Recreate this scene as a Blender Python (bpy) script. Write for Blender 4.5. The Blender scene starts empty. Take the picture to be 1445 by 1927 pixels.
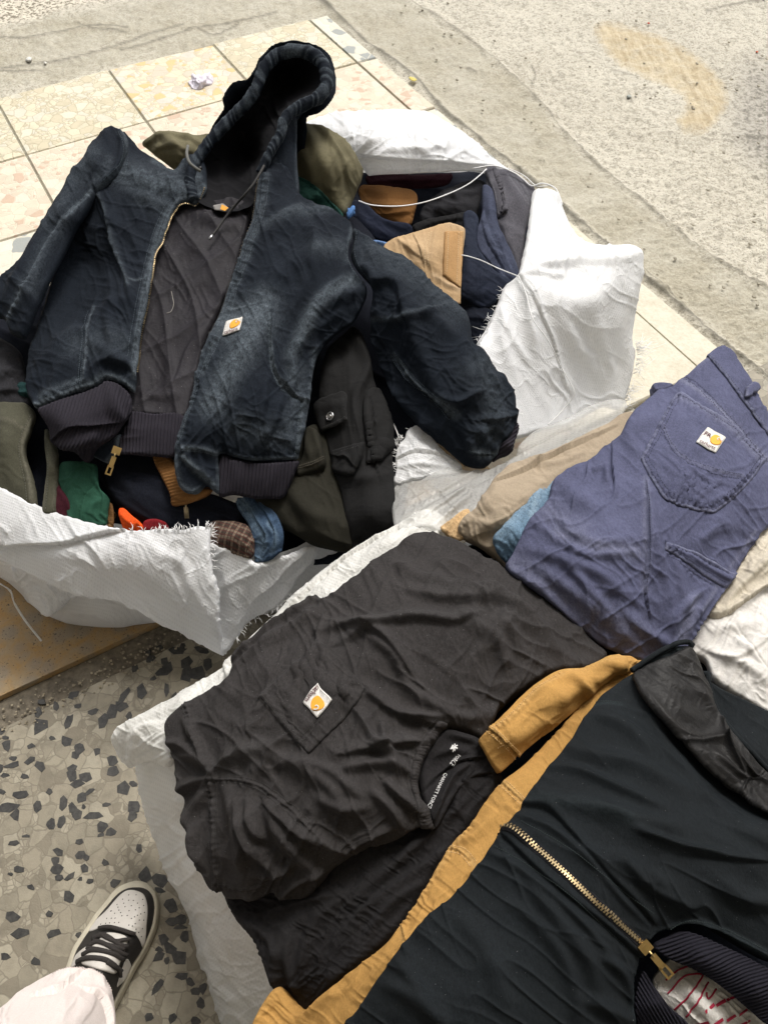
import bpy, bmesh, math, random
import numpy as np
from mathutils import Vector, Matrix
sc = bpy.context.scene
COL = sc.collection
# ------------------------------------------------------------------ camera
PW, PH, F, PITCH, CH = 1445.0, 1927.0, 1450.0, math.radians(55.5), 1.45
cd = bpy.data.cameras.new('camera'); cam = bpy.data.objects.new('camera', cd); COL.objects.link(cam)
cam.location = (0, 0, CH); cam.rotation_euler = (math.pi/2-PITCH, 0, 0)
cd.sensor_fit = 'VERTICAL'; cd.sensor_height = 36.0; cd.lens = 36.0*F/PH
cd.clip_start = 0.02; cd.clip_end = 400; sc.camera = cam
# ------------------------------------------------------------------ light
SUN_EL, SUN_AZ = math.radians(54), math.radians(20)      # sun far side, a little to the right
w = bpy.data.worlds.new('World'); sc.world = w; w.use_nodes = True
nt = w.node_tree; nt.nodes.clear()
sky = nt.nodes.new('ShaderNodeTexSky'); sky.sky_type = 'NISHITA'; sky.sun_disc = False
sky.sun_elevation = SUN_EL; sky.sun_rotation = SUN_AZ; sky.air_density = 1.0; sky.dust_density = 6.0; sky.ozone_density = 1.0
hsv = nt.nodes.new('ShaderNodeHueSaturation'); hsv.inputs['Saturation'].default_value = 0.30
bg = nt.nodes.new('ShaderNodeBackground'); bg.inputs[1].default_value = 0.15
ow = nt.nodes.new('ShaderNodeOutputWorld')
nt.links.new(sky.outputs[0], hsv.inputs['Color']); nt.links.new(hsv.outputs[0], bg.inputs[0]); nt.links.new(bg.outputs[0], ow.inputs[0])
sd = bpy.data.lights.new('sun', 'SUN'); sd.energy = 1.9; sd.angle = math.radians(16); sd.color = (1.0, 0.96, 0.89)
sun = bpy.data.objects.new('sun', sd); COL.objects.link(sun)
dirv = Vector((math.sin(SUN_AZ)*math.cos(SUN_EL), math.cos(SUN_AZ)*math.cos(SUN_EL), math.sin(SUN_EL)))
sun.rotation_euler = dirv.to_track_quat('Z', 'Y').to_euler(); sun.location = dirv*10
sc.view_settings.view_transform = 'Standard'; sc.view_settings.look = 'None'
sc.view_settings.exposure = 0.25; sc.view_settings.gamma = 1.0
try:
    sc.cycles.max_bounces = 6; sc.cycles.transparent_max_bounces = 8
except Exception: pass
# ------------------------------------------------------------------ geometry of the view: pixel + height -> world point
_c, _s = math.cos(PITCH), math.sin(PITCH)
def dirs(px, py):
    x = (np.asarray(px, float)-PW/2)/F; y = -(np.asarray(py, float)-PH/2)/F
    return np.stack([x, _c+y*_s, -_s+y*_c], -1)
def P(px, py, z):
    d = dirs(px, py); t = (np.asarray(z, float)-CH)/d[..., 2]
    return np.array([0, 0, CH])+t[..., None]*d
def PV(px, py, z): return Vector(P(px, py, z))
# ------------------------------------------------------------------ noise
_rt = np.random.RandomState(7).rand(512, 512)
def vn(x, y, seed=0):
    x = np.asarray(x, float)+seed*37.31; y = np.asarray(y, float)+seed*91.17
    xi = np.floor(x).astype(int); yi = np.floor(y).astype(int); fx = x-xi; fy = y-yi
    fx = fx*fx*fx*(fx*(fx*6-15)+10); fy = fy*fy*fy*(fy*(fy*6-15)+10)
    a = _rt[xi & 511, yi & 511]; b = _rt[(xi+1) & 511, yi & 511]; c = _rt[xi & 511, (yi+1) & 511]; d = _rt[(xi+1) & 511, (yi+1) & 511]
    return (a*(1-fx)+b*fx)*(1-fy)+(c*(1-fx)+d*fx)*fy
def fbm(x, y, seed=0, o=4):
    s = 0; a = .5; t = 0
    for k in range(o): s = s+a*vn(x*2**k, y*2**k, seed+k*3); t += a; a *= .55
    return s/t
def wrinkles(X, Y, ang, lx, ly, seed, warp=.6, sharp=2.0):
    """ridged folds running along angle ang (deg, picture sense); lx spacing across, ly length along (pixels)"""
    a = math.radians(ang); u = X*math.cos(a)+Y*math.sin(a); v = -X*math.sin(a)+Y*math.cos(a)
    u = u/ly; v = v/lx
    v = v+warp*(fbm(u*.9+3, v*.35, seed+11, 2)-.5)*3; u = u+warp*(vn(u*.7, v*.5, seed+17)-.5)
    n = vn(u, v, seed); r = 1-np.abs(2*n-1)
    m = np.clip(vn(u*.55, v*.33, seed+29)*1.9-.45, 0, 1)
    return (r**sharp-.35)*m
# ------------------------------------------------------------------ curves
def cr(pts, closed=False, step=4.0):
    """Catmull-Rom through points (k columns; a trailing 'c' marks a corner), resampled about every step"""
    corner = [isinstance(p[-1], str) for p in pts]
    A = np.array([[float(v) for v in p if not isinstance(v, str)] for p in pts]); n = len(A); out = []
    for i in range(n if closed else n-1):
        p1, p2 = A[i], A[(i+1) % n]
        p0 = A[i-1] if (closed or i > 0) else 2*p1-p2
        p3 = A[(i+2) % n] if (closed or i+2 < n) else 2*p2-p1
        m1 = (p2-p0)*.5; m2 = (p3-p1)*.5
        if corner[i]: m1 = (p2-p1)*.6
        if corner[(i+1) % n]: m2 = (p2-p1)*.6
        L = np.linalg.norm(p2[:2]-p1[:2]); lim = L*1.2
        for m in (m1, m2):
            q = np.linalg.norm(m[:2])
            if q > lim and q > 0: m *= lim/q
        k = max(1, int(L/step)); t = (np.arange(k)/k)[:, None]
        out.append((2*t**3-3*t**2+1)*p1+(t**3-2*t**2+t)*m1+(-2*t**3+3*t**2)*p2+(t**3-t**2)*m2)
    if not closed: out.append(A[-1:])
    return np.concatenate(out)
def seg_dist(X, Y, poly):
    """distance, side (+ on the left-hand side as drawn), t along, nearest point"""
    X = X.ravel(); Y = Y.ravel(); best = np.full(X.shape, 1e18); side = np.zeros_like(best); tt = np.zeros_like(best); qx = np.zeros_like(best); qy = np.zeros_like(best)
    L = np.r_[0, np.cumsum(np.hypot(*np.diff(poly[:, :2], axis=0).T))]; T = max(L[-1], 1e-9)
    for i in range(len(poly)-1):
        ax, ay = poly[i, :2]; bx, by = poly[i+1, :2]; dx, dy = bx-ax, by-ay; l2 = dx*dx+dy*dy+1e-12
        t = np.clip(((X-ax)*dx+(Y-ay)*dy)/l2, 0, 1); cx = ax+t*dx; cy = ay+t*dy
        d = (X-cx)**2+(Y-cy)**2; m = d < best
        best[m] = d[m]; side[m] = (dx*(Y[m]-ay)-dy*(X[m]-ax)); tt[m] = (L[i]+t[m]*(L[i+1]-L[i]))/T; qx[m] = cx[m]; qy[m] = cy[m]
    return np.sqrt(best), -np.sign(side), tt, qx, qy
def inside(xs, ys, poly):
    M = np.zeros((len(ys), len(xs)), bool); x0 = poly[:, 0]; y0 = poly[:, 1]; x1 = np.roll(x0, -1); y1 = np.roll(y0, -1)
    for j, y in enumerate(ys):
        c = (y0 <= y) != (y1 <= y)
        if not c.any(): continue
        xc = np.sort(x0[c]+(y-y0[c])/(y1[c]-y0[c])*(x1[c]-x0[c]))
        M[j] = (np.searchsorted(xc, xs) % 2) == 1
    return M
def rbf(ctrl):
    C = np.asarray(ctrl, float); p = C[:, :2]/400; n = len(C)
    def k(r2): return .5*r2*np.log(r2+1e-9)
    D = ((p[:, None]-p[None])**2).sum(-1); A = np.zeros((n+3, n+3)); A[:n, :n] = k(D)+np.eye(n)*2e-4
    A[:n, n] = 1; A[:n, n+1:] = p; A[n, :n] = 1; A[n+1:, :n] = p.T
    wgt = np.linalg.solve(A, np.r_[C[:, 2], 0, 0, 0])
    def f(X, Y):
        q = np.stack([np.ravel(X), np.ravel(Y)], -1)/400; r = np.empty(len(q))
        for s in range(0, len(q), 20000):
            qq = q[s:s+20000]; r2 = ((qq[:, None]-p[None])**2).sum(-1)
            r[s:s+20000] = k(r2)@wgt[:n]+wgt[n]+qq@wgt[n+1:]
        return r.reshape(np.shape(X))
    return f
def upsample(xs, ys, f, k):
    """evaluate f on every k-th node and spread it bilinearly"""
    xc = np.arange(xs[0], xs[-1]+k*(xs[1]-xs[0])*1.01, k*(xs[1]-xs[0])); yc = np.arange(ys[0], ys[-1]+k*(ys[1]-ys[0])*1.01, k*(ys[1]-ys[0]))
    G = f(*np.meshgrid(xc, yc)); u = (xs-xs[0])/(xc[1]-xc[0]); v = (ys-ys[0])/(yc[1]-yc[0])
    i = np.minimum(u.astype(int), len(xc)-2); j = np.minimum(v.astype(int), len(yc)-2); fu = u-i; fv = (v-j)[:, None]
    a = G[j][:, i]*(1-fu)+G[j][:, i+1]*fu; b = G[j+1][:, i]*(1-fu)+G[j+1][:, i+1]*fu
    return a*(1-fv)+b*fv
# ------------------------------------------------------------------ scene bookkeeping
def tag(o, label=None, cat=None, group=None, kind=None):
    if label: o['label'] = label
    if cat: o['category'] = cat
    if group: o['group'] = group
    if kind: o['kind'] = kind
    return o
def thing(name, label, cat, base, group=None):
    o = bpy.data.objects.new(name, None); COL.objects.link(o); o.location = Vector(base); o.empty_display_size = .05
    return tag(o, label, cat, group)
def wloc(o):
    v = Vector((0, 0, 0))
    while o is not None: v = v+o.location; o = o.parent
    return v
def mesh_np(name, V, faces, mat, parent=None, attrs=None, smooth=True, uv=None):
    """V (n,3) world; faces = list of (k,m) int arrays"""
    me = bpy.data.meshes.new(name); off = np.array(wloc(parent)) if parent else np.zeros(3)
    V = np.asarray(V, float)
    if parent is None: off = np.array([V[:, 0].mean(), V[:, 1].mean(), V[:, 2].min()])
    me.vertices.add(len(V)); me.vertices.foreach_set('co', (V-off).astype(np.float32).ravel())
    faces = [f for f in faces if len(f)]
    loops = np.concatenate([f.ravel() for f in faces]); cnt = np.concatenate([np.full(len(f), f.shape[1]) for f in faces])
    me.loops.add(len(loops)); me.loops.foreach_set('vertex_index', loops.astype(np.int32))
    me.polygons.add(len(cnt)); me.polygons.foreach_set('loop_start', np.r_[0, np.cumsum(cnt)[:-1]].astype(np.int32))
    try: me.polygons.foreach_set('loop_total', cnt.astype(np.int32))
    except Exception: pass
    me.polygons.foreach_set('use_smooth', np.full(len(cnt), smooth))
    for k, a in (attrs or {}).items():
        at = me.attributes.new(k, 'FLOAT', 'POINT'); at.data.foreach_set('value', np.asarray(a, np.float32))
    me.update(calc_edges=True); me.validate()
    o = bpy.data.objects.new(name, me); COL.objects.link(o)
    if mat: me.materials.append(mat)
    if parent: o.parent = parent
    else: o.location = off
    return o
class MB:
    """collects simple solids into one mesh"""
    def __init__(s): s.V = []; s.F = []; s.n = 0
    def add(s, V, F):
        V = np.asarray(V, float); s.V.append(V); s.F += [[i+s.n for i in f] for f in F]; s.n += len(V); return s
    def box(s, c, ax, hs):
        c = np.array(c); ax = [np.array(a)*h for a, h in zip(ax, hs)]
        V = [c+i*ax[0]+j*ax[1]+k*ax[2] for k in (-1, 1) for j in (-1, 1) for i in (-1, 1)]
        return s.add(V, [(0, 2, 3, 1), (4, 5, 7, 6), (0, 1, 5, 4), (2, 6, 7, 3), (0, 4, 6, 2), (1, 3, 7, 5)])
    def tube(s, pts, r, n=6, flat=1.0, up=(0, 0, 1)):
        pts = np.asarray(pts, float); m = len(pts); rr = np.broadcast_to(np.asarray(r, float), (m,)); V = []
        T = np.gradient(pts, axis=0) if m > 2 else np.repeat(pts[1:]-pts[:1], 2, 0); T /= np.linalg.norm(T, axis=1)[:, None]+1e-12
        u = np.array(up, float)
        for i in range(m):
            a = np.cross(T[i], u); q = np.linalg.norm(a)
            a = np.array([1, 0, 0.]) if q < 1e-6 else a/q
            b = np.cross(a, T[i])
            for k in range(n):
                t = 2*math.pi*k/n; V.append(pts[i]+rr[i]*(math.cos(t)*a+math.sin(t)*b*flat))
        Fc = [(i*n+k, i*n+(k+1) % n, (i+1)*n+(k+1) % n, (i+1)*n+k) for i in range(m-1) for k in range(n)]
        Fc += [tuple(range(n-1, -1, -1)), tuple((m-1)*n+k for k in range(n))]
        return s.add(V, Fc)
    def build(s, name, mat, parent=None, smooth=True, kind=None):
        V = np.concatenate(s.V); by = {}
        for f in s.F: by.setdefault(len(f), []).append(f)
        o = mesh_np(name, V, [np.array(v) for v in by.values()], mat, parent, smooth=smooth)
        if kind: o['kind'] = kind
        return o
# ------------------------------------------------------------------ cloth
def blur(A):
    B = np.pad(A, ((1, 1), (1, 1), (0, 0)), mode='reflect', reflect_type='odd'); return (B[1:-1, 1:-1]*2+B[:-2, 1:-1]+B[2:, 1:-1]+B[1:-1, :-2]+B[1:-1, 2:])/6
class Cloth:
    """a sheet of cloth: outline and heights given at picture points, stored as real 3-D positions"""
    def __init__(s, outline, ctrl=(), h=2.6, edge=14, drop=.012, folds=(), noise=(), extra=None, under=.03, base=None, lift=0.0, jag=0, stiff=0, fs=1.0, seed=1, closed_smooth=True, add=None):
        s.h = h; step = max(3.0, h)
        ol = [tuple(p) if not isinstance(p, str) else p for p in outline]
        s.poly = cr(ol, True, step)
        if jag:
            t = np.arange(len(s.poly)); s.poly = s.poly.copy()
            s.poly[:, 0] += jag*(vn(t*.55, t*0, seed+5)-.5)*2; s.poly[:, 1] += jag*(vn(t*.55, t*0, seed+9)-.5)*2
        x0, y0 = s.poly[:, :2].min(0)-4*h; x1, y1 = s.poly[:, :2].max(0)+4*h
        s.xs = np.arange(x0, x1+h, h); s.ys = np.arange(y0, y1+h, h)
        X, Y = np.meshgrid(s.xs, s.ys); s.X, s.Y = X, Y
        closed = np.r_[s.poly[:, :2], s.poly[:1, :2]]
        def sdist(a, b):
            d = seg_dist(a, b, closed)[0].reshape(a.shape); return np.where(inside(a[0], b[:, 0], s.poly), d, -d)
        s.ed = upsample(s.xs, s.ys, sdist, 3); M = inside(s.xs, s.ys, s.poly); s.M = M
        if base is None:
            pts = [p[:3] for p in ol]+list(ctrl)
            s.zf = rbf(pts); Z = upsample(s.xs, s.ys, s.zf, 4); W = P(X, Y, Z)
        else:
            W, N = base.at(X, Y, True)
            for _ in range(stiff): W = blur(W); N = blur(N)
            W = W+N*lift
        s.W = W; s.D = np.zeros_like(X); s.attr = {}
        if base is not None: s.N = N
        else: s.N = s.normals(W)
        D = np.zeros_like(X)
        for fd in folds: D += s.fold(*fd)*(1.0 if len(fd) > 3 and fd[3] == 'k' else fs)
        for nz in noise:
            ang, lx, ly, amp, sd = nz[:5]; kw = nz[5] if len(nz) > 5 else {}
            wv = wrinkles(X, Y, ang, lx, ly, sd, kw.get('warp', .6), kw.get('sharp', 2.0))*amp/1000
            if 'mask' in kw: wv = wv*s.blob(kw['mask'])
            D += wv
        if extra is not None: D += extra(s, X, Y)
        if edge:
            q = np.clip(1-s.ed/edge, 0, 1); D -= drop*q**2.4
        s.W = W+s.N*D[..., None]; s.N = s.normals(s.W); s.under = under
    def normals(s, W):
        du = np.gradient(W, axis=1); dv = np.gradient(W, axis=0); N = np.cross(dv, du)
        N /= np.linalg.norm(N, axis=-1)[..., None]+1e-12
        tocam = np.array([0, 0, CH])-W; sg = np.sign((N*tocam).sum(-1)); return N*np.where(sg == 0, 1, sg)[..., None]
    def blob(s, m):
        x, y, r = m; return np.exp(-(((s.X-x)**2+(s.Y-y)**2)/r**2))
    def local(s, poly, reach):
        a, b = poly[:, 0].min()-reach, poly[:, 0].max()+reach; c, d = poly[:, 1].min()-reach, poly[:, 1].max()+reach
        i0, i1 = np.searchsorted(s.xs, [a, b]); j0, j1 = np.searchsorted(s.ys, [c, d])
        return slice(j0, j1), slice(i0, i1)
    def fold(s, pts, width, amp, kind='r', taper=True):
        D = np.zeros_like(s.X); poly = cr(pts, False, 8); sl = s.local(poly, width*3.2); X = s.X[sl]; Y = s.Y[sl]
        if X.size == 0: return D
        d, side, t, _, _ = seg_dist(X, Y, poly); q = d/width; sd = side*q
        if kind == 'r': v = np.exp(-q*q)
        elif kind == 'v': v = -np.exp(-q*1.5)
        elif kind == 'V': v = -np.exp(-q*q)
        elif kind == 's': v = np.tanh(sd*2.5)*np.exp(-q*q*.35)
        elif kind == 'o': v = np.where(sd > 0, np.exp(-sd*1.1)*np.minimum(1, sd*5+.3), -.6*np.exp(sd*2.5))   # lip: raised on the left, tucked on the right
        elif kind == 'p': v = np.where(sd > 0, np.exp(-sd*sd*.6), np.exp(-sd*sd*5))                         # ridge steep on the right
        elif kind == 'k':                                                                               # puckered seam
            L_ = t*np.hypot(*np.diff(poly[:, :2], axis=0).T).sum(); v = (np.sin(L_/1.9+5*vn(L_*.06, L_*0, 3))*vn(L_*.05, side*2, 6)*1.0)*np.exp(-q*q)-.5*np.exp(-q*q*6)
        if taper: v = v*np.sqrt(np.clip(np.sin(np.pi*np.clip(t*.96+.02, 0, 1)), 0, 1))
        D[sl] = (v*amp/1000).reshape(X.shape); return D
    def calm(s, x, y, r, k=14):
        """cloth held flat by a sewn-on patch or print"""
        W = s.W
        for _ in range(k): W = blur(W)
        m = np.clip(1.6-1.2*np.hypot(s.X-x, s.Y-y)/r, 0, 1)[..., None]; s.W = s.W*(1-m)+W*m; s.N = s.normals(s.W); return s
    def mask(s, name, pts, width, val=1.0, soft=True, closed=False):
        a = s.attr.setdefault(name, np.zeros_like(s.X)); poly = cr(pts, closed, 6); sl = s.local(poly, width*2.6); X = s.X[sl]; Y = s.Y[sl]
        if X.size == 0: return s
        d = seg_dist(X, Y, np.r_[poly, poly[:1]] if closed else poly)[0].reshape(X.shape)
        v = np.exp(-(d/width)**2)*val if soft else (d < width)*val
        a[sl] = np.maximum(a[sl], v); return s
    def area(s, name, pts, val=1.0, soft=10):
        a = s.attr.setdefault(name, np.zeros_like(s.X)); poly = cr(pts, True, 6); M = inside(s.xs, s.ys, poly)
        cl = np.r_[poly, poly[:1]][:, :2]; d = upsample(s.xs, s.ys, lambda u, v: seg_dist(u, v, cl)[0].reshape(u.shape), 3)
        np.maximum(a, np.clip(.5+np.where(M, d, -d)/soft, 0, 1)*val, out=a); return s
    def edgemask(s, name, width, val=1.0):
        a = s.attr.setdefault(name, np.zeros_like(s.X)); np.maximum(a, np.exp(-(np.maximum(s.ed, 0)/width)**2)*val, out=a); return s
    def at(s, px, py, normal=False):
        px = np.asarray(px, float); py = np.asarray(py, float)
        u = np.clip((px-s.xs[0])/s.h, 0, len(s.xs)-1.001); v = np.clip((py-s.ys[0])/s.h, 0, len(s.ys)-1.001)
        i = u.astype(int); j = v.astype(int); fu = (u-i)[..., None]; fv = (v-j)[..., None]
        def bl(G): return (G[j, i]*(1-fu)+G[j, i+1]*fu)*(1-fv)+(G[j+1, i]*(1-fu)+G[j+1, i+1]*fu)*fv
        p = bl(s.W)
        if not normal: return p
        n = bl(s.N); n /= np.linalg.norm(n, axis=-1)[..., None]+1e-12; return p, n
    def build(s, name, mat, parent=None):
        M = s.M; C = M[:-1, :-1] & M[1:, :-1] & M[:-1, 1:] & M[1:, 1:]
        use = np.zeros_like(M); use[:-1, :-1] |= C; use[1:, :-1] |= C; use[:-1, 1:] |= C; use[1:, 1:] |= C
        idx = np.full(M.shape, -1); idx[use] = np.arange(use.sum()); V = s.W[use].copy()
        a, b, c, d = idx[:-1, :-1][C], idx[:-1, 1:][C], idx[1:, 1:][C], idx[1:, :-1][C]
        # boundary edges, oriented
        nC = np.pad(C, 1); E = []
        top = C & ~nC[:-2, 1:-1]; bot = C & ~nC[2:, 1:-1]; lef = C & ~nC[1:-1, :-2]; rig = C & ~nC[1:-1, 2:]
        E.append(np.stack([idx[:-1, :-1][top], idx[:-1, 1:][top]], 1)); E.append(np.stack([idx[:-1, 1:][rig], idx[1:, 1:][rig]], 1))
        E.append(np.stack([idx[1:, 1:][bot], idx[1:, :-1][bot]], 1)); E.append(np.stack([idx[1:, :-1][lef], idx[:-1, :-1][lef]], 1)); E = np.concatenate(E)
        bv = np.unique(E); bx = s.X[use][bv]; by = s.Y[use][bv]
        cl = np.r_[s.poly[:, :2], s.poly[:1, :2]]
        _, _, _, qx, qy = seg_dist(bx, by, cl); V[bv] = s.at(qx, qy)
        faces = [np.stack([a, d, c, b], 1)]; attrs = {k: v[use] for k, v in s.attr.items()}
        if s.under:
            # the sheet's thickness: the rim turns under, away from the top, and inwards
            N = s.N[use][bv]; cen = V.mean(0); inn = cen-V[bv]; ray = V[bv]-np.array([0, 0, CH]); ray /= np.linalg.norm(ray, axis=1)[:, None]
            inn -= (inn*ray).sum(1)[:, None]*ray; inn /= np.linalg.norm(inn, axis=1)[:, None]+1e-9
            r1 = V[bv]+ray*s.under*.5+inn*s.under*.12; r2 = V[bv]+ray*s.under+inn*s.under*.6
            m1 = np.full(len(V), -1); m1[bv] = np.arange(len(bv))+len(V); m2 = np.full(len(V), -1); m2[bv] = np.arange(len(bv))+len(V)+len(bv)
            faces.append(np.stack([E[:, 0], E[:, 1], m1[E[:, 1]], m1[E[:, 0]]], 1)); faces.append(np.stack([m1[E[:, 0]], m1[E[:, 1]], m2[E[:, 1]], m2[E[:, 0]]], 1))
            V = np.concatenate([V, r1, r2]); attrs = {k: np.r_[v, v[bv], v[bv]] for k, v in attrs.items()}
        s.obj = mesh_np(name, V, faces, mat, parent, attrs); return s.obj
def centre(poly, z=0.0):
    A = np.array([p[:2] for p in poly]); q = P(A[:, 0].mean(), A[:, 1].mean(), .3); return (q[0], q[1], z)
def run_on(c, pts, lift=.001, step=3.0):
    p = cr(pts, False, step); w, n = c.at(p[:, 0], p[:, 1], True); return p, w+n*lift, n
def stitch(c, lines, mat, parent, pitch=6.0, wid=.0006, lift=.0007, name='stitching', duty=.62, flat=.6):
    m = MB()
    for pts in lines:
        p = cr(pts, False, 1.5); L = np.r_[0, np.cumsum(np.hypot(*np.diff(p[:, :2], axis=0).T))]
        for t in np.arange(0, L[-1]-pitch*duty, pitch):
            q = np.array([t, t+pitch*duty*.5, t+pitch*duty]); x = np.interp(q, L, p[:, 0]); y = np.interp(q, L, p[:, 1])
            w_, n_ = c.at(x, y, True); m.tube(w_+n_*(lift*np.array([.2, 1, .2]))[:, None], wid, 4, flat)
    if not m.n: return None
    o = m.build(name, mat, parent); o['kind'] = 'stuff'; return o
def cordline(c, pts, r, mat, parent, name, lift=0.0, n=6, flat=1.0):
    _, w_, n_ = run_on(c, pts, lift); return MB().tube(w_, r, n, flat).build(name, mat, parent)
def text_on(c, txt, x, y, ang, size, mat, parent, name='lettering', lift=.0012, sx=1.0, shear=0):
    cu = bpy.data.curves.new('t', 'FONT'); cu.body = txt; cu.size = 1; cu.align_x = 'CENTER'; cu.align_y = 'CENTER'; cu.resolution_u = 2; cu.offset = .012
    o = bpy.data.objects.new('t', cu); COL.objects.link(o); dg = bpy.context.evaluated_depsgraph_get(); me = bpy.data.meshes.new_from_object(o.evaluated_get(dg))
    bpy.data.objects.remove(o); V = np.array([v.co[:2] for v in me.vertices])*size; Fs = [tuple(p.vertices) for p in me.polygons]; bpy.data.meshes.remove(me)
    a = math.radians(ang); X = x+V[:, 0]*sx*math.cos(a)+V[:, 1]*math.sin(a)+shear*V[:, 1]; Y = y+V[:, 0]*sx*math.sin(a)-V[:, 1]*math.cos(a)
    w_, n_ = c.at(X, Y, True); m = MB(); m.add(w_+n_*lift, Fs); return m.build(name, mat, parent, smooth=False)
def quadpt(q, u, v):
    q = np.array(q, float); return tuple((1-u)*(1-v)*q[0]+u*(1-v)*q[1]+u*v*q[2]+(1-u)*v*q[3])
def flat_on(c, pts, mat, parent, name, lift=.001):
    p = np.array([q[:2] for q in pts], float); w_, n_ = c.at(p[:, 0], p[:, 1], True); m = MB()
    cen, cn = c.at(p[:, 0].mean(), p[:, 1].mean(), True); k = len(p); V = np.concatenate([w_+n_*lift, [cen+cn*lift]])
    return m.add(V, [(i, (i+1) % k, k) for i in range(k)]).build(name, mat, parent)
def zipper(c, pts, mat, parent, pitch=4.6, off=2.0, size=(1.5, .9, .8), both=True, name='zipper_teeth', lift=.0012, side=1):
    """brass teeth set alternately either side of the line (or on one side)"""
    p = cr(pts, False, 1.0); L = np.r_[0, np.cumsum(np.hypot(*np.diff(p[:, :2], axis=0).T))]; m = MB(); k = 0
    for t in np.arange(0, L[-1], pitch*.5 if both else pitch):
        x = np.interp(t, L, p[:, 0]); y = np.interp(t, L, p[:, 1]); x2 = np.interp(t+1, L, p[:, 0]); y2 = np.interp(t+1, L, p[:, 1])
        tx, ty = x2-x, y2-y; q = math.hypot(tx, ty)
        if q < 1e-6: continue
        tx /= q; ty /= q; sgn = (1 if k % 2 else -1) if both else side; k += 1
        w_, n_ = c.at(x-ty*off*sgn, y+tx*off*sgn, True); w2 = c.at(x-ty*(off+2)*sgn, y+tx*(off+2)*sgn); a = w2-w_; a -= n_*(a@n_); a /= np.linalg.norm(a); b = np.cross(n_, a)
        m.box(w_+n_*lift, (a, b, n_), [v/1000 for v in size])
    o = m.build(name, mat, parent, smooth=False); o['kind'] = 'stuff'; return o
# ------------------------------------------------------------------ materials
def N_(nt, t, **kw):
    n = nt.nodes.new('ShaderNode'+t)
    for k, v in kw.items():
        if k.startswith('i_'): n.inputs[int(k[2:]) if k[2:].isdigit() else k[2:].replace('_', ' ')].default_value = v
        else: setattr(n, k, v)
    return n
def newmat(name):
    m = bpy.data.materials.new(name); m.use_nodes = True; nt = m.node_tree; nt.nodes.clear()
    o = nt.nodes.new('ShaderNodeOutputMaterial'); b = nt.nodes.new('ShaderNodeBsdfPrincipled'); nt.links.new(b.outputs[0], o.inputs[0]); return m, nt, b, o
def mix(nt, f, a, b):
    n = nt.nodes.new('ShaderNodeMix'); n.data_type = 'RGBA'
    for s_, v in ((n.inputs[0], f), (n.inputs[6], a), (n.inputs[7], b)):
        if hasattr(v, 'is_linked'): nt.links.new(v, s_)
        elif isinstance(v, (int, float)): s_.default_value = v
        else: s_.default_value = (*v, 1) if len(v) == 3 else v
    return n.outputs[2]
def mth(nt, op, a, b=None, c=None, clamp=False):
    n = nt.nodes.new('ShaderNodeMath'); n.operation = op; n.use_clamp = clamp
    for i, v in enumerate((a, b, c)):
        if v is None: continue
        if hasattr(v, 'is_linked'): nt.links.new(v, n.inputs[i])
        else: n.inputs[i].default_value = v
    return n.outputs[0]
def ramp(nt, v, stops, interp='LINEAR'):
    n = nt.nodes.new('ShaderNodeValToRGB'); n.color_ramp.interpolation = interp; e = n.color_ramp.elements
    while len(e) < len(stops): e.new(0.5)
    for x, (p, col) in zip(e, stops):
        x.position = p; x.color = (*col, 1) if not isinstance(col, (int, float)) else (col, col, col, 1)
    nt.links.new(v, n.inputs[0]); return n.outputs[0]
def noise(nt, co, scale, detail=4, rough=.55, dist=0.0):
    n = N_(nt, 'TexNoise'); n.inputs['Scale'].default_value = scale; n.inputs['Detail'].default_value = detail; n.inputs['Roughness'].default_value = rough; n.inputs['Distortion'].default_value = dist
    nt.links.new(co, n.inputs['Vector']); return n.outputs[0]
def coords(nt, rot=0, scale=(1, 1, 1)):
    t = nt.nodes.new('ShaderNodeTexCoord'); m = nt.nodes.new('ShaderNodeMapping'); m.inputs['Rotation'].default_value = (0, 0, math.radians(rot)); m.inputs['Scale'].default_value = scale
    nt.links.new(t.outputs['Object'], m.inputs[0]); return m.outputs[0]
def attr(nt, name):
    a = nt.nodes.new('ShaderNodeAttribute'); a.attribute_name = name; return a.outputs['Fac']
def bump(nt, b, pairs):
    last = None
    for hgt, dist, st in pairs:
        n = nt.nodes.new('ShaderNodeBump'); n.inputs['Distance'].default_value = dist; n.inputs['Strength'].default_value = st; nt.links.new(hgt, n.inputs['Height'])
        if last: nt.links.new(last, n.inputs['Normal'])
        last = n.outputs[0]
    nt.links.new(last, b.inputs['Normal'])
def wave(nt, co, scale, dist=1.0, axis='X', dscale=2.0):
    n = N_(nt, 'TexWave'); n.wave_type = 'BANDS'; n.bands_direction = axis; n.inputs['Scale'].default_value = scale; n.inputs['Distortion'].default_value = dist; n.inputs['Detail'].default_value = 1; n.inputs['Detail Scale'].default_value = dscale
    nt.links.new(co, n.inputs['Vector']); return n.outputs['Fac']
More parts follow.
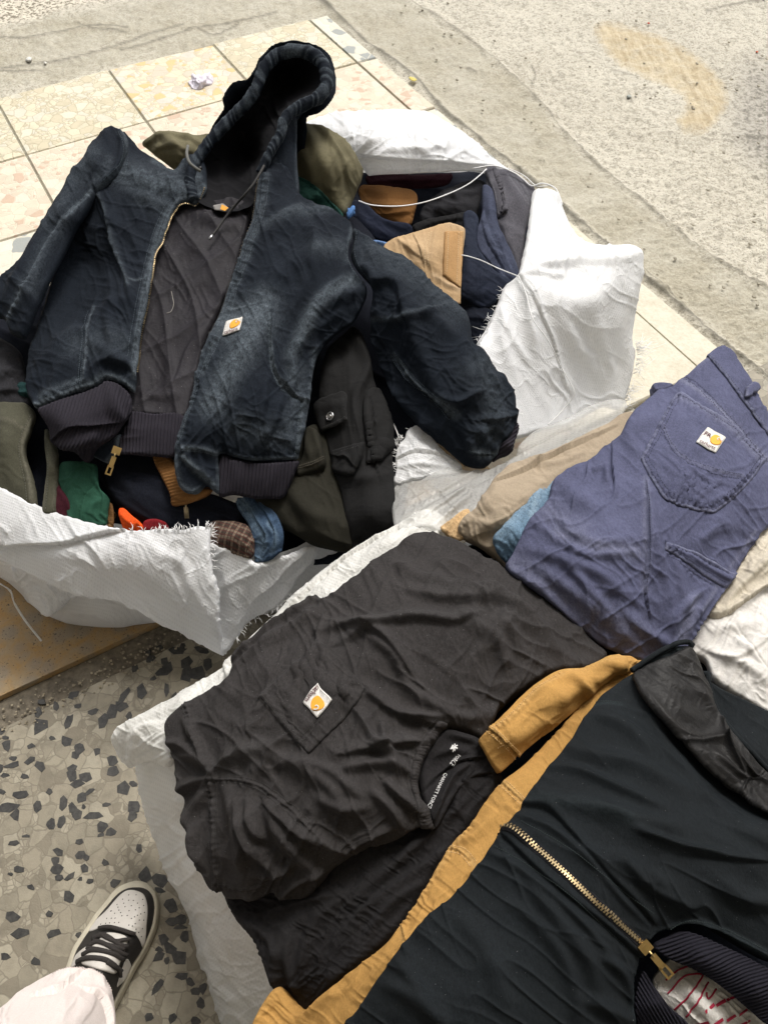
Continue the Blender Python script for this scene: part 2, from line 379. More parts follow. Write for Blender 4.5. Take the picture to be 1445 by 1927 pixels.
def fabric(name, col, worn=None, rot=0, rough=.9, grain=.35, mott=.25, weave=260, wv=.25, sheen=.0, crinkle=.22, scr=55, fade=None, lint=0, heather=.5):
    """woven cloth: base dye, mottling, thread grain, twill relief, fine crumpling; 'wear' attribute shows the worn dye"""
    m, nt, b, o = newmat(name); co = coords(nt, rot); c = np.array(col)
    n1 = noise(nt, co, 9, 4, .6); n2 = noise(nt, coords(nt, rot, (1, .35, 1)), 900, 2, .7)
    base = mix(nt, ramp(nt, n1, [(.3, 0), (.7, 1)]), tuple(c*(1-mott)), tuple(c*(1+mott)))
    base = mix(nt, mth(nt, 'MULTIPLY', ramp(nt, n2, [(.3, 0), (.75, 1)]), grain), base, tuple(np.minimum(c*2.2+.004, 1)))
    n5 = noise(nt, coords(nt, rot+40, (1, .5, 1)), 340, 3, .75); base = mix(nt, ramp(nt, n5, [(.30, heather), (.52, 0)]), base, tuple(c*.45)); base = mix(nt, ramp(nt, n5, [(.52, 0), (.74, heather)]), base, tuple(np.minimum(c*1.9+.004, 1)))
    if worn is not None:
        n3 = noise(nt, co, 85, 5, .75); f = mth(nt, 'MULTIPLY', attr(nt, 'wear'), ramp(nt, n3, [(.30, .25), (.64, 1)])); f = mth(nt, 'MULTIPLY', f, ramp(nt, n5, [(.34, .40), (.60, 1)])); f = mth(nt, 'MULTIPLY', f, ramp(nt, n2, [(.25, .45), (.6, 1)]), clamp=True)
        base = mix(nt, f, base, worn)
    if fade is not None: base = mix(nt, mth(nt, 'MULTIPLY', attr(nt, 'fade'), 1.0, clamp=True), base, fade)
    if lint:
        n4 = noise(nt, co, 420, 1, .5); base = mix(nt, ramp(nt, n4, [(.785, 0), (.80, lint)]), base, (.5, .5, .5))
    nt.links.new(base, b.inputs['Base Color']); b.inputs['Roughness'].default_value = rough
    b.inputs['Specular IOR Level'].default_value = .12
    if sheen: b.inputs['Sheen Weight'].default_value = sheen; b.inputs['Sheen Roughness'].default_value = .5
    tw = wave(nt, coords(nt, rot+38), weave, .6); cr_ = noise(nt, co, scr, 5, .62, .6)
    bump(nt, b, [(cr_, .006, crinkle), (n5, .0009, .5), (n2, .0006, .4), (tw, .0006, wv)])
    return m
def plain(name, col, rough=.6, metal=0.0, nz=0.0, nscale=80, spec=.5):
    m, nt, b, o = newmat(name)
    if nz:
        co = coords(nt); f = noise(nt, co, nscale, 4); c = np.array(col); nt.links.new(mix(nt, ramp(nt, f, [(.3, 0), (.7, 1)]), tuple(c*(1-nz)), tuple(np.minimum(c*(1+nz), 1))), b.inputs['Base Color']); bump(nt, b, [(f, .002, .3)])
    else: b.inputs['Base Color'].default_value = (*col, 1)
    b.inputs['Roughness'].default_value = rough; b.inputs['Metallic'].default_value = metal; b.inputs['Specular IOR Level'].default_value = spec
    return m
def sackmat(name, col, rot=0, dens=1.0, rough=.42, thin=0):
    m, nt, b, o = newmat(name); co = coords(nt, rot); c = np.array(col)
    n1 = noise(nt, co, 14, 5, .6); w1 = wave(nt, co, 68*dens, .5, 'X', 6); w2 = wave(nt, co, 68*dens, .5, 'Y', 6); ws = mth(nt, 'MAXIMUM', w1, w2)
    base = mix(nt, ramp(nt, n1, [(.3, 0), (.7, 1)]), tuple(c*.96), tuple(np.minimum(c*1.03, .93)))
    base = mix(nt, mth(nt, 'MULTIPLY', ramp(nt, ws, [(.0, 1), (.6, 0)]), .32), base, tuple(c*.66))
    nt.links.new(base, b.inputs['Base Color']); b.inputs['Roughness'].default_value = rough; b.inputs['Specular IOR Level'].default_value = .5
    def crease(sc_, sc2):
        f = noise(nt, coords(nt, rot+25, (1, .45, 1)), sc_, 3, .55, 1.2); r = mth(nt, 'ABSOLUTE', mth(nt, 'SUBTRACT', f, .5)); return ramp(nt, r, [(.0, 1), (.035, .25), (.12, 0)])
    bump(nt, b, [(crease(9, 0), .004, .32), (crease(31, 0), .0014, .4), (noise(nt, co, 60, 4, .6, .6), .004, .25), (ws, .0008, .45)])
    t = nt.nodes.new('ShaderNodeBsdfTranslucent'); nt.links.new(base, t.inputs[0]); ms = nt.nodes.new('ShaderNodeMixShader'); ms.inputs[0].default_value = .30
    nt.links.new(b.outputs[0], ms.inputs[1]); nt.links.new(t.outputs[0], ms.inputs[2]); out = ms.outputs[0]
    if thin:
        tr = nt.nodes.new('ShaderNodeBsdfTransparent'); m2 = nt.nodes.new('ShaderNodeMixShader'); m2.inputs[0].default_value = thin; nt.links.new(out, m2.inputs[1]); nt.links.new(tr.outputs[0], m2.inputs[2]); out = m2.outputs[0]
    nt.links.new(out, o.inputs[0]); return m
# ================================================================== SETTING
def G(px, py, z=0.0): return P(px, py, z)
# --- concrete road: relief + stains + cracks
def concrete_mat():
    m, nt, b, o = newmat('concrete'); co = coords(nt)
    big = noise(nt, co, 2.2, 5, .6); fine = noise(nt, co, 120, 5, .7); spk = noise(nt, co, 55, 3, .65, .3); spk2 = noise(nt, co, 150, 2, .6)
    ag = ramp(nt, spk, [(.40, 1), (.50, 0)]); ag2 = ramp(nt, spk2, [(.36, 1), (.43, 0)])
    pale = mix(nt, ramp(nt, big, [(.35, 0), (.65, 1)]), (.36, .325, .25), (.52, .485, .395))
    rough_ = mix(nt, ramp(nt, fine, [(.3, 0), (.7, 1)]), pale, (.60, .57, .49)); rough_ = mix(nt, mth(nt, 'MULTIPLY', ag, .58), rough_, (.27, .25, .20)); rough_ = mix(nt, mth(nt, 'MULTIPLY', ag2, .55), rough_, (.14, .125, .10))
    sm = mix(nt, ramp(nt, fine, [(.3, 0), (.72, 1)]), (.25, .225, .16), (.40, .37, .285)); b2 = noise(nt, co, 5, 5, .65); sm = mix(nt, ramp(nt, b2, [(.4, 0), (.7, .6)]), sm, (.50, .48, .41))
    fz = noise(nt, co, 7, 6, .7); fm = mth(nt, 'MULTIPLY_ADD', fz, 1.5, mth(nt, 'MULTIPLY_ADD', attr(nt, 'smooth'), 1.0, -.86)); c = mix(nt, ramp(nt, fm, [(.15, 0), (.75, .72)]), rough_, sm)
    stk = noise(nt, coords(nt, 35, (1, .12, 1)), 60, 4, .7); yl = mix(nt, ramp(nt, stk, [(.35, 0), (.65, 1)]), (.36, .27, .14), (.56, .47, .31)); sm_ = mth(nt, 'MULTIPLY_ADD', noise(nt, co, 16, 5, .7), 1.1, mth(nt, 'ADD', attr(nt, 'stain'), -.95)); c = mix(nt, ramp(nt, sm_, [(.0, 0), (.6, .72)]), c, yl)
    dk = mix(nt, ramp(nt, spk, [(.35, 0), (.6, 1)]), (.10, .095, .085), (.33, .31, .28)); c = mix(nt, mth(nt, 'MULTIPLY', attr(nt, 'dirt'), .8), c, dk)
    pb = mix(nt, ramp(nt, noise(nt, co, 75, 2, .5), [(.42, 0), (.52, 1)]), (.19, .165, .12), (.63, .58, .48)); c = mix(nt, attr(nt, 'pebble'), c, pb)
    c = mix(nt, mth(nt, 'MULTIPLY', attr(nt, 'crack'), .85, clamp=True), c, (.075, .07, .055))
    nt.links.new(c, b.inputs['Base Color']); b.inputs['Roughness'].default_value = .92; b.inputs['Specular IOR Level'].default_value = .2
    bump(nt, b, [(spk, .006, .5), (fine, .004, .7), (spk2, .003, .5)]); return m
CONC = concrete_mat()
LA = [(560, -40), (640, 30), (700, 88), (777, 140), (834, 206), (960, 305), (1100, 425), (1257, 557), (1350, 635), (1445, 712), (1620, 860)]     # edge of the paving
LB = [(690, -60), (793, 12), (870, 60), (960, 135), (1030, 205), (1061, 247), (1128, 309), (1241, 402), (1318, 464), (1411, 520), (1620, 640)]   # joint between gutter and road
def ground_extra(s, X, Y):
    D = (fbm(X*.02, Y*.035, 3, 4)-.5)*.012+(fbm(X*.09, Y*.16, 13, 3)-.5)*.009+(vn(X*.16, Y*.3, 8)-.5)*.0035
    for pts, wd, amp in [(LB, 5, -6), (LA, 8, -11)]: D += s.fold([(x+11*(vn(x*.035, y*.035, 12)-.5)+5*(vn(x*.12, y*.12, 14)-.5), y+9*(vn(x*.035, y*.035, 15)-.5)+5*(vn(x*.13, y*.11, 16)-.5)) for x, y in cr(pts, False, 14)], wd, amp, 'V', False)
    cracks = [[(0, 125), (60, 118), (120, 108), (160, 100), (220, 82), (262, 66), (300, 55), (345, 40)], [(0, 66), (50, 68), (120, 52), (170, 44), (240, 50)], [(150, 40), (175, 50), (236, 56)], [(225, 88), (262, 82), (300, 70), (330, 60), (372, 48), (440, 40), (520, 20)], [(372, 50), (400, 62), (420, 55), (450, 42)], [(0, 127), (30, 131), (80, 128)],
              [(1000, 120), (1006, 140), (1000, 155)], [(1157, 132), (1190, 140)], [(1183, 172), (1190, 190)], [(1180, 480), (1230, 520), (1300, 590), (1350, 640)], [(1330, 18), (1390, 5), (1445, -4)], [(880, 125), (895, 132)]]
    for c in cracks:
        c = [(x+4*(vn(x*.11, y*.13, 5)-.5), y+4*(vn(x*.12, y*.17, 6)-.5)) for x, y in c]
        D += s.fold(c, 4, -2.5, 'V'); s.mask('crack', c, 2.1, .62)
    s.mask('crack', [(x+6*(vn(x*.05, y*.05, 2)-.5), y+5*(vn(x*.07, y*.05, 4)-.5)) for x, y in cr(LA, False, 25)], 4.2, .85)
    s.mask('crack', [(x+5*(vn(x*.05, y*.05, 3)-.5), y+5*(vn(x*.07, y*.05, 5)-.5)) for x, y in cr(LB, False, 25)], 2.2, .55)
    s.area('smooth', LA+LB[::-1], .95, 40)
    s.area('smooth', [(-150, 205), (0, 178), (205, 132), (402, 88), (580, 44), (700, 60), (760, -20), (600, -150), (300, -20), (150, 18), (0, 45), (-150, 90)], .8, 26)
    s.area('pebble', [(-150, 50), (0, 40), (80, 28), (135, 8), (230, -10), (360, -60), (-150, -160)], .9, 16)
    s.area('stain', [(1120, 42), (1160, 36), (1230, 60), (1300, 90), (1340, 125), (1368, 160), (1372, 190), (1350, 230), (1330, 248), (1290, 250), (1272, 225), (1290, 190), (1250, 160), (1200, 140), (1150, 110), (1125, 75)], .95, 26)
    for k in range(7): D += s.fold([(1285+4*k, 205+6*k), (1320, 198+8*k), (1350, 210+6*k)], 3.5, 3.5)
    for k in range(5): D += s.fold([(1140+14*k, 60+12*k), (1200+14*k, 72+14*k), (1260+12*k, 100+14*k)], 3.5, 2.5)
    s.area('dirt', [(1400, 120), (1450, 110), (1600, 130), (1600, 340), (1460, 330), (1400, 290), (1375, 230), (1385, 170)], .75, 60)
    return D
gr = Cloth([(-160, -150, 0, 'c'), (1610, -150, 0, 'c'), (1610, 980, 0, 'c'), (-160, 980, 0, 'c')], h=3.0, edge=0, extra=ground_extra, under=0, base=None)
gr.W[..., 2] -= .006
_o = gr.build('road', CONC); _o['kind'] = 'structure'
_m = MB(); _m.add([(-60, -60, -.05), (60, -60, -.05), (60, 60, -.05), (-60, 60, -.05)], [(0, 1, 2, 3)]); _m.build('ground', CONC, kind='structure', smooth=False)
# --- paving of terrazzo tiles, on a mortar bed
def terr_mat(name, cols, bed, scale, dark=None, bumpy=.4, dirt=.3):
    m, nt, b, o = newmat(name); co = coords(nt)
    dn = N_(nt, 'TexNoise'); dn.inputs['Scale'].default_value = scale*.9; dn.inputs['Detail'].default_value = 2; nt.links.new(co, dn.inputs['Vector'])
    va = nt.nodes.new('ShaderNodeVectorMath'); va.operation = 'MULTIPLY_ADD'; va.inputs[1].default_value = (.022*30/scale,)*3; nt.links.new(dn.outputs['Color'], va.inputs[0]); nt.links.new(co, va.inputs[2]); cw = va.outputs[0]
    v1 = N_(nt, 'TexVoronoi'); v1.inputs['Scale'].default_value = scale; v1.inputs['Randomness'].default_value = 1; nt.links.new(cw, v1.inputs['Vector'])
    v2 = N_(nt, 'TexVoronoi'); v2.feature = 'DISTANCE_TO_EDGE'; v2.inputs['Scale'].default_value = scale; nt.links.new(cw, v2.inputs['Vector'])
    v3 = N_(nt, 'TexVoronoi'); v3.inputs['Scale'].default_value = scale*2.3; nt.links.new(cw, v3.inputs['Vector'])
    v4 = N_(nt, 'TexVoronoi'); v4.feature = 'DISTANCE_TO_EDGE'; v4.inputs['Scale'].default_value = scale*2.3; nt.links.new(cw, v4.inputs['Vector'])
    sp = nt.nodes.new('ShaderNodeSeparateColor'); nt.links.new(v1.outputs['Color'], sp.inputs[0]); sp3 = nt.nodes.new('ShaderNodeSeparateColor'); nt.links.new(v3.outputs['Color'], sp3.inputs[0])
    k = len(cols); st = [(i/k, c) for i, c in enumerate(cols)]
    big = ramp(nt, sp.outputs[0], st, 'CONSTANT'); small = ramp(nt, sp3.outputs[0], st, 'CONSTANT'); fine = noise(nt, co, 160, 4, .7); g2 = noise(nt, co, 30, 4, .6)
    isbig = ramp(nt, sp.outputs[1], [(.62, 1), (.63, 0)], 'CONSTANT'); chip = mix(nt, isbig, small, big)
    e1 = ramp(nt, v2.outputs['Distance'], [(.015, 1), (.05, 0)]); e2 = ramp(nt, v4.outputs['Distance'], [(.03, 1), (.09, 0)])
    edge = nt.nodes.new('ShaderNodeMix'); nt.links.new(isbig, edge.inputs[0]); nt.links.new(e2, edge.inputs[2]); nt.links.new(e1, edge.inputs[3]); ed = mth(nt, 'MAXIMUM', edge.outputs[0], e1)
    c = mix(nt, ramp(nt, fine, [(.25, 0), (.75, .4)]), chip, mix(nt, .5, chip, tuple(np.array(bed)*.8)))
    c = mix(nt, mth(nt, 'MULTIPLY', ed, .8), c, bed)
    c = mix(nt, mth(nt, 'MULTIPLY', ramp(nt, g2, [(.45, 0), (.75, 1)]), dirt), c, tuple(np.array(bed)*.55))
    nt.links.new(c, b.inputs['Base Color']); b.inputs['Roughness'].default_value = .55 if bumpy < .3 else .85; b.inputs['Specular IOR Level'].default_value = .3
    bump(nt, b, [(ed, -.0015, bumpy), (fine, .002, .4)]); return m
T_CREAM = terr_mat('terrazzo_cream', [(.62, .57, .43), (.68, .63, .50), (.57, .51, .37), (.66, .60, .45), (.61, .58, .48)], (.42, .37, .26), 26, dirt=.2)
T_PINK = terr_mat('terrazzo_pink', [(.64, .57, .45), (.54, .40, .30), (.68, .62, .49), (.66, .60, .50), (.62, .56, .44), (.60, .51, .40), (.68, .61, .48)], (.58, .52, .41), 27, dirt=.2)
T_OCHRE = terr_mat('terrazzo_ochre', [(.66, .60, .45), (.70, .65, .52), (.64, .48, .24), (.58, .52, .42), (.70, .62, .46), (.60, .57, .50)], (.52, .45, .32), 26, dirt=.2)
T_GREY = terr_mat('terrazzo_pale', [(.62, .60, .50), (.66, .63, .54), (.30, .32, .31), (.64, .60, .50), (.66, .62, .52)], (.60, .57, .47), 19, dirt=.25)
def pale_mat():
    m, nt, b, o = newmat('worn_paving'); co = coords(nt); n = noise(nt, co, 9, 6, .65); f = noise(nt, co, 90, 5, .7); v = N_(nt, 'TexVoronoi'); v.inputs['Scale'].default_value = 17; nt.links.new(co, v.inputs['Vector']); sp = nt.nodes.new('ShaderNodeSeparateColor'); nt.links.new(v.outputs['Color'], sp.inputs[0])
    c = mix(nt, ramp(nt, n, [(.3, 0), (.7, 1)]), (.46, .41, .30), (.64, .60, .49)); c = mix(nt, ramp(nt, f, [(.35, 0), (.7, .6)]), c, (.68, .65, .56))
    chip = mth(nt, 'MULTIPLY', ramp(nt, sp.outputs[0], [(.90, 0), (.91, 1)], 'CONSTANT'), ramp(nt, v.outputs['Distance'], [(.28, 1), (.36, 0)])); c = mix(nt, mth(nt, 'MULTIPLY', chip, .8), c, (.22, .22, .21))
    nt.links.new(c, b.inputs['Base Color']); b.inputs['Roughness'].default_value = .85; bump(nt, b, [(f, .003, .5), (n, .01, .3)]); return m
T_PALE = pale_mat()
MORT = plain('mortar', (.27, .25, .19), .95, nz=.3, nscale=60)
A0 = G(205, 136)[:2]; U = G(402, 92)[:2]-G(2.6, 195)[:2]; U = U/np.linalg.norm(U); Vv = np.array([U[1], -U[0]]); TS = .418   # V runs towards the camera
la = cr(LA, False, 40); law = np.array([G(x, y)[:2] for x, y in la])
pav = thing('pavement', None, None, (A0[0], A0[1], 0)); pav['kind'] = 'structure'
def clipA(poly):
    """keep what lies on the shop's side of the paving edge"""
    a, b_ = np.array(G(690, 78)[:2]), np.array(G(1445, 712)[:2]); n = np.array([-(b_-a)[1], (b_-a)[0]]); n *= np.sign(n@(np.array([0, .5])-a)); a = a+n*.02
    out = []
    for i in range(len(poly)):
        p, q = poly[i], poly[(i+1) % len(poly)]; dp, dq = (p-a)@n, (q-a)@n
        if dp >= 0: out.append(p)
        if dp*dq < 0: out.append(p+(q-p)*dp/(dp-dq))
    return out
rt = random.Random(4)
sA, sB = G(0, 1322)[:2], G(290, 1186)[:2]; sd_ = (sB-sA)/np.linalg.norm(sB-sA); sn = np.array([-sd_[1], sd_[0]])      # the seam; sn points outdoors
def clipS(poly):
    out = []
    if not poly: return out
    a = sA+sn*(.306 if (sum(poly)/len(poly)-sA)@sd_ < 1.15 else .0)
    for i in range(len(poly)):
        p, q = poly[i], poly[(i+1) % len(poly)]; dp, dq = (p-a)@sn, (q-a)@sn
        if dp >= 0: out.append(p)
        if dp*dq < 0: out.append(p+(q-p)*dp/(dp-dq))
    return out
def slab(poly, z0, z1, mat, name, parent, bev=.004, tilt=0):
    poly = [np.array(p) for p in poly]; k = len(poly); c = sum(poly)/k; ti = [z1+tilt*(rt.random()-.5) for _ in poly]
    top = [np.r_[p+(c-p)/np.linalg.norm(c-p)*bev, t] for p, t in zip(poly, ti)]; mid = [np.r_[p, t-bev] for p, t in zip(poly, ti)]; bot = [np.r_[p, z0] for p in poly]
    m = MB(); F = [tuple(range(k))]+[(i+k, (i+1) % k+k, (i+1) % k, i) for i in range(k)]+[(i+2*k, (i+1) % k+2*k, (i+1) % k+k, i+k) for i in range(k)]
    area = sum(poly[i][0]*poly[(i+1) % k][1]-poly[(i+1) % k][0]*poly[i][1] for i in range(k))
    if area < 0: F = [f[::-1] for f in F]
    return m.add(top+mid+bot, F).build(name, mat, parent, smooth=False)
kinds = {(-3, 0): T_CREAM, (-2, 0): T_CREAM, (-1, 0): T_CREAM, (0, 0): T_OCHRE, (1, 0): T_CREAM, (2, 0): T_GREY}
for i in range(-4, 6):
    for j in range(0, 7):
        g = .0032; q = [A0+U*(TS*(i+a)+(g if a == 0 else -g))+Vv*(TS*(j+b_)+(g if b_ == 0 else -g)) for a, b_ in ((0, 0), (1, 0), (1, 1), (0, 1))]
        if j == 0: q[0] = q[0]+.012*Vv*rt.random(); q[1] = q[1]+.012*Vv*rt.random()
        pc = clipS(clipA(q))
        if len(pc) < 3: continue
        if (i >= 2 and j >= 3) or (i >= 1 and j >= 4): continue
        mat = kinds.get((i, j), T_PINK if j == 1 else rt.choice([T_CREAM, T_PINK, T_OCHRE, T_GREY]) if i < 2 else T_GREY)
        slab(pc, -.02, .010, mat, 'tile', pav, .004, .003)
slab(clipS(clipA([np.array(p) for p in (A0+U*TS*2.003+Vv*TS*3.01, A0+U*TS*5.5+Vv*TS*3.01, A0+U*TS*5.5+Vv*2.9, A0+U*TS*2.01+Vv*2.9)])), -.02, .009, T_PALE, 'paving_slab', pav, .004)
slab(clipS(clipA([np.array(p) for p in (A0+U*TS*1.01+Vv*TS*4.01, A0+U*TS*2.0+Vv*TS*4.01, A0+U*TS*2.0+Vv*2.9, A0+U*TS*1.01+Vv*2.9)])), -.02, .009, T_PALE, 'paving_slab', pav, .004)
bp = [A0+U*(-2.2)-Vv*(-.0), A0+U*3.2, A0+U*3.2+Vv*2.9, A0-U*2.2+Vv*2.2]
slab(clipS(clipA([np.array(p) for p in bp])), -.03, .004, MORT, 'mortar_bed', pav, .002)
# --- threshold slab, cement seam and the shop's terrazzo floor
def thresh_mat():
    m, nt, b, o = newmat('ochre_stone'); co = coords(nt); n = noise(nt, co, 28, 5, .65, .6); f = noise(nt, co, 170, 5, .7); pit = noise(nt, co, 240, 2, .5)
    v = N_(nt, 'TexVoronoi'); v.inputs['Scale'].default_value = 24; nt.links.new(co, v.inputs['Vector']); blob = ramp(nt, v.outputs['Distance'], [(.30, 1), (.55, 0)])
    c = mix(nt, ramp(nt, n, [(.35, 0), (.65, 1)]), (.40, .225, .06), (.36, .27, .16)); c = mix(nt, mth(nt, 'MULTIPLY', blob, .75), c, (.26, .225, .18)); c = mix(nt, ramp(nt, f, [(.3, .0), (.75, .55)]), c, (.24, .19, .12)); c = mix(nt, ramp(nt, pit, [(.30, .9), (.36, 0)]), c, (.05, .04, .03))
    nt.links.new(c, b.inputs['Base Color']); b.inputs['Roughness'].default_value = .7; bump(nt, b, [(f, .002, .5), (pit, .002, .5)]); return m
def band(d0, d1, z0, z1, mat, name, bev=.003, a=-2.2, b_=3.4):
    o = slab([sA+sd_*a+sn*d0, sA+sd_*b_+sn*d0, sA+sd_*b_+sn*d1, sA+sd_*a+sn*d1], z0, z1, mat, name, None, bev); return o
o = band(.004, .30, -.03, .014, thresh_mat(), 'threshold', .005, -2.2, 1.15); o['kind'] = 'structure'
CEM = plain('cement', (.145, .125, .095), .95, nz=.4, nscale=90)
o = band(-.075, .003, -.03, -.001, CEM, 'floor_joint', .003, -2.2, 1.3); o['kind'] = 'structure'
T_FLOOR = terr_mat('terrazzo_floor', [(.31, .28, .215), (.26, .235, .18), (.35, .32, .25), (.215, .19, .145), (.285, .255, .195)], (.19, .168, .128), 34, bumpy=.15, dirt=.45)
fl = thing('terrazzo_floor', None, None, (sA[0], sA[1]-.5, 0)); fl['kind'] = 'structure'
slab([sA+sd_*-2.2-sn*.055, sA+sd_*3.4-sn*.055, sA+sd_*3.4-sn*4.5, sA+sd_*-2.2-sn*4.5], -.03, .003, T_FLOOR, 'floor_slab', fl, .002)
def chipmat():
    m, nt, b, o = newmat('black_chip'); co = coords(nt); f = noise(nt, co, 130, 4, .6); nt.links.new(mix(nt, ramp(nt, f, [(.35, 0), (.75, 1)]), (.016, .016, .016), (.060, .057, .052)), b.inputs['Base Color']); b.inputs['Roughness'].default_value = .5; return m
CH_ = chipmat()
# dark chips seen in the floor: (x, y, long half-axis, short half-axis, turn)
chips = [(312, 62, 24, 12, -25), (333, 25, 16, 9, 10), (285, 40, 12, 7, -40), (279, 28, 8, 9, 90), (352, 70, 13, 18, 0), (372, 68, 17, 14, 0), (352, 48, 10, 16, 30), (311, 47, 8, 11, 20), (381, 25, 18, 8, 25), (268, 102, 11, 15, 15), (234, 112, 8, 20, 35), (314, 98, 6, 14, 0), (230, 130, 13, 12, 0), (212, 140, 12, 18, 10), (177, 140, 15, 8, -20), (197, 156, 10, 18, 20), (140, 109, 14, 7, -20), (147, 130, 10, 5, -15), (80, 122, 9, 6, 0), (74, 143, 9, 13, 10), (107, 130, 7, 11, 0), (131, 158, 8, 15, 20), (76, 166, 15, 18, 25), (5, 177, 10, 7, 0), (12, 189, 7, 5, 0), (15, 203, 9, 12, -10), (126, 195, 12, 10, 20), (151, 208, 11, 13, 30), (213, 232, 11, 11, 0), (213, 252, 12, 11, 0), (26, 241, 18, 7, -12), (27, 228, 10, 5, 0), (58, 232, 12, 6, -30), (79, 243, 14, 9, 40), (49, 262, 8, 7, 0), (12, 259, 10, 6, 0), (2, 247, 8, 9, 0), (144, 222, 11, 8, 0), (137, 246, 14, 7, -15), (160, 263, 15, 12, 0), (138, 262, 13, 12, 20), (147, 277, 14, 9, -20), (234, 285, 15, 14, 30), (170, 291, 12, 5, -35), (252, 276, 10, 8, 10), (42, 296, 19, 9, -5), (17, 320, 22, 12, -5), (32, 333, 10, 15, 15), (72, 318, 10, 13, 5), (121, 313, 9, 17, 5), (155, 302, 13, 9, -40), (137, 322, 9, 12, 0), (159, 319, 5, 6, 0), (147, 336, 10, 13, 0), (177, 336, 19, 10, -8), (202, 315, 10, 4, -5), (97, 352, 11, 12, 0), (117, 349, 10, 15, 15), (195, 357, 10, 13, 10), (210, 366, 12, 9, -20), (192, 372, 8, 4, -20), (51, 374, 9, 4, 0), (30, 387, 14, 7, -10), (151, 384, 8, 8, 0), (253, 320, 13, 14, 0), (251, 337, 9, 11, 20), (264, 397, 7, 13, -15), (113, 404, 13, 9, 10), (153, 409, 16, 8, -25), (165, 414, 8, 7, 0), (106, 420, 10, 9, -30), (200, 424, 8, 8, 0), (109, 435, 12, 12, 0), (162, 436, 9, 12, 10), (153, 455, 6, 5, 0), (133, 450, 13, 6, -35), (113, 453, 11, 8, -20), (38, 436, 12, 8, 10), (172, 459, 8, 6, 0), (275, 448, 14, 17, 20), (301, 457, 17, 14, -10), (218, 463, 13, 9, -40), (300, 475, 13, 6, 20), (131, 488, 13, 12, 0), (324, 505, 14, 15, 20), (325, 535, 12, 10, 0), (341, 530, 12, 11, 0), (340, 546, 14, 5, 0), (348, 562, 10, 14, 0), (310, 567, 11, 13, 0), (321, 585, 16, 15, 15), (301, 587, 8, 6, 0), (337, 602, 18, 15, 10), (300, 600, 9, 14, 40), (315, 608, 8, 8, 0), (26, 527, 14, 12, 10), (42, 557, 20, 10, -15), (104, 558, 14, 9, -15), (344, 637, 14, 9, -25), (297, 658, 8, 18, 35), (370, 665, 10, 9, 0), (360, 648, 9, 9, 0), (383, 660, 9, 12, 0), (380, 690, 10, 13, 0), (325, 716, 8, 12, 30), (282, 714, 11, 9, 0), (368, 721, 11, 11, 0), (140, 330, 6, 6, 0), (6, 290, 8, 6, 0), (22, 445, 6, 5, 0), (60, 470, 9, 6, 20), (95, 520, 8, 7, 0), (150, 560, 8, 8, 0), (12, 600, 10, 9, 0), (70, 610, 12, 8, 20), (345, 20, 8, 10, 0), (300, 20, 7, 6, 0), (410, 12, 12, 6, 20), (255, 60, 8, 9, 20), (290, 78, 9, 5, -30), (392, 52, 9, 12, 0), (330, 112, 7, 9, 0), (245, 148, 7, 8, 0), (100, 190, 7, 5, 0), (185, 215, 8, 9, 0), (60, 205, 10, 6, -30), (95, 290, 7, 7, 0)]
for x, y, a, b_, an in chips:
    k = rt.randint(5, 7); px, py = x, 1200+y; an = math.radians(an); ph = rt.random()*6; pts = []
    for q in range(k):
        t = ph+2*math.pi*q/k+(rt.random()-.5)*.7; r = .70+.46*rt.random(); u, v = a*r*math.cos(t), b_*r*math.sin(t)
        pts.append(G(px+u*math.cos(an)-v*math.sin(an), py+u*math.sin(an)+v*math.cos(an))[:2])
    slab(pts, -.004, .0034+.0006*rt.random(), CH_, 'stone_chip', fl, .0002)
for i in range(120):                                            # the floor goes on to the left and behind the photographer
    c = np.array([rt.uniform(-1.7, -.75) if i % 2 else rt.uniform(.75, 1.7), rt.uniform(-.6, .5)]); s_ = rt.uniform(.006, .018); k = rt.randint(5, 7)
    slab([c+s_*np.array([math.cos(2*math.pi*q/k), rt.uniform(.6, 1)*math.sin(2*math.pi*q/k)])*rt.uniform(.8, 1.2) for q in range(k)], -.004, .0036, CH_, 'stone_chip', fl, .0003)
# grit swept along the joint
m = MB()
for i in range(420):
    t = rt.random()*.75-.15; q = sA+sd_*t+sn*(rt.gauss(-.045, .018)); s_ = rt.uniform(.0006, .0022); m.box((q[0], q[1], .003+s_), ((1, .2, 0), (-.2, 1, 0.3), (0, -.2, 1)), (s_, s_*rt.uniform(.5, 1), s_*.7))
m.build('grit', plain('grit', (.30, .26, .19), .9, nz=.3), kind='stuff', smooth=False)
m = MB()
for i in range(260):
    px, py = rt.uniform(560, 1445), rt.uniform(0, 640); q = G(px, py); s_ = rt.uniform(.0012, .0042); m.box((q[0], q[1], s_*.5), ((1, rt.uniform(-.5, .5), 0), (-.3, 1, .3), (0, -.2, 1)), (s_, s_*rt.uniform(.5, 1), s_*.6))
m.build('loose_grit', plain('road_grit', (.38, .35, .28), .95, nz=.45, nscale=30), kind='stuff', smooth=False)
# --- unseen shop: ceiling edge set to shade the foreground, back wall pale for bounce
WALL = plain('shop_plaster', (.62, .60, .56), .9, nz=.05, nscale=8)
for nm, c, hs in (('shop_ceiling', (0, -1.5, 2.95), (4.5, 2.75, .08)), ('shop_back_wall', (0, -4.6, 1.45), (4.5, .1, 1.42))):
    m = MB(); m.box(c, ((1, 0, 0), (0, 1, 0), (0, 0, 1)), hs); o = m.build(nm, WALL, smooth=False)
    if 'ceiling' in nm: o['kind'] = 'structure'
    else: tag(o, 'plain pale plaster wall at the back of the shop', 'wall')
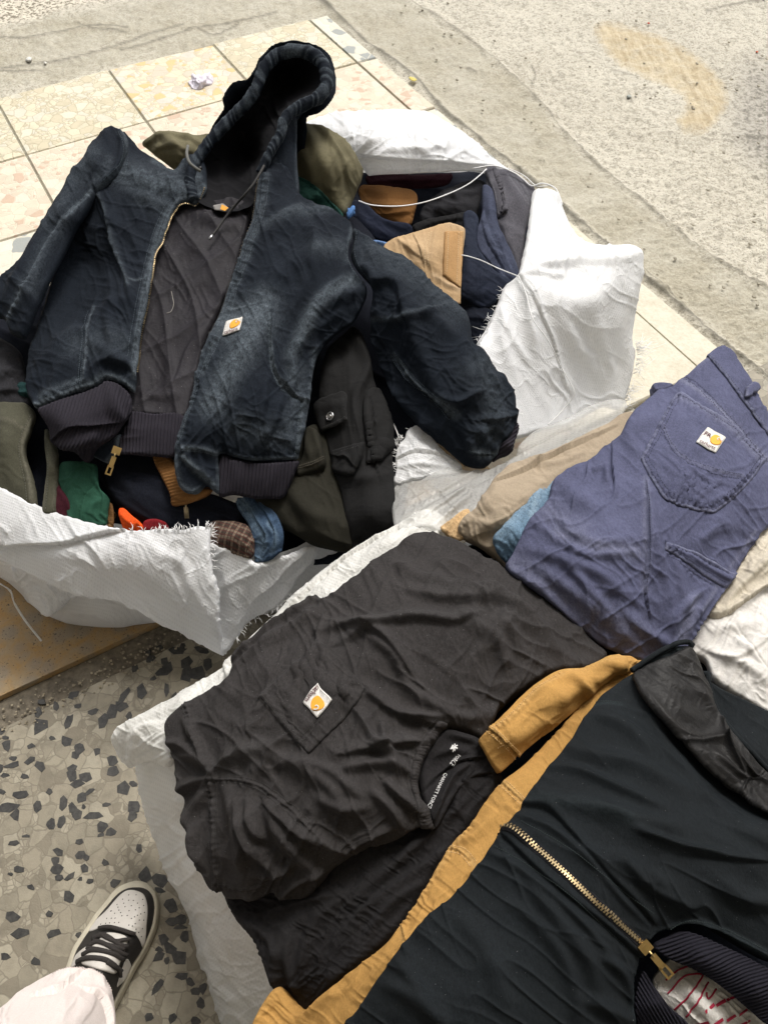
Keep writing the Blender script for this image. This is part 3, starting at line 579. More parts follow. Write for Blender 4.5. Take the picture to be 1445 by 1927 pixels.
# ================================================================== MATERIALS FOR THE CLOTHES
NAVY = fabric('washed_navy_duck', (.0060, .0088, .0138), worn=(.165, .198, .228), rough=.9, grain=.5, weave=330, wv=.45, crinkle=.30)
HOODLIN = fabric('black_jersey', (.0075, .0075, .009), rough=.95, grain=.25, wv=.1, heather=.2)
QUILT = fabric('quilted_nylon', (.020, .0185, .022), rough=.62, grain=.12, weave=500, wv=.08, crinkle=.30, scr=90, lint=.8, heather=.2)
RIB = fabric('rib_knit', (.020, .018, .024), rough=.95, grain=.3, wv=.1, crinkle=.1, heather=.2)
BLACK = fabric('black_cotton', (.011, .011, .012), rough=.9, grain=.3)
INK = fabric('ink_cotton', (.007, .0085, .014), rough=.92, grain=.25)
OLIVE = fabric('olive_canvas', (.052, .051, .036), worn=(.16, .15, .12), rough=.9, grain=.35, heather=.2)
OLIVED = fabric('dark_olive_canvas', (.016, .0152, .0112), worn=(.06, .055, .045), rough=.9, grain=.4, heather=.2)
SAGE = fabric('olive_jersey', (.115, .104, .064), rough=.95, grain=.25, crinkle=.35, scr=35, heather=.2)
GREEN = fabric('green_twill', (.020, .068, .044), worn=(.07, .14, .11), rough=.85, grain=.3, heather=.2)
BROWN = fabric('brown_duck', (.19, .092, .032), rough=.9, grain=.3, heather=.2)
TANJ = fabric('tan_canvas', (.36, .245, .135), worn=(.56, .43, .29), rough=.9, grain=.25, heather=.2)
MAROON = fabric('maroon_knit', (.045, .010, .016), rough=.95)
DENIM = fabric('blue_denim', (.030, .052, .090), worn=(.20, .28, .36), rough=.9, grain=.6)
SLATE = fabric('slate_blue_twill', (.036, .042, .068), worn=(.12, .14, .21), rough=.85, grain=.3)
GREYT = fabric('grey_twill', (.066, .064, .075), worn=(.19, .19, .21), rough=.85, grain=.3)
CARGO = fabric('black_ripstop', (.0105, .0105, .0108), worn=(.05, .05, .05), rough=.85, grain=.3, heather=.2)
CHAR = fabric('charcoal_fleece', (.020, .020, .023), rough=.95)
def plaid_mat():
    m, nt, b, o = newmat('brown_plaid'); co = coords(nt, 20); c = (.045, .028, .02)
    for ax, sc_, lo, col in (('X', 22, .72, (.20, .15, .11)), ('Y', 22, .72, (.20, .15, .11)), ('X', 48, .8, (.012, .008, .008)), ('Y', 48, .8, (.10, .025, .02))):
        c = mix(nt, mth(nt, 'MULTIPLY', ramp(nt, wave(nt, co, sc_, .0, ax), [(lo, 0), (lo+.08, 1)]), .6), c, col)
    nt.links.new(c, b.inputs['Base Color']); b.inputs['Roughness'].default_value = .95; return m
PLAID = plaid_mat()
ORANGE = fabric('orange_mesh', (.75, .085, .012), rough=.7, grain=.1); RED = fabric('red_cloth', (.15, .010, .014), rough=.9)
WHITEC = fabric('white_cotton', (.62, .60, .57), rough=.9, grain=.1, mott=.06, crinkle=.5, heather=.2)
SACK = sackmat('woven_white_sack', (.86, .875, .895), 24); SACKS = sackmat('grey_sack_side', (.80, .81, .82), 10, 1.3)
FILM = sackmat('clear_film', (.80, .80, .78), 15, .6, .14, thin=.5)
BRASS = plain('brass', (.56, .40, .17), .32, 1.0); STEELY = plain('antique_brass', (.42, .33, .20), .4, 1.0); SILVER = plain('dull_steel', (.55, .55, .55), .35, 1.0)
CORD = plain('black_cord', (.018, .017, .016), .8, nz=.3, nscale=400); STRING = plain('white_string', (.78, .78, .78), .6, nz=.06, nscale=200)
LABELW = fabric('label_white', (.68, .66, .63), rough=.7, grain=.15, mott=.05, weave=600); LOGO = plain('logo_orange', (.80, .36, .03), .7); INKM = plain('label_ink', (.10, .035, .04), .8); WPRINT = plain('white_print', (.6, .6, .6), .7); GOLDTH = plain('gold_thread', (.45, .28, .09), .8)
def thread(c=(.02, .025, .03)): return plain('thread', c, .85)
THN = thread((.075, .10, .12)); THB = thread((.010, .010, .010))
def patch(c, q, parent, ang, flip=1, txt='carhartt', big=True, fr=False):
    """woven brand patch: white square, orange mark with its curl, small lettering"""
    cl = Cloth([(*quadpt(q, 0, 0), 0, 'c'), (*quadpt(q, 1, 0), 0, 'c'), (*quadpt(q, 1, 1), 0, 'c'), (*quadpt(q, 0, 1), 0, 'c')], h=1.2, base=c, lift=.0028, edge=2, drop=.0007, under=.003, stiff=16)
    o = cl.build('brand_patch', LABELW, parent)
    def at_(u, v): return quadpt(q, u, v)
    k = 22; cx, cy, r = (.66, .42, .27) if fr else (.60, .42, .30)
    ring = [at_(cx+r*math.cos(t)*(1+.10*math.cos(t)), cy+r*math.sin(t)*(1-.08*math.cos(t-.6))) for t in np.linspace(0, 2*math.pi, k, False)]
    Cloth([(*p, 0) for p in ring], h=.9, base=cl, lift=.0006, edge=0, under=.0005).build('emblem', LOGO, o)
    sp = [at_(cx+r*(.10+.13*s_)*math.cos(a)+r*.42, cy-r*.34+r*(.10+.13*s_)*math.sin(a)) for s_, a in zip(np.linspace(0, 2.4, 14), np.linspace(1.2, 6.4, 14))]
    cordline(cl, sp, .0010, LABELW, o, 'emblem_curl', .0013, 5, .4)
    L = math.hypot(q[1][0]-q[0][0], q[1][1]-q[0][1]); x, y = at_(.5, .85); text_on(cl, txt, x, y, ang, L*.25, INKM, o, 'lettering', .0012)
    if fr: x, y = at_(.24, .40); text_on(cl, 'FR', x, y, ang, L*.32, INKM, o, 'lettering', .0012)
    e = [[at_(.05, .05), at_(.95, .05)], [at_(.95, .05), at_(.95, .95)], [at_(.95, .95), at_(.05, .95)], [at_(.05, .95), at_(.05, .05)]]
    stitch(cl, e, plain('patch_thread', (.42, .40, .37), .8), o, 3.2, .0003, .0003); return cl
W = lambda a, b, c, d, e, **k: (a, b, c, d, e, k) if k else (a, b, c, d, e)
def single(name, label, cat, outline, ctrl, mat, group=None, masks=(), **kw):
    """one garment showing as one piece of cloth: still an Empty-less mesh thing"""
    if mat not in (INK,): kw['noise'] = list(kw.get('noise', []))+[W(35, 8, 30, 2.6, 51), W(125, 10, 36, 3.2, 52)]
    if kw.get('edge', 14) <= 10: kw['edge'] = min(4, kw.get('edge')*.5); kw.setdefault('drop', .004)
    c = Cloth(outline, ctrl, **kw)
    for mk in masks: c.mask(*mk)
    o = c.build(name, mat); tag(o, label, cat, group); c.thing = o; return c
def rootof(name, label, cat, outline, group=None, z=0.0): return thing(name, label, cat, centre(outline, z), group)
def fray(c_at, pts, n, ln, mat, parent, name='frayed_threads', spread=.7, seed=1, dirn=None, r=.0004):
    """loose tape ends standing off a cut edge: pts (x, y, z)"""
    rr = random.Random(seed); p = cr(pts, False, 2.0); m = MB()
    for i in range(n):
        k = rr.randrange(1, len(p)-1); t = p[k+1]-p[k-1]; nx, ny = t[1], -t[0]; q = math.hypot(nx, ny)+1e-9; nx, ny = nx/q, ny/q
        if dirn is not None: nx, ny = dirn
        a = rr.gauss(0, spread); dx, dy = nx*math.cos(a)-ny*math.sin(a), nx*math.sin(a)+ny*math.cos(a); l = ln*rr.uniform(.35, 1.2); b_ = rr.gauss(0, .35)
        P0 = p[k]; pts3 = [P(P0[0]-dx*4, P0[1]-dy*4, P0[2]), P(P0[0]+dx*l*.5, P0[1]+dy*l*.5, P0[2]+.002), P(P0[0]+dx*l-dy*l*b_, P0[1]+dy*l+dx*l*b_, P0[2]+rr.uniform(-.008, .004))]
        m.tube(pts3, [r*1.6, r*1.5, r*.6], 4, .5)
    o = m.build(name, mat, parent); o['kind'] = 'stuff'; return o
def wall(name, rim, base, mat, parent, bulge=.03, n=90):
    """sack body: from the rim (world points) down to its footprint, bellied out"""
    R_ = cr([tuple(p) for p in rim], True, .02); t = np.linspace(0, len(R_)-1, n).astype(int); R_ = R_[t]; c = R_.mean(0); V = []
    for f, z, b_ in [(1, 1, 0), (1.0, .8, .5), (1, .5, 1), (1, .2, .9), (1, .03, .3), (.96, 0, 0)]:
        for i, p in enumerate(R_):
            d = p-c; d[2] = 0; l = np.linalg.norm(d)+1e-9; q = c+d*f+d/l*(bulge*b_+.008*math.sin(i*1.7+f*9+z*5)); V.append([q[0], q[1], max(.004, p[2]*z)])
    k = len(R_); F_ = np.array([(j*k+i, (j+1)*k+i, (j+1)*k+(i+1) % k, j*k+(i+1) % k) for j in range(5) for i in range(k)]); return mesh_np(name, V, [F_], mat, parent)
# ================================================================== LEFT SACK AND WHAT IS IN IT
sack1 = thing('woven_sack', 'white woven sack under the spread navy hooded jacket, its frayed mouth turned outwards', 'sack', centre([(330, 760)], 0), 'white woven sacks of clothes')
rim = [P(x, y, .25) for x, y in [(20, 930), (60, 800), (140, 600), (260, 470), (430, 400), (600, 440), (700, 560), (730, 800), (690, 960), (560, 1030), (400, 1030), (220, 990), (100, 960)]]
wall('sack_body', rim, None, SACKS, sack1, .025)
# belly below the turned-out mouth
B1 = Cloth([(-60, 1010, .14), (0, 1020, .15), (150, 1060, .18), (330, 1130, .18), (420, 1170, .12), (330, 1180, .05), (270, 1187, .012), (210, 1194, .006), (147, 1189, .006), (95, 1176, .006), (53, 1150, .008), (20, 1118, .010), (-20, 1085, .012), (-60, 1060, .02)], [(120, 1110, .14), (220, 1140, .13), (40, 1080, .13)], h=3, edge=20, drop=.02,
           folds=[([(60, 1110), (150, 1150), (280, 1165)], 12, 5, 'r'), ([(120, 1100), (200, 1160), (240, 1185)], 9, -4, 'V')], noise=[W(10, 26, 190, 5, 3, sharp=4), W(95, 40, 200, 4, 5)], under=.04)
B1.build('sack_side', SACKS, sack1)
C1 = Cloth([(18, 1070, .18), (80, 1075, .2), (160, 1105, .19), (141, 1128, .13), (126, 1140, .12), (112, 1152, .10), (95, 1162, .09), (78, 1160, .085), (58, 1142, .09), (38, 1112, .12)], [(90, 1130, .13)], h=2, edge=8, drop=.008, noise=[W(60, 12, 60, 7, 4), W(130, 14, 40, 6, 14)], under=.01)
C1.build('folded_lining', SACK, sack1)
# turned-out mouth, front
A1o = [(-40, 900, .30), (0, 916, .30), (53, 942, .30), (105, 963, .30), (174, 984, .305), (231, 995, .31), (274, 996, .315), (316, 994, .318), (347, 996, .318), (373, 989, .315), (400, 993, .305, 'c'), (397, 1031, .29), (402, 1074, .27), (413, 1116, .24), (416, 1168, .20), (421, 1237, .13, 'c'), (389, 1222, .14), (337, 1193, .16), (295, 1179, .175), (252, 1152, .19), (210, 1134, .20), (158, 1127, .205), (105, 1110, .21), (42, 1079, .215), (0, 1058, .22), (-40, 1045, .22)]
A1 = Cloth(A1o, [(300, 1060, .29), (200, 1070, .275), (100, 1040, .275), (340, 1120, .235), (380, 1060, .275), (0, 990, .28)], h=2.2, edge=6, drop=.006, jag=1.6,
           folds=[([(-40, 1024), (0, 1027), (70, 1026), (121, 1023), (180, 1008), (231, 997)], 26, 9, 'o', False), ([(395, 1000), (385, 1060), (400, 1130), (414, 1200)], 22, 9, 'r'), ([(230, 1030), (290, 1080), (350, 1130), (400, 1200)], 34, 10, 'r'), ([(120, 1060), (230, 1110), (330, 1180)], 22, 7, 'V'), ([(260, 1000), (300, 1040), (345, 1060), (372, 1110)], 13, -5, 'V'), ([(330, 1020), (350, 1080), (395, 1150)], 9, -4, 'V')],
           noise=[W(45, 26, 110, 6, 2, sharp=3), W(120, 30, 80, 4.5, 9, sharp=4), W(60, 14, 70, 2.5, 7, sharp=5)], under=.004)
A1.build('turned_out_mouth', SACK, sack1)
fray(None, [(240, 996, .312), (300, 996, .318), (350, 996, .318), (376, 989, .315), (402, 993, .305)], 44, 11, STRING, sack1, seed=3, spread=.3)
fray(None, [(400, 993, .305), (397, 1031, .29), (404, 1074, .27)], 24, 12, STRING, sack1, seed=4, dirn=(1, .1), spread=.5)
D1 = Cloth([(385, 1028, .27), (447, 1039, .265), (484, 1061, .255), (526, 1052, .255), (579, 1031, .26), (631, 1006, .265), (607, 1031, .24), (586, 1063, .22), (560, 1095, .20), (550, 1116, .185, 'c'), (516, 1147, .165), (468, 1173, .15), (447, 1200, .135), (421, 1237, .115, 'c'), (400, 1190, .14), (395, 1110, .20)], [(480, 1110, .21), (440, 1150, .17), (530, 1085, .22)], h=2.2, edge=6, drop=.006, jag=1.8,
           folds=[([(420, 1050), (430, 1120), (425, 1200)], 20, -10, 'V'), ([(470, 1075), (450, 1130), (440, 1190)], 16, 7, 'r'), ([(600, 1030), (530, 1080), (480, 1130), (440, 1180)], 14, 5, 'r')], noise=[W(130, 24, 90, 5, 2, sharp=4), W(60, 14, 60, 2.5, 7, sharp=5)], under=.004)
D1.build('mouth_corner', SACK, sack1)
fray(None, [(552, 1112, .187), (516, 1148, .165), (468, 1174, .15), (445, 1202, .135)], 30, 12, STRING, sack1, seed=5, dirn=(.7, .6), spread=.7)
# long loose string of the sack
m = MB(); q = cr([(-20, 1085, .20), (0, 1098, .18), (20, 1112, .14), (28, 1135, .09), (50, 1170, .05), (80, 1208, .012), (97, 1233, .006), (101, 1242, .005, 'c'), (85, 1248, .005), (52, 1266, .005)], False, 3); m.tube(P(q[:, 0], q[:, 1], q[:, 2]), .0022, 6, .6)
tag(m.build('sack_string', STRING), 'white tape string hanging off the left sack and bent on the ochre threshold', 'string')
# clothes inside
H1o = [(-60, 640, .27), (60, 560, .28), (200, 420, .30), (400, 310, .33), (620, 300, .33), (720, 480, .30), (790, 760, .26), (770, 900, .25), (745, 1000, .24), (690, 1050, .22), (560, 1062, .20), (470, 1062, .20), (395, 1035, .21), (230, 1010, .22), (60, 970, .22), (-60, 940, .22)]
H1 = single('left_sack_filler', 'added black filler cloth behind the gaps between the clothes of the left sack', 'trousers', H1o, [(300, 700, .28), (300, 900, .25), (560, 700, .28)], INK, 'dark clothes packed in the sacks', h=4, noise=[W(30, 40, 160, 9, 3), W(110, 30, 120, 6, 4)], under=.1)  # added black heap, keeps the gaps between the clothes above it dark
single('charcoal_shirt', 'charcoal shirt bundled in the sack at the left picture edge, above the olive trousers', 'shirt', [(-50, 610, .30), (10, 635, .31), (40, 660, .315), (52, 700, .31), (62, 750, .30), (40, 770, .30), (-50, 770, .30)], [(0, 690, .335)], CHAR, 'dark clothes packed in the sacks', h=2.5, folds=[([(-40, 655), (0, 650), (40, 668)], 10, 8, 'p'), ([(-40, 690), (5, 668), (45, 680)], 10, 10, 'p'), ([(-30, 720), (20, 700), (52, 716)], 9, 7, 'r'), ([(-30, 745), (20, 735), (55, 742)], 9, 7, 'p')], noise=[W(10, 14, 60, 5, 3)])
single('teal_cap', 'dark teal folded cloth edge under the charcoal shirt at the left', 'shirt', [(8, 712, .305), (35, 706, .31), (62, 720, .308), (66, 750, .30), (30, 752, .30), (10, 735, .30)], [(40, 730, .322)], fabric('dark_teal', (.012, .035, .036)), h=2.5, noise=[W(20, 12, 50, 4, 3)])
# olive trousers, left edge
ol = rootof('olive_trousers', 'faded olive canvas trousers at the left edge of the sack, fly open', 'trousers', [(40, 860)])
OT = Cloth([(-50, 765, .30), (0, 752, .31), (45, 752, .318), (68, 775, .318), (62, 810, .315), (50, 850, .31), (62, 900, .305), (66, 945, .30), (60, 962, .29), (20, 935, .29), (-50, 915, .29)], [(10, 840, .325), (35, 800, .33)], h=2.4, folds=[([(60, 790), (46, 840), (58, 900), (62, 950)], 8, 5, 'r'), ([(-30, 770), (20, 790), (50, 800)], 10, 4, 'r'), ([(0, 780), (20, 860), (30, 930)], 16, 6, 'r')], noise=[W(70, 22, 90, 5, 3), W(20, 12, 40, 2, 8)], edge=10)
OT.mask('wear', [(68, 775), (50, 810), (42, 845), (56, 900), (62, 950)], 4, .8).mask('wear', [(-40, 785), (20, 795), (55, 812)], 4, .6); OT.build('front_panel', OLIVE, ol)
OF = Cloth([(80, 800, .325), (98, 830, .325), (106, 850, .322), (108, 900, .315), (104, 950, .305), (98, 968, .30), (76, 962, .30), (80, 920, .305), (84, 880, .312), (80, 840, .318)], [(94, 880, .325)], h=2.2, folds=[([(97, 830), (96, 890), (90, 960)], 5, 3, 'r')], noise=[W(85, 14, 60, 3, 3)], edge=6)
OF.mask('wear', [(84, 860), (86, 910), (80, 960)], 3, .8).mask('wear', [(104, 850), (106, 900), (101, 955)], 3, .7); OF.build('fly_panel', OLIVE, ol)
stitch(OF, [[(90, 835), (93, 900), (86, 960)]], thread((.10, .10, .08)), ol, 5); stitch(OT, [[(60, 780), (42, 815), (36, 850), (48, 905), (54, 950)]], thread((.10, .10, .08)), ol, 5)
GRo = [(112, 872, .318), (122, 867, .322), (150, 866, .324), (174, 870, .322), (184, 878, .318), (186, 905, .312), (190, 922, .308), (206, 938, .304), (204, 960, .298), (196, 990, .285), (150, 986, .285), (128, 975, .29), (116, 930, .30), (108, 900, .31)]
GRn = single('green_trousers', 'green cotton waistband folded over, beside the open olive fly', 'trousers', GRo, [(150, 900, .322), (160, 950, .305)], GREEN, h=2, folds=[([(180, 875), (178, 905), (196, 935), (190, 970)], 6, 7, 'p'), ([(112, 905), (150, 900), (186, 905)], 3, -3, 'v', False), ([(186, 908), (160, 935), (150, 985)], 6, 6, 'o'), ([(196, 940), (175, 950), (168, 985)], 6, -6, 'V'), ([(130, 875), (136, 930), (150, 980)], 14, 4, 'r')], noise=[W(75, 20, 70, 3.5, 3)], edge=8)
single('maroon_sweater', 'maroon knit collar squeezed between the olive trousers and green waistband', 'sweater', [(98, 915, .300), (112, 910, .304), (128, 922, .302), (142, 955, .295), (148, 980, .288), (120, 975, .288), (98, 968, .29)], [(118, 945, .303)], MAROON, h=2, folds=[([(105, 915), (125, 940), (140, 975)], 6, 5, 'r')], edge=8)
single('corduroy_trousers', 'sliver of brown corduroy between the green waistband and the orange vest', 'trousers', [(200, 945, .292), (212, 950, .292), (214, 990, .28), (202, 992, .28)], [], fabric('corduroy', (.14, .075, .03)), h=1.6, edge=5, extra=lambda s, X, Y: .0012*np.sin(Y*1.6))
single('black_jacket', 'black cotton jacket lying deep in the left sack beneath the rib hem', 'jacket', [(170, 850, .30), (230, 845, .30), (300, 850, .305), (330, 880, .30), (390, 920, .298), (450, 945, .29), (448, 985, .275), (370, 1000, .27), (300, 995, .27), (230, 960, .28), (195, 915, .285)], [(290, 920, .30)], INK, 'dark clothes packed in the sacks', h=2.4, folds=[([(210, 870), (290, 905), (380, 930), (445, 950)], 14, 7, 'r'), ([(230, 900), (310, 950), (400, 975)], 14, 6, 'r'), ([(200, 860), (260, 940), (330, 990)], 12, 5, 'r')], noise=[W(25, 22, 120, 6, 4)])
single('orange_vest', 'bright orange mesh vest edge at the mouth of the left sack', 'vest', [(222, 958, .296), (232, 955, .298), (246, 966, .296), (262, 980, .292), (270, 992, .285), (268, 1004, .275), (236, 1000, .275), (226, 985, .285)], [(244, 978, .298)], ORANGE, h=1.6, edge=6, folds=[([(224, 962), (240, 980), (262, 996)], 4, 3, 'r')])
single('red_shirt', 'dark red cloth edge just right of the orange vest', 'shirt', [(270, 982, .285), (290, 976, .286), (312, 984, .284), (316, 1004, .272), (272, 1006, .272)], [], RED, h=2, edge=7)
# brown ribbed cuff jacket
bj = rootof('brown_jacket', 'brown duck jacket with ribbed cuff poking out below the navy jacket', 'jacket', [(340, 910)])
BJ = Cloth([(284, 855, .325), (310, 852, .33), (340, 880, .332), (372, 912, .33), (398, 918, .326), (394, 932, .316), (372, 945, .308), (340, 955, .303), (320, 952, .306), (316, 930, .315), (302, 900, .32)], [(345, 930, .325)], h=1.8, edge=7, folds=[([(318, 925), (350, 938), (392, 925)], 6, 4, 'r'), ([(322, 945), (350, 948), (385, 935)], 4, 3, 'r')], extra=lambda s, X, Y: np.where((X+(Y-900)*-.55) < 335, .0016*np.sin((X*.25+Y)*1.0), 0)); BJ.build('cuff', BROWN, bj)
m = MB(); a, n_ = BJ.at(350, 946, True); b_ = P(352, 974, .298); m.tube([a+n_*.003, a*.6+b_*.4+n_*.003], .0018, 6); m.box(a*.35+b_*.65, ((1, 0, 0), (b_-a)/np.linalg.norm(b_-a), n_), (.004, .009, .0015)); m.build('zip_pull', STEELY, bj)
single('white_shirt', 'white cotton hem showing below the right rib hem of the navy jacket', 'shirt', [(385, 925, .300), (410, 918, .306), (440, 922, .306), (462, 938, .298), (440, 948, .288), (400, 944, .29)], [], WHITEC, h=1.8, edge=7, noise=[W(10, 10, 50, 3, 3)])
single('plaid_shirt', 'brown plaid flannel shirt at the sack mouth behind the frayed white flap', 'shirt', [(394, 985, .285), (420, 978, .288), (455, 982, .286), (474, 998, .28), (480, 1030, .27), (470, 1052, .258), (430, 1042, .258), (398, 1034, .262)], [(440, 1010, .288)], PLAID, h=2, edge=10, folds=[([(465, 985), (462, 1020), (470, 1050)], 7, 5, 'r')], noise=[W(60, 18, 60, 3, 3)])
DJ = single('denim_jeans', 'faded blue denim fold between the plaid shirt and dark olive trousers', 'jeans', [(444, 938, .296), (470, 928, .302), (500, 940, .30), (522, 970, .296), (534, 1005, .286), (530, 1038, .27, 'c'), (505, 1056, .256), (478, 1058, .252, 'c'), (474, 1022, .268), (466, 988, .28), (450, 962, .288)], [(500, 1000, .289)], DENIM, h=1.8, edge=7, folds=[([(460, 940), (484, 980), (500, 1010), (490, 1048)], 5, 6, 'o'), ([(480, 935), (505, 975), (518, 1010), (514, 1045)], 5, 6, 'o'), ([(496, 985), (516, 1008), (508, 1040)], 5, 4, 'r')], noise=[W(60, 12, 40, 3, 3)], masks=[('wear', [(447, 945), (470, 985), (486, 1015), (480, 1050)], 3, .7), ('wear', [(455, 940), (480, 985), (496, 1015), (488, 1050)], 9, .8), ('wear', [(505, 985), (520, 1010), (512, 1040)], 5, .7)])
# dark olive cargo trousers
dk = rootof('cargo_trousers', 'dark olive cargo trousers hanging over the sack mouth under the navy jacket', 'trousers', [(570, 950)])
DO = Cloth([(470, 925, .31), (520, 905, .315), (545, 860, .325), (575, 800, .33), (610, 800, .33), (630, 870, .325), (650, 950, .315), (660, 1000, .30), (655, 1040, .275), (600, 1034, .265), (560, 1012, .265), (520, 990, .275), (490, 960, .29)], [(580, 930, .32), (600, 990, .30)], h=2.4, folds=[([(560, 930), (600, 990), (655, 1010)], 24, 10, 'r'), ([(480, 930), (540, 980), (600, 1030)], 14, 7, 'r'), ([(530, 910), (580, 960), (640, 985)], 14, 8, 'r'), ([(520, 985), (590, 1000), (650, 1020)], 12, 6, 'r')], noise=[W(30, 22, 120, 6, 3), W(70, 16, 60, 3, 8)], edge=14); DO.build('leg', OLIVED, dk)
OP = Cloth([(572, 800, .345), (592, 802, .35), (600, 815, .352), (612, 850, .348), (614, 870, .342), (606, 884, .335), (582, 892, .33), (560, 896, .328), (552, 888, .33), (566, 850, .338)], [(590, 850, .352)], h=2, edge=8, folds=[([(556, 880), (585, 874), (612, 862)], 4, 2.5, 'r'), ([(590, 805), (600, 850), (604, 880)], 7, 3, 'r'), ([(574, 820), (582, 860), (580, 890)], 7, 3, 'r')], noise=[W(70, 12, 40, 2.5, 3)])
OP.mask('wear', [(552, 884), (585, 876), (614, 864)], 6, .5); OP.build('pocket_flap', OLIVED, dk); stitch(OP, [[(558, 878), (584, 871), (611, 858)], [(559, 882), (585, 875), (612, 862)]], thread((.16, .14, .11)), dk, 3.5, .0004)
# black cargo trousers with snap flap
bk = rootof('cargo_trousers', 'black cargo trousers with a snapped pocket flap, right of the navy front panel', 'trousers', [(670, 850)])
BC = Cloth([(600, 700, .34), (612, 660, .35), (640, 625, .36), (668, 610, .365), (690, 640, .362), (705, 700, .355), (722, 760, .35), (738, 830, .34), (745, 900, .33), (748, 980, .31), (744, 1000, .30), (715, 1018, .285), (690, 1042, .27), (675, 1048, .262), (655, 1042, .262), (648, 990, .29), (640, 940, .305), (625, 890, .315), (610, 830, .325), (596, 765, .33)], [(655, 700, .375), (670, 800, .365), (690, 900, .345), (700, 970, .33)], h=2.2, folds=[([(640, 640), (655, 655), (672, 650), (690, 690)], 10, 8, 'r'), ([(665, 620), (690, 690), (672, 740), (668, 800)], 10, -12, 'V'), ([(688, 745), (690, 800), (705, 870), (712, 900)], 8, 8, 'o'), ([(628, 640), (618, 700), (612, 760)], 14, 7, 'r'), ([(655, 655), (660, 690), (658, 740)], 9, -5, 'v'), ([(640, 895), (690, 900), (744, 890)], 12, -6, 'V'), ([(650, 920), (660, 980), (668, 1040)], 16, 7, 'r'), ([(730, 900), (735, 950), (720, 1005)], 14, 6, 'r'), ([(672, 1010), (680, 1030), (690, 1042)], 10, 6, 'V')], noise=[W(80, 22, 100, 6, 3), W(20, 16, 50, 3, 8), W(130, 14, 60, 2.5, 12)], edge=10); BC.build('leg', CARGO, bk)
BF = Cloth([(592, 762, 0, 'c'), (648, 742, 0, 'c'), (662, 752, 0), (660, 796, 0, 'c'), (612, 816, 0, 'c')], base=BC, lift=.012, h=1.8, edge=4, drop=.002, folds=[([(600, 775), (640, 766), (660, 770)], 12, 4, 'r')], under=.012); BF.mask('wear', [(614, 814), (660, 794)], 3, .8); BF.build('snap_flap', CARGO, bk)
stitch(BF, [[(615, 809), (658, 790)]], thread((.07, .07, .07)), bk, 3.5, .0004)
m = MB(); a, n_ = BF.at(630, 789, True); t1 = np.cross(n_, [0, 1, 0]); t1 /= np.linalg.norm(t1); t2 = np.cross(n_, t1); ring = [a+n_*.0022+.0075*(math.cos(t)*t1+math.sin(t)*t2) for t in np.linspace(0, 2*math.pi, 25)]; m.tube(ring, .0017, 6); ring = [a+n_*.0026+.0028*(math.cos(t)*t1+math.sin(t)*t2) for t in np.linspace(0, 2*math.pi, 17)]; m.tube(ring, .0014, 6); m.build('snap_button', SILVER, bk)
m = MB(); m.tube([a, a+n_*.0022], .007, 16); m.build('snap_socket', plain('dark_steel', (.05, .05, .05), .3, .8), bk)
BP = Cloth([(628, 850, 0, 'c'), (655, 842, 0), (684, 834, 0, 'c'), (682, 865, 0), (676, 892, 0, 'c'), (668, 900, 0), (634, 890, 0), (630, 872, 0)], base=BC, lift=.012, h=1.8, edge=6, drop=.006, folds=[([(634, 862), (660, 868), (676, 896)], 7, 6, 'o'), ([(676, 836), (676, 870), (670, 896)], 6, 4, 'r')], under=.012); BP.build('pocket', CARGO, bk); stitch(BP, [[(632, 858), (656, 851), (680, 843)]], thread((.07, .07, .07)), bk, 3.5, .0004)
BT = Cloth([(684, 745, 0), (712, 732, 0), (724, 760, 0), (736, 820, 0), (741, 840, 0, 'c'), (726, 860, 0), (712, 872, 0), (688, 874, 0, 'c'), (690, 830, 0), (686, 790, 0)], base=BC, lift=.009, h=1.8, edge=5, drop=.005, folds=[([(692, 750), (700, 800), (704, 870)], 8, 6, 'o'), ([(716, 745), (726, 800), (714, 868)], 9, 5, 'r')], under=.01); BT.build('strap_flap', CARGO, bk)
# ================================================================== REAR SACK
sack2 = thing('woven_sack', 'white woven sack standing behind, open towards the right with tan and slate trousers inside', 'sack', centre([(830, 480)], 0), 'white woven sacks of clothes')
rim = [P(x, y, .25) for x, y in [(640, 330), (700, 290), (840, 285), (940, 320), (990, 400), (980, 520), (930, 640), (880, 700), (760, 640), (660, 520)]]
wall('sack_body', rim, None, SACKS, sack2, .02)
H2 = single('rear_sack_filler', 'added black filler cloth at the bottom of the rear sack, behind the gaps', 'shirt', [(640, 420, .22), (660, 330, .26), (760, 320, .27), (880, 318, .27), (950, 330, .27), (1000, 400, .26), (985, 520, .25), (930, 650, .24), (890, 700, .22), (760, 560, .20)], [(800, 420, .21), (900, 500, .24)], INK, 'dark clothes packed in the sacks', h=3.5, noise=[W(20, 30, 120, 9, 3), W(100, 20, 80, 6, 7)], under=.06)  # added black filler so the gaps in the rear sack stay dark
E1o = [(560, 240, .36), (590, 216, .37), (625, 204, .37), (680, 200, .37), (740, 198, .37), (790, 200, .37), (820, 208, .37), (855, 228, .365), (895, 255, .36), (925, 285, .355), (945, 303, .35), (962, 318, .345), (945, 322, .345), (905, 319, .352), (850, 322, .358), (780, 327, .36), (690, 329, .36, 'c'), (660, 300, .37), (600, 260, .37)]
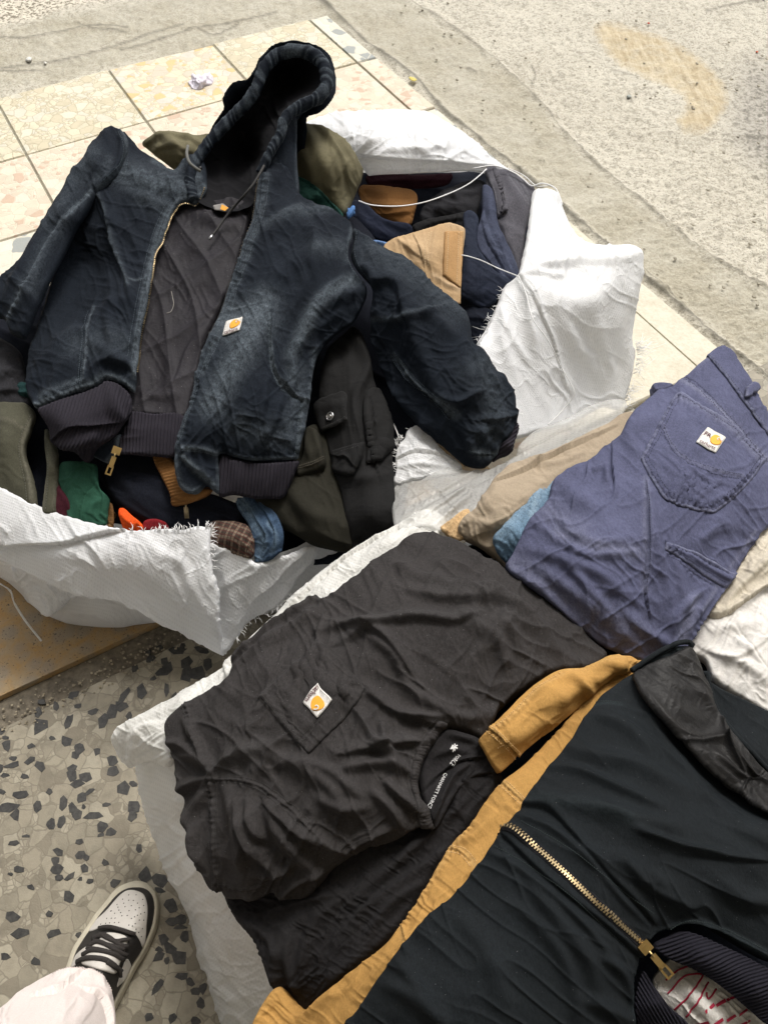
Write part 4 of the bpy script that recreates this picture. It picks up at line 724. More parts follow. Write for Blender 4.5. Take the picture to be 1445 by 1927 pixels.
E1 = Cloth(E1o, [(700, 250, .42), (800, 255, .415), (880, 285, .385), (650, 235, .40), (720, 290, .405)], h=2.2, edge=12, drop=.012, folds=[([(650, 285), (700, 255), (760, 228), (810, 214)], 9, 7, 'r'), ([(672, 282), (730, 255), (790, 236)], 7, -6, 'V'), ([(670, 292), (740, 300), (830, 305), (930, 316)], 15, 8, 'o', False), ([(715, 285), (760, 279), (800, 279), (850, 270)], 7, 5, 'r'), ([(800, 230), (820, 255), (860, 275)], 9, 6, 'r'), ([(740, 275), (760, 255), (800, 240)], 8, -5, 'V')],
           noise=[W(150, 12, 90, 4.5, 2, sharp=4), W(30, 14, 60, 4.5, 7, sharp=5), W(80, 12, 60, 3.5, 13, sharp=5)], under=.006); E1.build('turned_out_mouth', SACK, sack2)
stitch(E1, [[(690, 318), (720, 314), (760, 312), (800, 312)]], STRING, sack2, 4, .0005, name='hem_stitching'); cordline(E1, [(770, 326), (850, 320), (905, 317), (950, 320)], .0015, STRING, sack2, 'hem_edge', .001)
cordl = lambda pts, r, nm, par=sack2: MB().tube((lambda q: P(q[:, 0], q[:, 1], q[:, 2]))(cr(pts, False, 4)), r, 6, .8).build(nm, STRING, par)
cordl([(890, 317, .36), (930, 312, .365), (965, 324, .365), (985, 338, .362), (1000, 350, .36), (1020, 345, .368), (1045, 355, .365), (1058, 385, .35)], .0018, 'hem_rope')
cordl([(955, 316, .362), (985, 330, .36), (1010, 350, .362), (1035, 348, .368)], .0012, 'hem_rope')
F1o = [(1003, 356, .372), (1012, 350, .375), (1034, 351, .375), (1052, 360, .37), (1060, 380, .355), (1068, 400, .345), (1080, 425, .34), (1093, 442, .335), (1110, 452, .335), (1130, 457, .335), (1160, 456, .34), (1189, 456, .34), (1208, 464, .335), (1217, 480, .325), (1214, 511, .30), (1207, 560, .26), (1199, 602, .22), (1194, 640, .19), (1200, 660, .17, 'c'), (1194, 700, .14), (1184, 735, .11), (1168, 770, .085), (1140, 765, .10), (1110, 780, .12), (1066, 802, .16), (1020, 812, .20), (960, 824, .24), (930, 770, .28), (905, 690, .315), (897, 650, .325), (908, 628, .33), (922, 600, .335), (936, 566, .342), (948, 536, .35), (965, 524, .358), (976, 512, .365), (982, 480, .37), (989, 450, .372), (996, 410, .375)]
F1 = Cloth(F1o, [(1040, 450, .372), (1100, 500, .355), (1180, 490, .345), (1060, 560, .345), (1130, 600, .295), (1000, 620, .325), (970, 560, .352), (1060, 700, .235), (1150, 690, .16), (970, 720, .275)], h=2.2, edge=8, drop=.009, jag=.6,
           folds=[([(975, 520), (1020, 500), (1080, 492), (1150, 490), (1205, 475)], 20, 14, 'p'), ([(985, 530), (1040, 560), (1100, 570), (1160, 530)], 26, -14, 'V'), ([(976, 518), (1005, 570), (1040, 640), (1060, 720), (1075, 745)], 5, 6, 'o'), ([(990, 530), (1000, 600), (1010, 680)], 12, 8, 'r'), ([(1198, 520), (1170, 580), (1150, 650), (1135, 710)], 16, 10, 'r'), ([(1040, 580), (1080, 640), (1120, 700), (1140, 740)], 14, -9, 'V'), ([(1120, 590), (1130, 650), (1150, 720)], 14, 9, 'r'), ([(960, 545), (945, 600), (950, 660), (980, 740)], 13, 8, 'r'), ([(940, 580), (965, 640), (1000, 690)], 8, -6, 'V'), ([(985, 450), (1010, 430), (1050, 410)], 14, 5, 'r'), ([(980, 522), (1010, 515), (1060, 520)], 6, 5, 'r'), ([(980, 522), (1000, 540), (1020, 590)], 6, -6, 'v')],
           noise=[W(70, 26, 130, 5.5, 2, sharp=4), W(110, 24, 90, 4.5, 7, sharp=4), W(30, 20, 80, 3, 9, sharp=5)], under=.005); F1.build('side_flap', SACK, sack2)
fray(None, [(1196, 640, .19), (1202, 665, .165), (1195, 700, .14), (1184, 735, .11), (1168, 768, .085)], 60, 24, STRING, sack2, seed=8, dirn=(1, .1), spread=.6)
fray(None, [(1196, 640, .19), (1200, 652, .18), (1200, 662, .17)], 12, 42, STRING, sack2, seed=12, dirn=(1, -.15), spread=.35)
fray(None, [(898, 650, .325), (922, 600, .335), (936, 566, .342), (948, 536, .35)], 22, 11, STRING, sack2, seed=9, dirn=(-1, -.2), spread=.6); fray(None, [(905, 640, .33), (930, 590, .34)], 4, 24, STRING, sack2, seed=19, dirn=(-1, .2), spread=.3)
cordl([(976, 520, .372), (955, 512, .375), (935, 504, .372), (905, 490, .378), (880, 482, .39), (868, 480, .392)], .0013, 'loose_string'); cordl([(976, 520, .375), (990, 555, .365), (1002, 600, .352), (1030, 640, .325), (1055, 690, .275), (1072, 720, .25), (1080, 742, .235), (1060, 770, .21), (1030, 800, .2)], .0012, 'loose_string')
tag(cordl([(915, 318, .372), (900, 332, .37), (880, 347, .365), (850, 362, .36), (800, 380, .36), (750, 388, .36), (700, 386, .37), (675, 378, .385)], .0017, 'white_string', None), 'white string slung across the open mouth of the rear sack', 'string')
# contents
single('brown_jacket', 'brown duck jacket folded with its rib showing, under the white string in the rear sack', 'jacket', [(676, 352, .315), (700, 346, .325), (740, 350, .328), (775, 356, .325), (786, 372, .318), (780, 400, .30), (770, 424, .285), (740, 418, .285), (705, 405, .29), (678, 388, .30)], [(730, 375, .325)], BROWN, 'brown jackets', h=2, edge=9, folds=[([(680, 378), (730, 388), (780, 385)], 7, -6, 'V'), ([(700, 404), (740, 402), (776, 398)], 6, 6, 'p'), ([(690, 360), (730, 362), (780, 368)], 8, 4, 'r')], extra=lambda s, X, Y: np.where((Y > 398-.1*(X-740)) & (X > 705), .0012*np.sin((X+.35*Y)*1.35), 0), noise=[W(15, 12, 50, 3, 3)])
single('navy_shirt', 'dark navy shirt heaped beside the navy jacket sleeve in the rear sack', 'shirt', [(656, 380, .32), (680, 376, .325), (700, 392, .318), (725, 412, .31), (770, 420, .305), (776, 440, .29), (755, 452, .28), (715, 452, .29), (670, 430, .30), (650, 405, .31)], [(700, 420, .312)], fabric('navy_cotton', (.009, .012, .024)), h=2, edge=9, folds=[([(690, 385), (710, 410), (760, 430)], 6, 5, 'r'), ([(670, 395), (700, 430), (740, 445)], 8, 5, 'r')], noise=[W(30, 12, 50, 3, 3)])
single('light_blue_shirt', 'scrap of bright blue shirt showing over the navy jacket shoulder', 'shirt', [(700, 452, .325), (725, 455, .33), (752, 464, .325), (757, 476, .318), (735, 480, .31), (705, 470, .31)], [], fabric('bright_blue', (.10, .17, .32)), h=1.6, edge=6)
single('blue_tee', 'small bright blue collar beside the olive sweatshirt at the sack rim', 'shirt', [(652, 400, .385), (664, 384, .395), (668, 392, .392), (660, 408, .38), (654, 412, .375)], [], fabric('sky_blue', (.10, .22, .50)), h=1.2, edge=4)
single('charcoal_hoodie', 'charcoal hooded top slumped at the back of the rear sack', 'hoodie', [(790, 410, .29), (798, 385, .30), (825, 362, .315), (860, 345, .32), (900, 335, .322), (915, 350, .318), (905, 375, .31), (890, 420, .295), (850, 430, .28), (805, 425, .28)], [(860, 375, .322)], CHAR, h=2.4, edge=10, folds=[([(820, 375), (850, 368), (880, 366), (905, 360)], 8, 8, 'p'), ([(810, 400), (840, 392), (880, 395)], 10, 7, 'r'), ([(840, 365), (830, 390), (835, 420)], 8, 5, 'r')], noise=[W(20, 14, 60, 4, 3)])
gt = rootof('grey_trousers', 'grey twill trousers folded against the far rim of the rear sack', 'trousers', [(960, 420)])
GT = Cloth([(915, 322, .345), (940, 316, .352), (962, 320, .356), (985, 335, .356), (1006, 352, .355), (1003, 385, .345), (990, 430, .335), (984, 480, .325), (976, 520, .315), (955, 510, .315), (935, 470, .325), (925, 420, .33), (918, 370, .335)], [(960, 380, .355), (960, 450, .34)], h=2, edge=4, drop=.004, folds=[([(930, 325), (945, 360), (950, 395), (938, 415)], 7, 9, 'o'), ([(950, 330), (975, 375), (985, 420)], 9, 7, 'r'), ([(962, 360), (952, 420), (966, 480)], 9, 6, 'r'), ([(940, 425), (965, 435), (985, 445)], 8, 5, 'r')], noise=[W(70, 14, 60, 3, 3)])
for k in range(3): GT.mask('wear', [(955+k*9, 330), (975+k*8, 360), (995, 385-k*6)], 2, .6)
GT.mask('wear', [(936, 330), (948, 365), (950, 395), (940, 415)], 3, .5); GT.build('leg', GREYT, gt); stitch(GT, [[(962, 325), (978, 350), (1000, 372)], [(975, 328), (990, 345), (1003, 356)]], thread((.15, .15, .17)), gt, 4, .0004)
WB = Cloth([(914, 322, 0), (932, 318, 0), (944, 345, 0), (952, 380, 0), (955, 405, 0, 'c'), (936, 414, 0, 'c'), (934, 390, 0), (922, 350, 0)], base=GT, lift=.010, h=1.6, edge=5, drop=.004, under=.01); WB.mask('wear', [(936, 412), (938, 385), (925, 345)], 2.5, .7); WB.build('waistband', GREYT, gt)
nt1 = single('slate_trousers', 'slate blue trousers laid between the tan jeans and grey twill in the rear sack', 'trousers', [(908, 348, .352), (924, 352, .355), (932, 380, .352), (938, 420, .345), (958, 460, .338), (975, 505, .33), (972, 525, .322), (950, 530, .315), (925, 500, .325), (900, 470, .335), (895, 440, .338), (906, 400, .345)], [(925, 450, .345)], SLATE, 'blue trousers', h=2, edge=7, folds=[([(915, 355), (922, 400), (930, 440), (960, 500)], 8, 7, 'r'), ([(905, 410), (915, 450), (950, 510)], 7, 6, 'o'), ([(925, 365), (918, 420), (905, 465)], 7, -5, 'V')], noise=[W(60, 10, 60, 4, 3)], masks=[('wear', [(900, 468), (925, 498), (955, 528)], 4, .6), ('wear', [(910, 400), (925, 450), (960, 505)], 3, .5)])
single('navy_trousers', 'dark navy trousers hanging right beside the tan jeans waistband', 'trousers', [(872, 400, .345), (888, 395, .348), (900, 410, .346), (898, 460, .338), (930, 505, .33), (962, 528, .322), (948, 545, .31), (930, 570, .295), (905, 580, .285), (880, 565, .29), (866, 555, .295), (868, 500, .315), (872, 440, .332)], [(900, 520, .325)], fabric('ink_twill', (.013, .017, .030), rough=.85), h=2, edge=9, folds=[([(880, 410), (878, 470), (884, 540)], 14, 6, 'r'), ([(872, 540), (900, 555), (940, 540)], 14, 6, 'r')], noise=[W(80, 20, 80, 4, 3)])
tj = rootof('tan_jeans', 'tan canvas jeans folded with the waistband up in the rear sack', 'jeans', [(810, 480)])
TJ = Cloth([(732, 452, .345), (770, 438, .352), (805, 428, .356), (830, 420, .36), (845, 417, .36), (868, 424, .356, 'c'), (876, 432, .352), (872, 470, .342), (868, 520, .328), (867, 570, .31, 'c'), (840, 570, .312), (795, 530, .325), (755, 495, .335), (722, 468, .34)], [(800, 460, .356), (845, 480, .348)], h=1.8, edge=3, drop=.003, folds=[([(775, 437), (790, 470), (800, 510)], 5, 4, 'o'), ([(745, 450), (770, 470), (800, 490)], 5, 5, 'p'), ([(825, 424), (815, 460), (812, 500)], 4, 4, 'r'), ([(840, 432), (836, 480), (834, 530)], 5, 4, 'o'), ([(740, 455), (790, 470), (830, 520)], 10, 6, 'r'), ([(815, 518), (840, 535), (864, 545)], 5, 4, 'r')], noise=[W(70, 12, 50, 3, 3), W(20, 10, 40, 2, 8)])
TJ.mask('wear', [(845, 420), (870, 430), (868, 490), (862, 545)], 7, .6).mask('wear', [(815, 518), (840, 535), (864, 545)], 5, .8).area('wear', [(740, 455), (800, 435), (815, 470), (790, 495)], .55, 40); TJ.build('leg', TANJ, tj)
TW = Cloth([(836, 436, 0, 'c'), (872, 436, 0, 'c'), (867, 545, 0, 'c'), (832, 520, 0, 'c')], base=TJ, lift=.004, h=1.6, edge=4, drop=.003, under=.006); TW.mask('wear', [(868, 440), (864, 500), (862, 540)], 4, .7); TW.build('waistband', fabric('tan_band', (.32, .19, .085), worn=(.55, .37, .20), heather=.2), tj); stitch(TJ, [[(812, 436), (806, 470), (806, 505)], [(807, 438), (801, 470), (800, 500)]], thread((.62, .50, .33)), tj, 4, .0005); stitch(TW, [[(842, 440), (838, 515)], [(862, 440), (858, 535)]], thread((.62, .50, .33)), tj, 4, .0005)
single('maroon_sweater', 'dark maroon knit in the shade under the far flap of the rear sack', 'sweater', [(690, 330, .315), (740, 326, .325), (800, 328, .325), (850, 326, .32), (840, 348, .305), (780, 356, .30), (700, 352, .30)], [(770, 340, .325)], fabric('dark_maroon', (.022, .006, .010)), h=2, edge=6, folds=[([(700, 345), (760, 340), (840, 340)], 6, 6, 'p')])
single('black_trousers', 'black trousers standing up between the charcoal hoodie and tan jeans', 'trousers', [(775, 425, .30), (800, 412, .31), (840, 405, .318), (880, 398, .325), (895, 412, .325), (890, 440, .31), (850, 440, .30), (800, 445, .295)], [], BLACK, 'dark clothes packed in the sacks', h=2, edge=6, folds=[([(790, 430), (830, 418), (885, 410)], 7, 7, 'p'), ([(860, 402), (856, 425), (850, 440)], 5, 5, 'o')])
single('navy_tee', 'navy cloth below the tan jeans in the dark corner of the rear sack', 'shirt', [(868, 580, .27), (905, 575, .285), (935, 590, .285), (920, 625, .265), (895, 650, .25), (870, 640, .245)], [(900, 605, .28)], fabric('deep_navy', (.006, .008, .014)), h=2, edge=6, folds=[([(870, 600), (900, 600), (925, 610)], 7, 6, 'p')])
# sweatshirt behind the navy hood
SW = rootof('olive_sweatshirt', 'olive jersey sweatshirt bunched up behind the navy hood', 'sweatshirt', [(620, 310)])
S1 = Cloth([(264, 268, .43), (280, 254, .44), (305, 246, .445), (335, 244, .445), (365, 248, .445), (400, 245, .44), (430, 255, .43), (420, 300, .40), (380, 330, .39), (340, 330, .39), (310, 312, .40), (285, 292, .41)], [(320, 275, .45), (370, 285, .44)], h=2, edge=10, folds=[([(270, 275), (300, 262), (340, 262), (390, 275)], 8, 10, 'p'), ([(285, 290), (320, 275), (365, 290)], 8, 9, 'p'), ([(300, 258), (330, 275), (345, 310)], 7, 7, 'r'), ([(350, 255), (360, 285), (350, 320)], 8, 7, 'r')], noise=[W(20, 14, 50, 6, 3), W(80, 10, 40, 4, 9)]); S1.build('sleeve', SAGE, SW)
S2 = Cloth([(545, 250, .45), (568, 228, .46), (590, 228, .46), (620, 240, .455), (650, 258, .45), (672, 285, .44), (686, 312, .425), (684, 335, .41), (676, 352, .40), (664, 378, .385), (650, 402, .375), (640, 405, .372), (600, 380, .38), (560, 350, .39), (540, 300, .42)], [(600, 290, .465), (640, 320, .44)], h=2, edge=11, folds=[([(570, 235), (595, 275), (620, 330), (645, 395)], 13, 10, 'r'), ([(590, 232), (620, 265), (645, 310), (660, 360)], 9, 10, 'p'), ([(612, 245), (650, 280), (672, 330)], 10, 8, 'r'), ([(565, 280), (590, 320), (600, 370)], 12, 8, 'r'), ([(620, 280), (640, 330), (645, 380)], 7, -8, 'V')], noise=[W(60, 14, 70, 6, 3), W(110, 10, 40, 3, 9)]); S2.build('body', SAGE, SW)
single('green_jacket', 'dark green nylon jacket edge tucked between sweatshirt and navy shoulder', 'jacket', [(556, 330, .42), (566, 332, .42), (590, 345, .41), (620, 375, .395), (645, 400, .385), (640, 412, .38), (600, 390, .385), (565, 372, .40), (554, 350, .41)], [(600, 365, .412)], fabric('dark_green', (.006, .026, .020)), h=1.6, edge=5, folds=[([(562, 335), (600, 360), (640, 403)], 5, 5, 'o')])
# scrap of paper on the tiles
m = Cloth([(356, 148, .010), (362, 139, .015), (374, 142, .018), (386, 138, .02), (396, 136, .016), (402, 148, .012), (399, 159, .010), (388, 162, .010), (378, 168, .010), (364, 168, .010), (357, 160, .010)], [(378, 152, .032)], h=1.0, edge=3, drop=.003, noise=[W(30, 6, 16, 12, 3), W(110, 5, 14, 9, 5)], under=.004); tag(m.build('crumpled_tissue', plain('tissue', (.62, .58, .64), .9, nz=.08, nscale=60)), 'crumpled pale tissue dropped on the far terrazzo tiles', 'tissue')
m = Cloth([(769, 144, .012), (778, 145, .013), (785, 150, .013), (780, 153, .012), (772, 150, .012)], [], h=.8, edge=1.5, drop=.001, under=.001); tag(m.build('yellow_leaf', plain('leaf', (.55, .45, .10), .7)), 'small yellow leaf on the paving edge beyond the sack', 'leaf')
for nm, x, y, r, col, lab in [('stone', 85, 117, 4.5, (.62, .60, .55), 'small pale stone on the concrete beside the tiles, near the top left'), ('stone', 55, 110, 8, (.60, .59, .54), 'flat whitish stone fragment on the top left concrete, left of a smaller one'), ('red_petal', 1220, 43, 3, (.45, .06, .03), 'tiny red petal on the far concrete above the yellow stain'), ('red_petal', 1424, 97, 3, (.45, .10, .04), 'tiny rust petal on the concrete near the right picture edge'), ('stone', 1183, 180, 6, (.34, .36, .33), 'grey pebble lying on the concrete below the yellow stain')]:
    pts = [(x+r*random.Random(k+x).uniform(.7, 1.2)*math.cos(k), y+.6*r*math.sin(k), 0.001) for k in np.linspace(0, 2*math.pi, 8, False)]
    c = Cloth(pts, [(x, y, .012 if nm == 'stone' else .004)], h=.8, edge=2, drop=.004 if nm == 'stone' else .001, under=.004); tag(c.build(nm, plain(nm, col, .9, nz=.15)), lab, 'stone' if nm == 'stone' else 'petal')
# ================================================================== NAVY HOODED JACKET
jk = rootof('hooded_jacket', 'washed navy hooded work jacket spread open on top of the left sack', 'jacket', [(380, 560)], z=.30)
# quilted back lining
def quilt(s, X, Y):
    Z = np.zeros_like(X)
    fam = [[(250+k*62, 380), (250+k*62+110, 560), (250+k*62+150, 800)] for k in range(-4, 5)]+[[(480, 330+k*92), (380, 420+k*92), (240, 500+k*92)] for k in range(0, 5)]
    for pts in [[(x+7*(vn(x*.02, y*.02, 3)-.5), y+7*(vn(x*.02, y*.02, 5)-.5)) for x, y in cr(p, False, 20)] for p in fam]: Z += s.fold(pts, 11, -6.5, 'v', False)
    return Z
Q1 = Cloth([(318, 400, .42), (345, 375, .43), (400, 372, .435), (470, 380, .43), (465, 430, .42), (440, 520, .41), (410, 590, .40), (385, 650, .39), (362, 740, .375), (348, 785, .368), (300, 782, .365), (246, 778, .365), (240, 740, .37), (262, 640, .385), (282, 540, .40), (295, 470, .41)], [(370, 450, .425), (340, 560, .395), (310, 680, .375)], h=2.0, edge=6, extra=quilt, folds=[([(350, 395), (400, 420), (455, 430)], 12, 8, 'r'), ([(300, 500), (350, 470), (400, 440)], 14, 6, 'r'), ([(420, 470), (390, 520), (340, 560)], 14, 6, 'r'), ([(400, 600), (350, 670), (330, 760)], 10, 7, 'p'), ([(300, 640), (320, 700), (318, 760)], 12, 6, 'r'), ([(262, 740), (300, 750), (345, 745)], 8, 4, 'r')], noise=[W(120, 14, 60, 2.2, 3), W(60, 16, 60, 2, 8), W(90, 8, 26, 1.2, 14)], under=.03)
Q1.build('quilted_lining', QUILT, jk)
m_t = thread((.045, .042, .05)); stitch(Q1, [[(300, 400), (296, 470), (285, 540)]], m_t, jk, 4, .0003)
cordline(Q1, [(314, 592), (322, 588), (328, 575), (326, 562), (324, 552)], .0005, plain('hair', (.35, .33, .3), .6), jk, 'loose_thread', .001)
ribx = lambda ax, ay, k, a: (lambda s, X, Y: a*np.sin((X*ax+Y*ay)*k))
R0 = Cloth([(245, 772, .372), (290, 776, .374), (340, 776, .374), (345, 800, .37), (330, 855, .352), (290, 858, .348), (250, 855, .348), (222, 850, .35), (226, 820, .36), (238, 795, .368)], [], h=1.2, edge=6, drop=.006, extra=ribx(1, .06, .98, .0016), noise=[W(5, 30, 120, 4, 3)]); R0.build('back_hem_rib', RIB, jk)
# hood: dark inside, denim shell, gathered rim
tubep = [(366, 376, .452), (358, 345, .462), (364, 312, .472), (382, 284, .485), (404, 256, .50), (436, 222, .52), (462, 196, .54), (482, 168, .56), (490, 145, .575), (502, 122, .59), (524, 103, .60), (553, 96, .605), (584, 101, .60), (607, 120, .59), (615, 144, .58), (612, 168, .57), (595, 186, .562), (569, 199, .555), (546, 213, .548), (534, 229, .54), (528, 253, .525), (512, 280, .51), (501, 303, .495), (490, 326, .48)]
HI = Cloth([tuple(p) for p in tubep]+[(475, 385, .45), (420, 400, .44)], [(555, 140, .52), (575, 160, .53), (520, 180, .50), (450, 260, .44), (480, 300, .42), (420, 330, .42), (440, 370, .42), (400, 300, .44), (520, 220, .50)], h=2, edge=0, folds=[([(545, 118), (530, 150), (500, 180), (470, 230)], 16, 10, 'o'), ([(400, 300), (450, 270), (500, 250)], 18, 10, 'r'), ([(560, 105), (548, 130), (545, 160)], 8, 8, 'r'), ([(395, 290), (420, 320), (430, 370)], 14, -10, 'V')], noise=[W(60, 20, 80, 6, 4), W(20, 20, 60, 4, 9)], under=0); HI.build('hood_lining', HOODLIN, jk)
# a closed back to the hood so that it is solid from the side
HB = Cloth([(372, 330, .38), (404, 250, .43), (428, 212, .48), (428, 190, .51), (440, 168, .53), (468, 158, .545), (484, 140, .56), (500, 112, .575), (530, 92, .585), (570, 90, .585), (610, 105, .575), (624, 145, .56), (620, 175, .55), (598, 200, .54), (570, 215, .53), (560, 300, .44), (520, 330, .40), (440, 370, .36)], [(540, 150, .46), (480, 240, .37)], h=3, edge=10, drop=.015, noise=[W(60, 20, 80, 4, 3)], under=.05); HB.build('hood_back', NAVY, jk)
HS = Cloth([(533, 236, .535), (548, 216, .54), (566, 205, .535), (582, 200, .535), (574, 214, .525), (563, 234, .51), (561, 270, .49), (561, 310, .475), (564, 362, .455), (540, 380, .452), (508, 372, .455), (484, 362, .458), (494, 330, .47), (514, 290, .495), (526, 262, .515)], [(545, 300, .482)], h=1.8, edge=6, folds=[([(540, 240), (548, 290), (545, 350)], 8, 5, 'r'), ([(556, 230), (556, 290), (553, 350)], 5, 4, 'r')], noise=[W(80, 12, 60, 3, 3)]); HS.mask('wear', [(556, 225), (557, 290), (560, 355)], 3, .4).mask('wear', [(516, 300), (500, 340), (490, 362)], 6, .35); HS.build('hood_shell', NAVY, jk)
def rim_tube(pts, r, name):
    q = cr(pts, False, 1.6); C_ = P(q[:, 0], q[:, 1], q[:, 2]); n = 18; k = len(q); T = np.gradient(C_, axis=0); T /= np.linalg.norm(T, axis=1)[:, None]; L = np.r_[0, np.cumsum(np.linalg.norm(np.diff(C_, axis=0), axis=1))]
    V = np.zeros((k, n, 3)); wr = np.zeros((k, n)); rr_ = np.broadcast_to(np.interp(np.arange(k), np.linspace(0, k-1, len(r)), r), (k,))
    for i in range(k):
        tc = np.array([0, 0, CH])-C_[i]; tc /= np.linalg.norm(tc); a = np.cross(T[i], tc); a /= np.linalg.norm(a); b_ = np.cross(a, T[i])
        for j in range(n):
            t = 2*math.pi*j/n; g = fbm(L[i]*120+math.sin(t)*1.3, math.cos(t)*1.2+L[i]*10, 4, 3)-.5; puck = 1-abs(2*vn(L[i]*95+.7*math.sin(t+1), math.sin(t)*.8, 3)-1)
            V[i, j] = C_[i]+rr_[i]*(1+.30*g+.20*(puck-.5))*(math.cos(t)*a*1.0+math.sin(t)*b_*.9); wr[i, j] = np.clip((puck-.45)*1.7, 0, 1)*.8
    F_ = np.array([(i*n+j, i*n+(j+1) % n, (i+1)*n+(j+1) % n, (i+1)*n+j) for i in range(k-1) for j in range(n)]); caps = np.array([[*range(n-1, -1, -1)], [(k-1)*n+j for j in range(n)]])
    return mesh_np(name, V.reshape(-1, 3), [F_, caps], NAVY, jk, {'wear': wr.ravel()})
rim_tube(tubep, [.011, .0115, .012, .0125, .012, .013, .0135, .014, .014, .013, .0115, .0105, .010], 'hood_rim')
# left front panel
LPo = [(230, 244, .475), (246, 258, .47), (263, 274, .465), (300, 300, .462), (326, 314, .465), (345, 292, .475), (358, 284, .482), (378, 292, .478), (388, 316, .468), (388, 350, .46), (382, 363, .455, 'c'), (371, 379, .452), (356, 376, .452), (342, 379, .452), (326, 395, .45), (305, 447, .445), (292, 473, .44), (284, 526, .43), (277, 573, .424), (267, 620, .418), (262, 662, .414), (259, 700, .41), (250, 736, .402, 'c'), (221, 716, .402), (198, 711, .40), (182, 722, .398), (155, 732, .39), (116, 744, .382), (66, 768, .36, 'c'), (50, 744, .355), (45, 713, .355), (50, 666, .36), (68, 610, .37), (100, 520, .385), (125, 460, .395), (155, 400, .42), (178, 358, .45), (200, 345, .458), (224, 322, .465), (236, 285, .472)]
PKL = [([(360, 372), (335, 372), (312, 400), (292, 450), (276, 520), (262, 600), (252, 660)], 8, 2.2, 'k', False), ([(70, 760), (116, 738), (155, 726), (185, 716), (225, 712)], 7, 2.2, 'k', False), ([(158, 728), (160, 690), (168, 630), (180, 580)], 5, 2, 'k', False)]
PKR = [([(500, 330), (492, 390), (474, 450), (448, 520), (424, 590), (400, 645), (378, 700), (360, 760), (342, 830)], 8, 2.2, 'k', False), ([(345, 847), (380, 850), (413, 860)], 7, 2.5, 'k', False), ([(420, 852), (470, 858), (560, 855)], 7, 2, 'k', False), ([(508, 600), (509, 656), (514, 699), (534, 730), (568, 757)], 5, 2, 'k', False), ([(414, 590), (442, 584), (468, 581), (498, 572)], 4, 1.6, 'k', False), ([(563, 765), (560, 810), (555, 858)], 4, 2, 'k', False)]
LP = Cloth(LPo, fs=1.35, ctrl=[(280, 340, .475), (250, 420, .445), (160, 500, .36), (140, 580, .365), (230, 560, .43), (230, 640, .425), (160, 660, .40), (100, 660, .385), (200, 440, .42), (330, 350, .468)], h=2, edge=6, drop=.008,
           folds=PKL+[([(182, 358), (205, 410), (222, 470), (240, 530), (246, 570)], 9, 10, 'p'), ([(205, 400), (240, 440), (270, 470)], 12, 5, 'r'), ([(178, 560), (165, 620), (158, 690), (158, 728)], 5, 4, 'o'), ([(238, 560), (200, 580), (180, 610), (170, 650)], 12, 6, 'r'), ([(168, 640), (200, 660), (250, 690)], 12, 6, 'r'), ([(170, 700), (200, 682), (240, 688), (258, 706)], 10, 9, 'p'), ([(110, 650), (140, 625), (180, 620)], 8, -5, 'V'), ([(60, 720), (100, 660), (150, 600)], 14, 6, 'r'), ([(85, 745), (120, 690), (150, 660)], 10, 5, 'r'), ([(215, 560), (205, 610), (215, 660)], 9, -6, 'V'), ([(240, 360), (290, 380), (320, 388)], 10, -5, 'V'), ([(235, 300), (280, 330), (340, 340)], 16, 7, 'r'), ([(240, 330), (290, 352), (345, 360)], 10, 5, 'r'), ([(270, 300), (300, 330), (340, 350)], 8, -4, 'V'), ([(220, 380), (215, 430), (225, 480)], 9, -7, 'V'), ([(130, 745), (160, 715), (200, 690)], 8, -4, 'V')],
           noise=[W(120, 18, 80, 5, 3), W(70, 14, 60, 3.5, 8), W(20, 14, 50, 3, 12), W(100, 7, 26, 1.4, 22), W(75, 22, 100, 4.5, 61, sharp=6, warp=.4), W(135, 26, 110, 4.5, 64, sharp=6, warp=.4), W(15, 22, 70, 3.5, 67, sharp=6, warp=.4)], under=.03)
for pts, wd, v in [([(388, 350), (371, 379), (342, 379), (326, 395), (305, 447), (290, 480), (283, 530), (276, 575), (266, 625), (261, 665), (258, 705)], 9, .95), ([(360, 372), (335, 372), (312, 400), (292, 450), (276, 520), (262, 600), (252, 660)], 5, .55), ([(66, 765), (116, 742), (155, 730), (182, 720), (200, 709), (225, 714), (250, 734)], 7, .9), ([(75, 745), (120, 725), (155, 715)], 6, .5), ([(240, 330), (290, 350), (350, 352)], 24, .6), ([(270, 370), (300, 380), (325, 385)], 20, .4), ([(246, 528), (268, 526), (284, 524)], 2, .6), ([(158, 728), (160, 690), (168, 630), (180, 580)], 3, .7), ([(182, 358), (205, 410), (225, 475), (243, 540)], 4, .5), ([(150, 650), (200, 640), (245, 650)], 30, .22), ([(360, 300), (372, 330), (375, 355)], 9, .6), ([(290, 305), (330, 320), (350, 300)], 8, .5), ([(238, 280), (226, 320), (196, 348)], 4, .6)]: LP.mask('wear', pts, wd, v)
LP.build('left_front', NAVY, jk)
stitch(LP, [[(364, 368), (336, 368), (314, 396), (294, 450), (274, 530), (258, 610), (248, 680)], [(354, 366), (334, 362), (306, 396), (284, 452), (266, 528), (250, 606), (240, 676)], [(153, 724), (155, 690), (162, 630), (172, 585)], [(149, 722), (150, 690), (157, 630), (167, 585)], [(243, 300), (234, 330), (206, 352)], [(70, 755), (116, 733), (150, 722)]], THN, jk, 4, .0004)
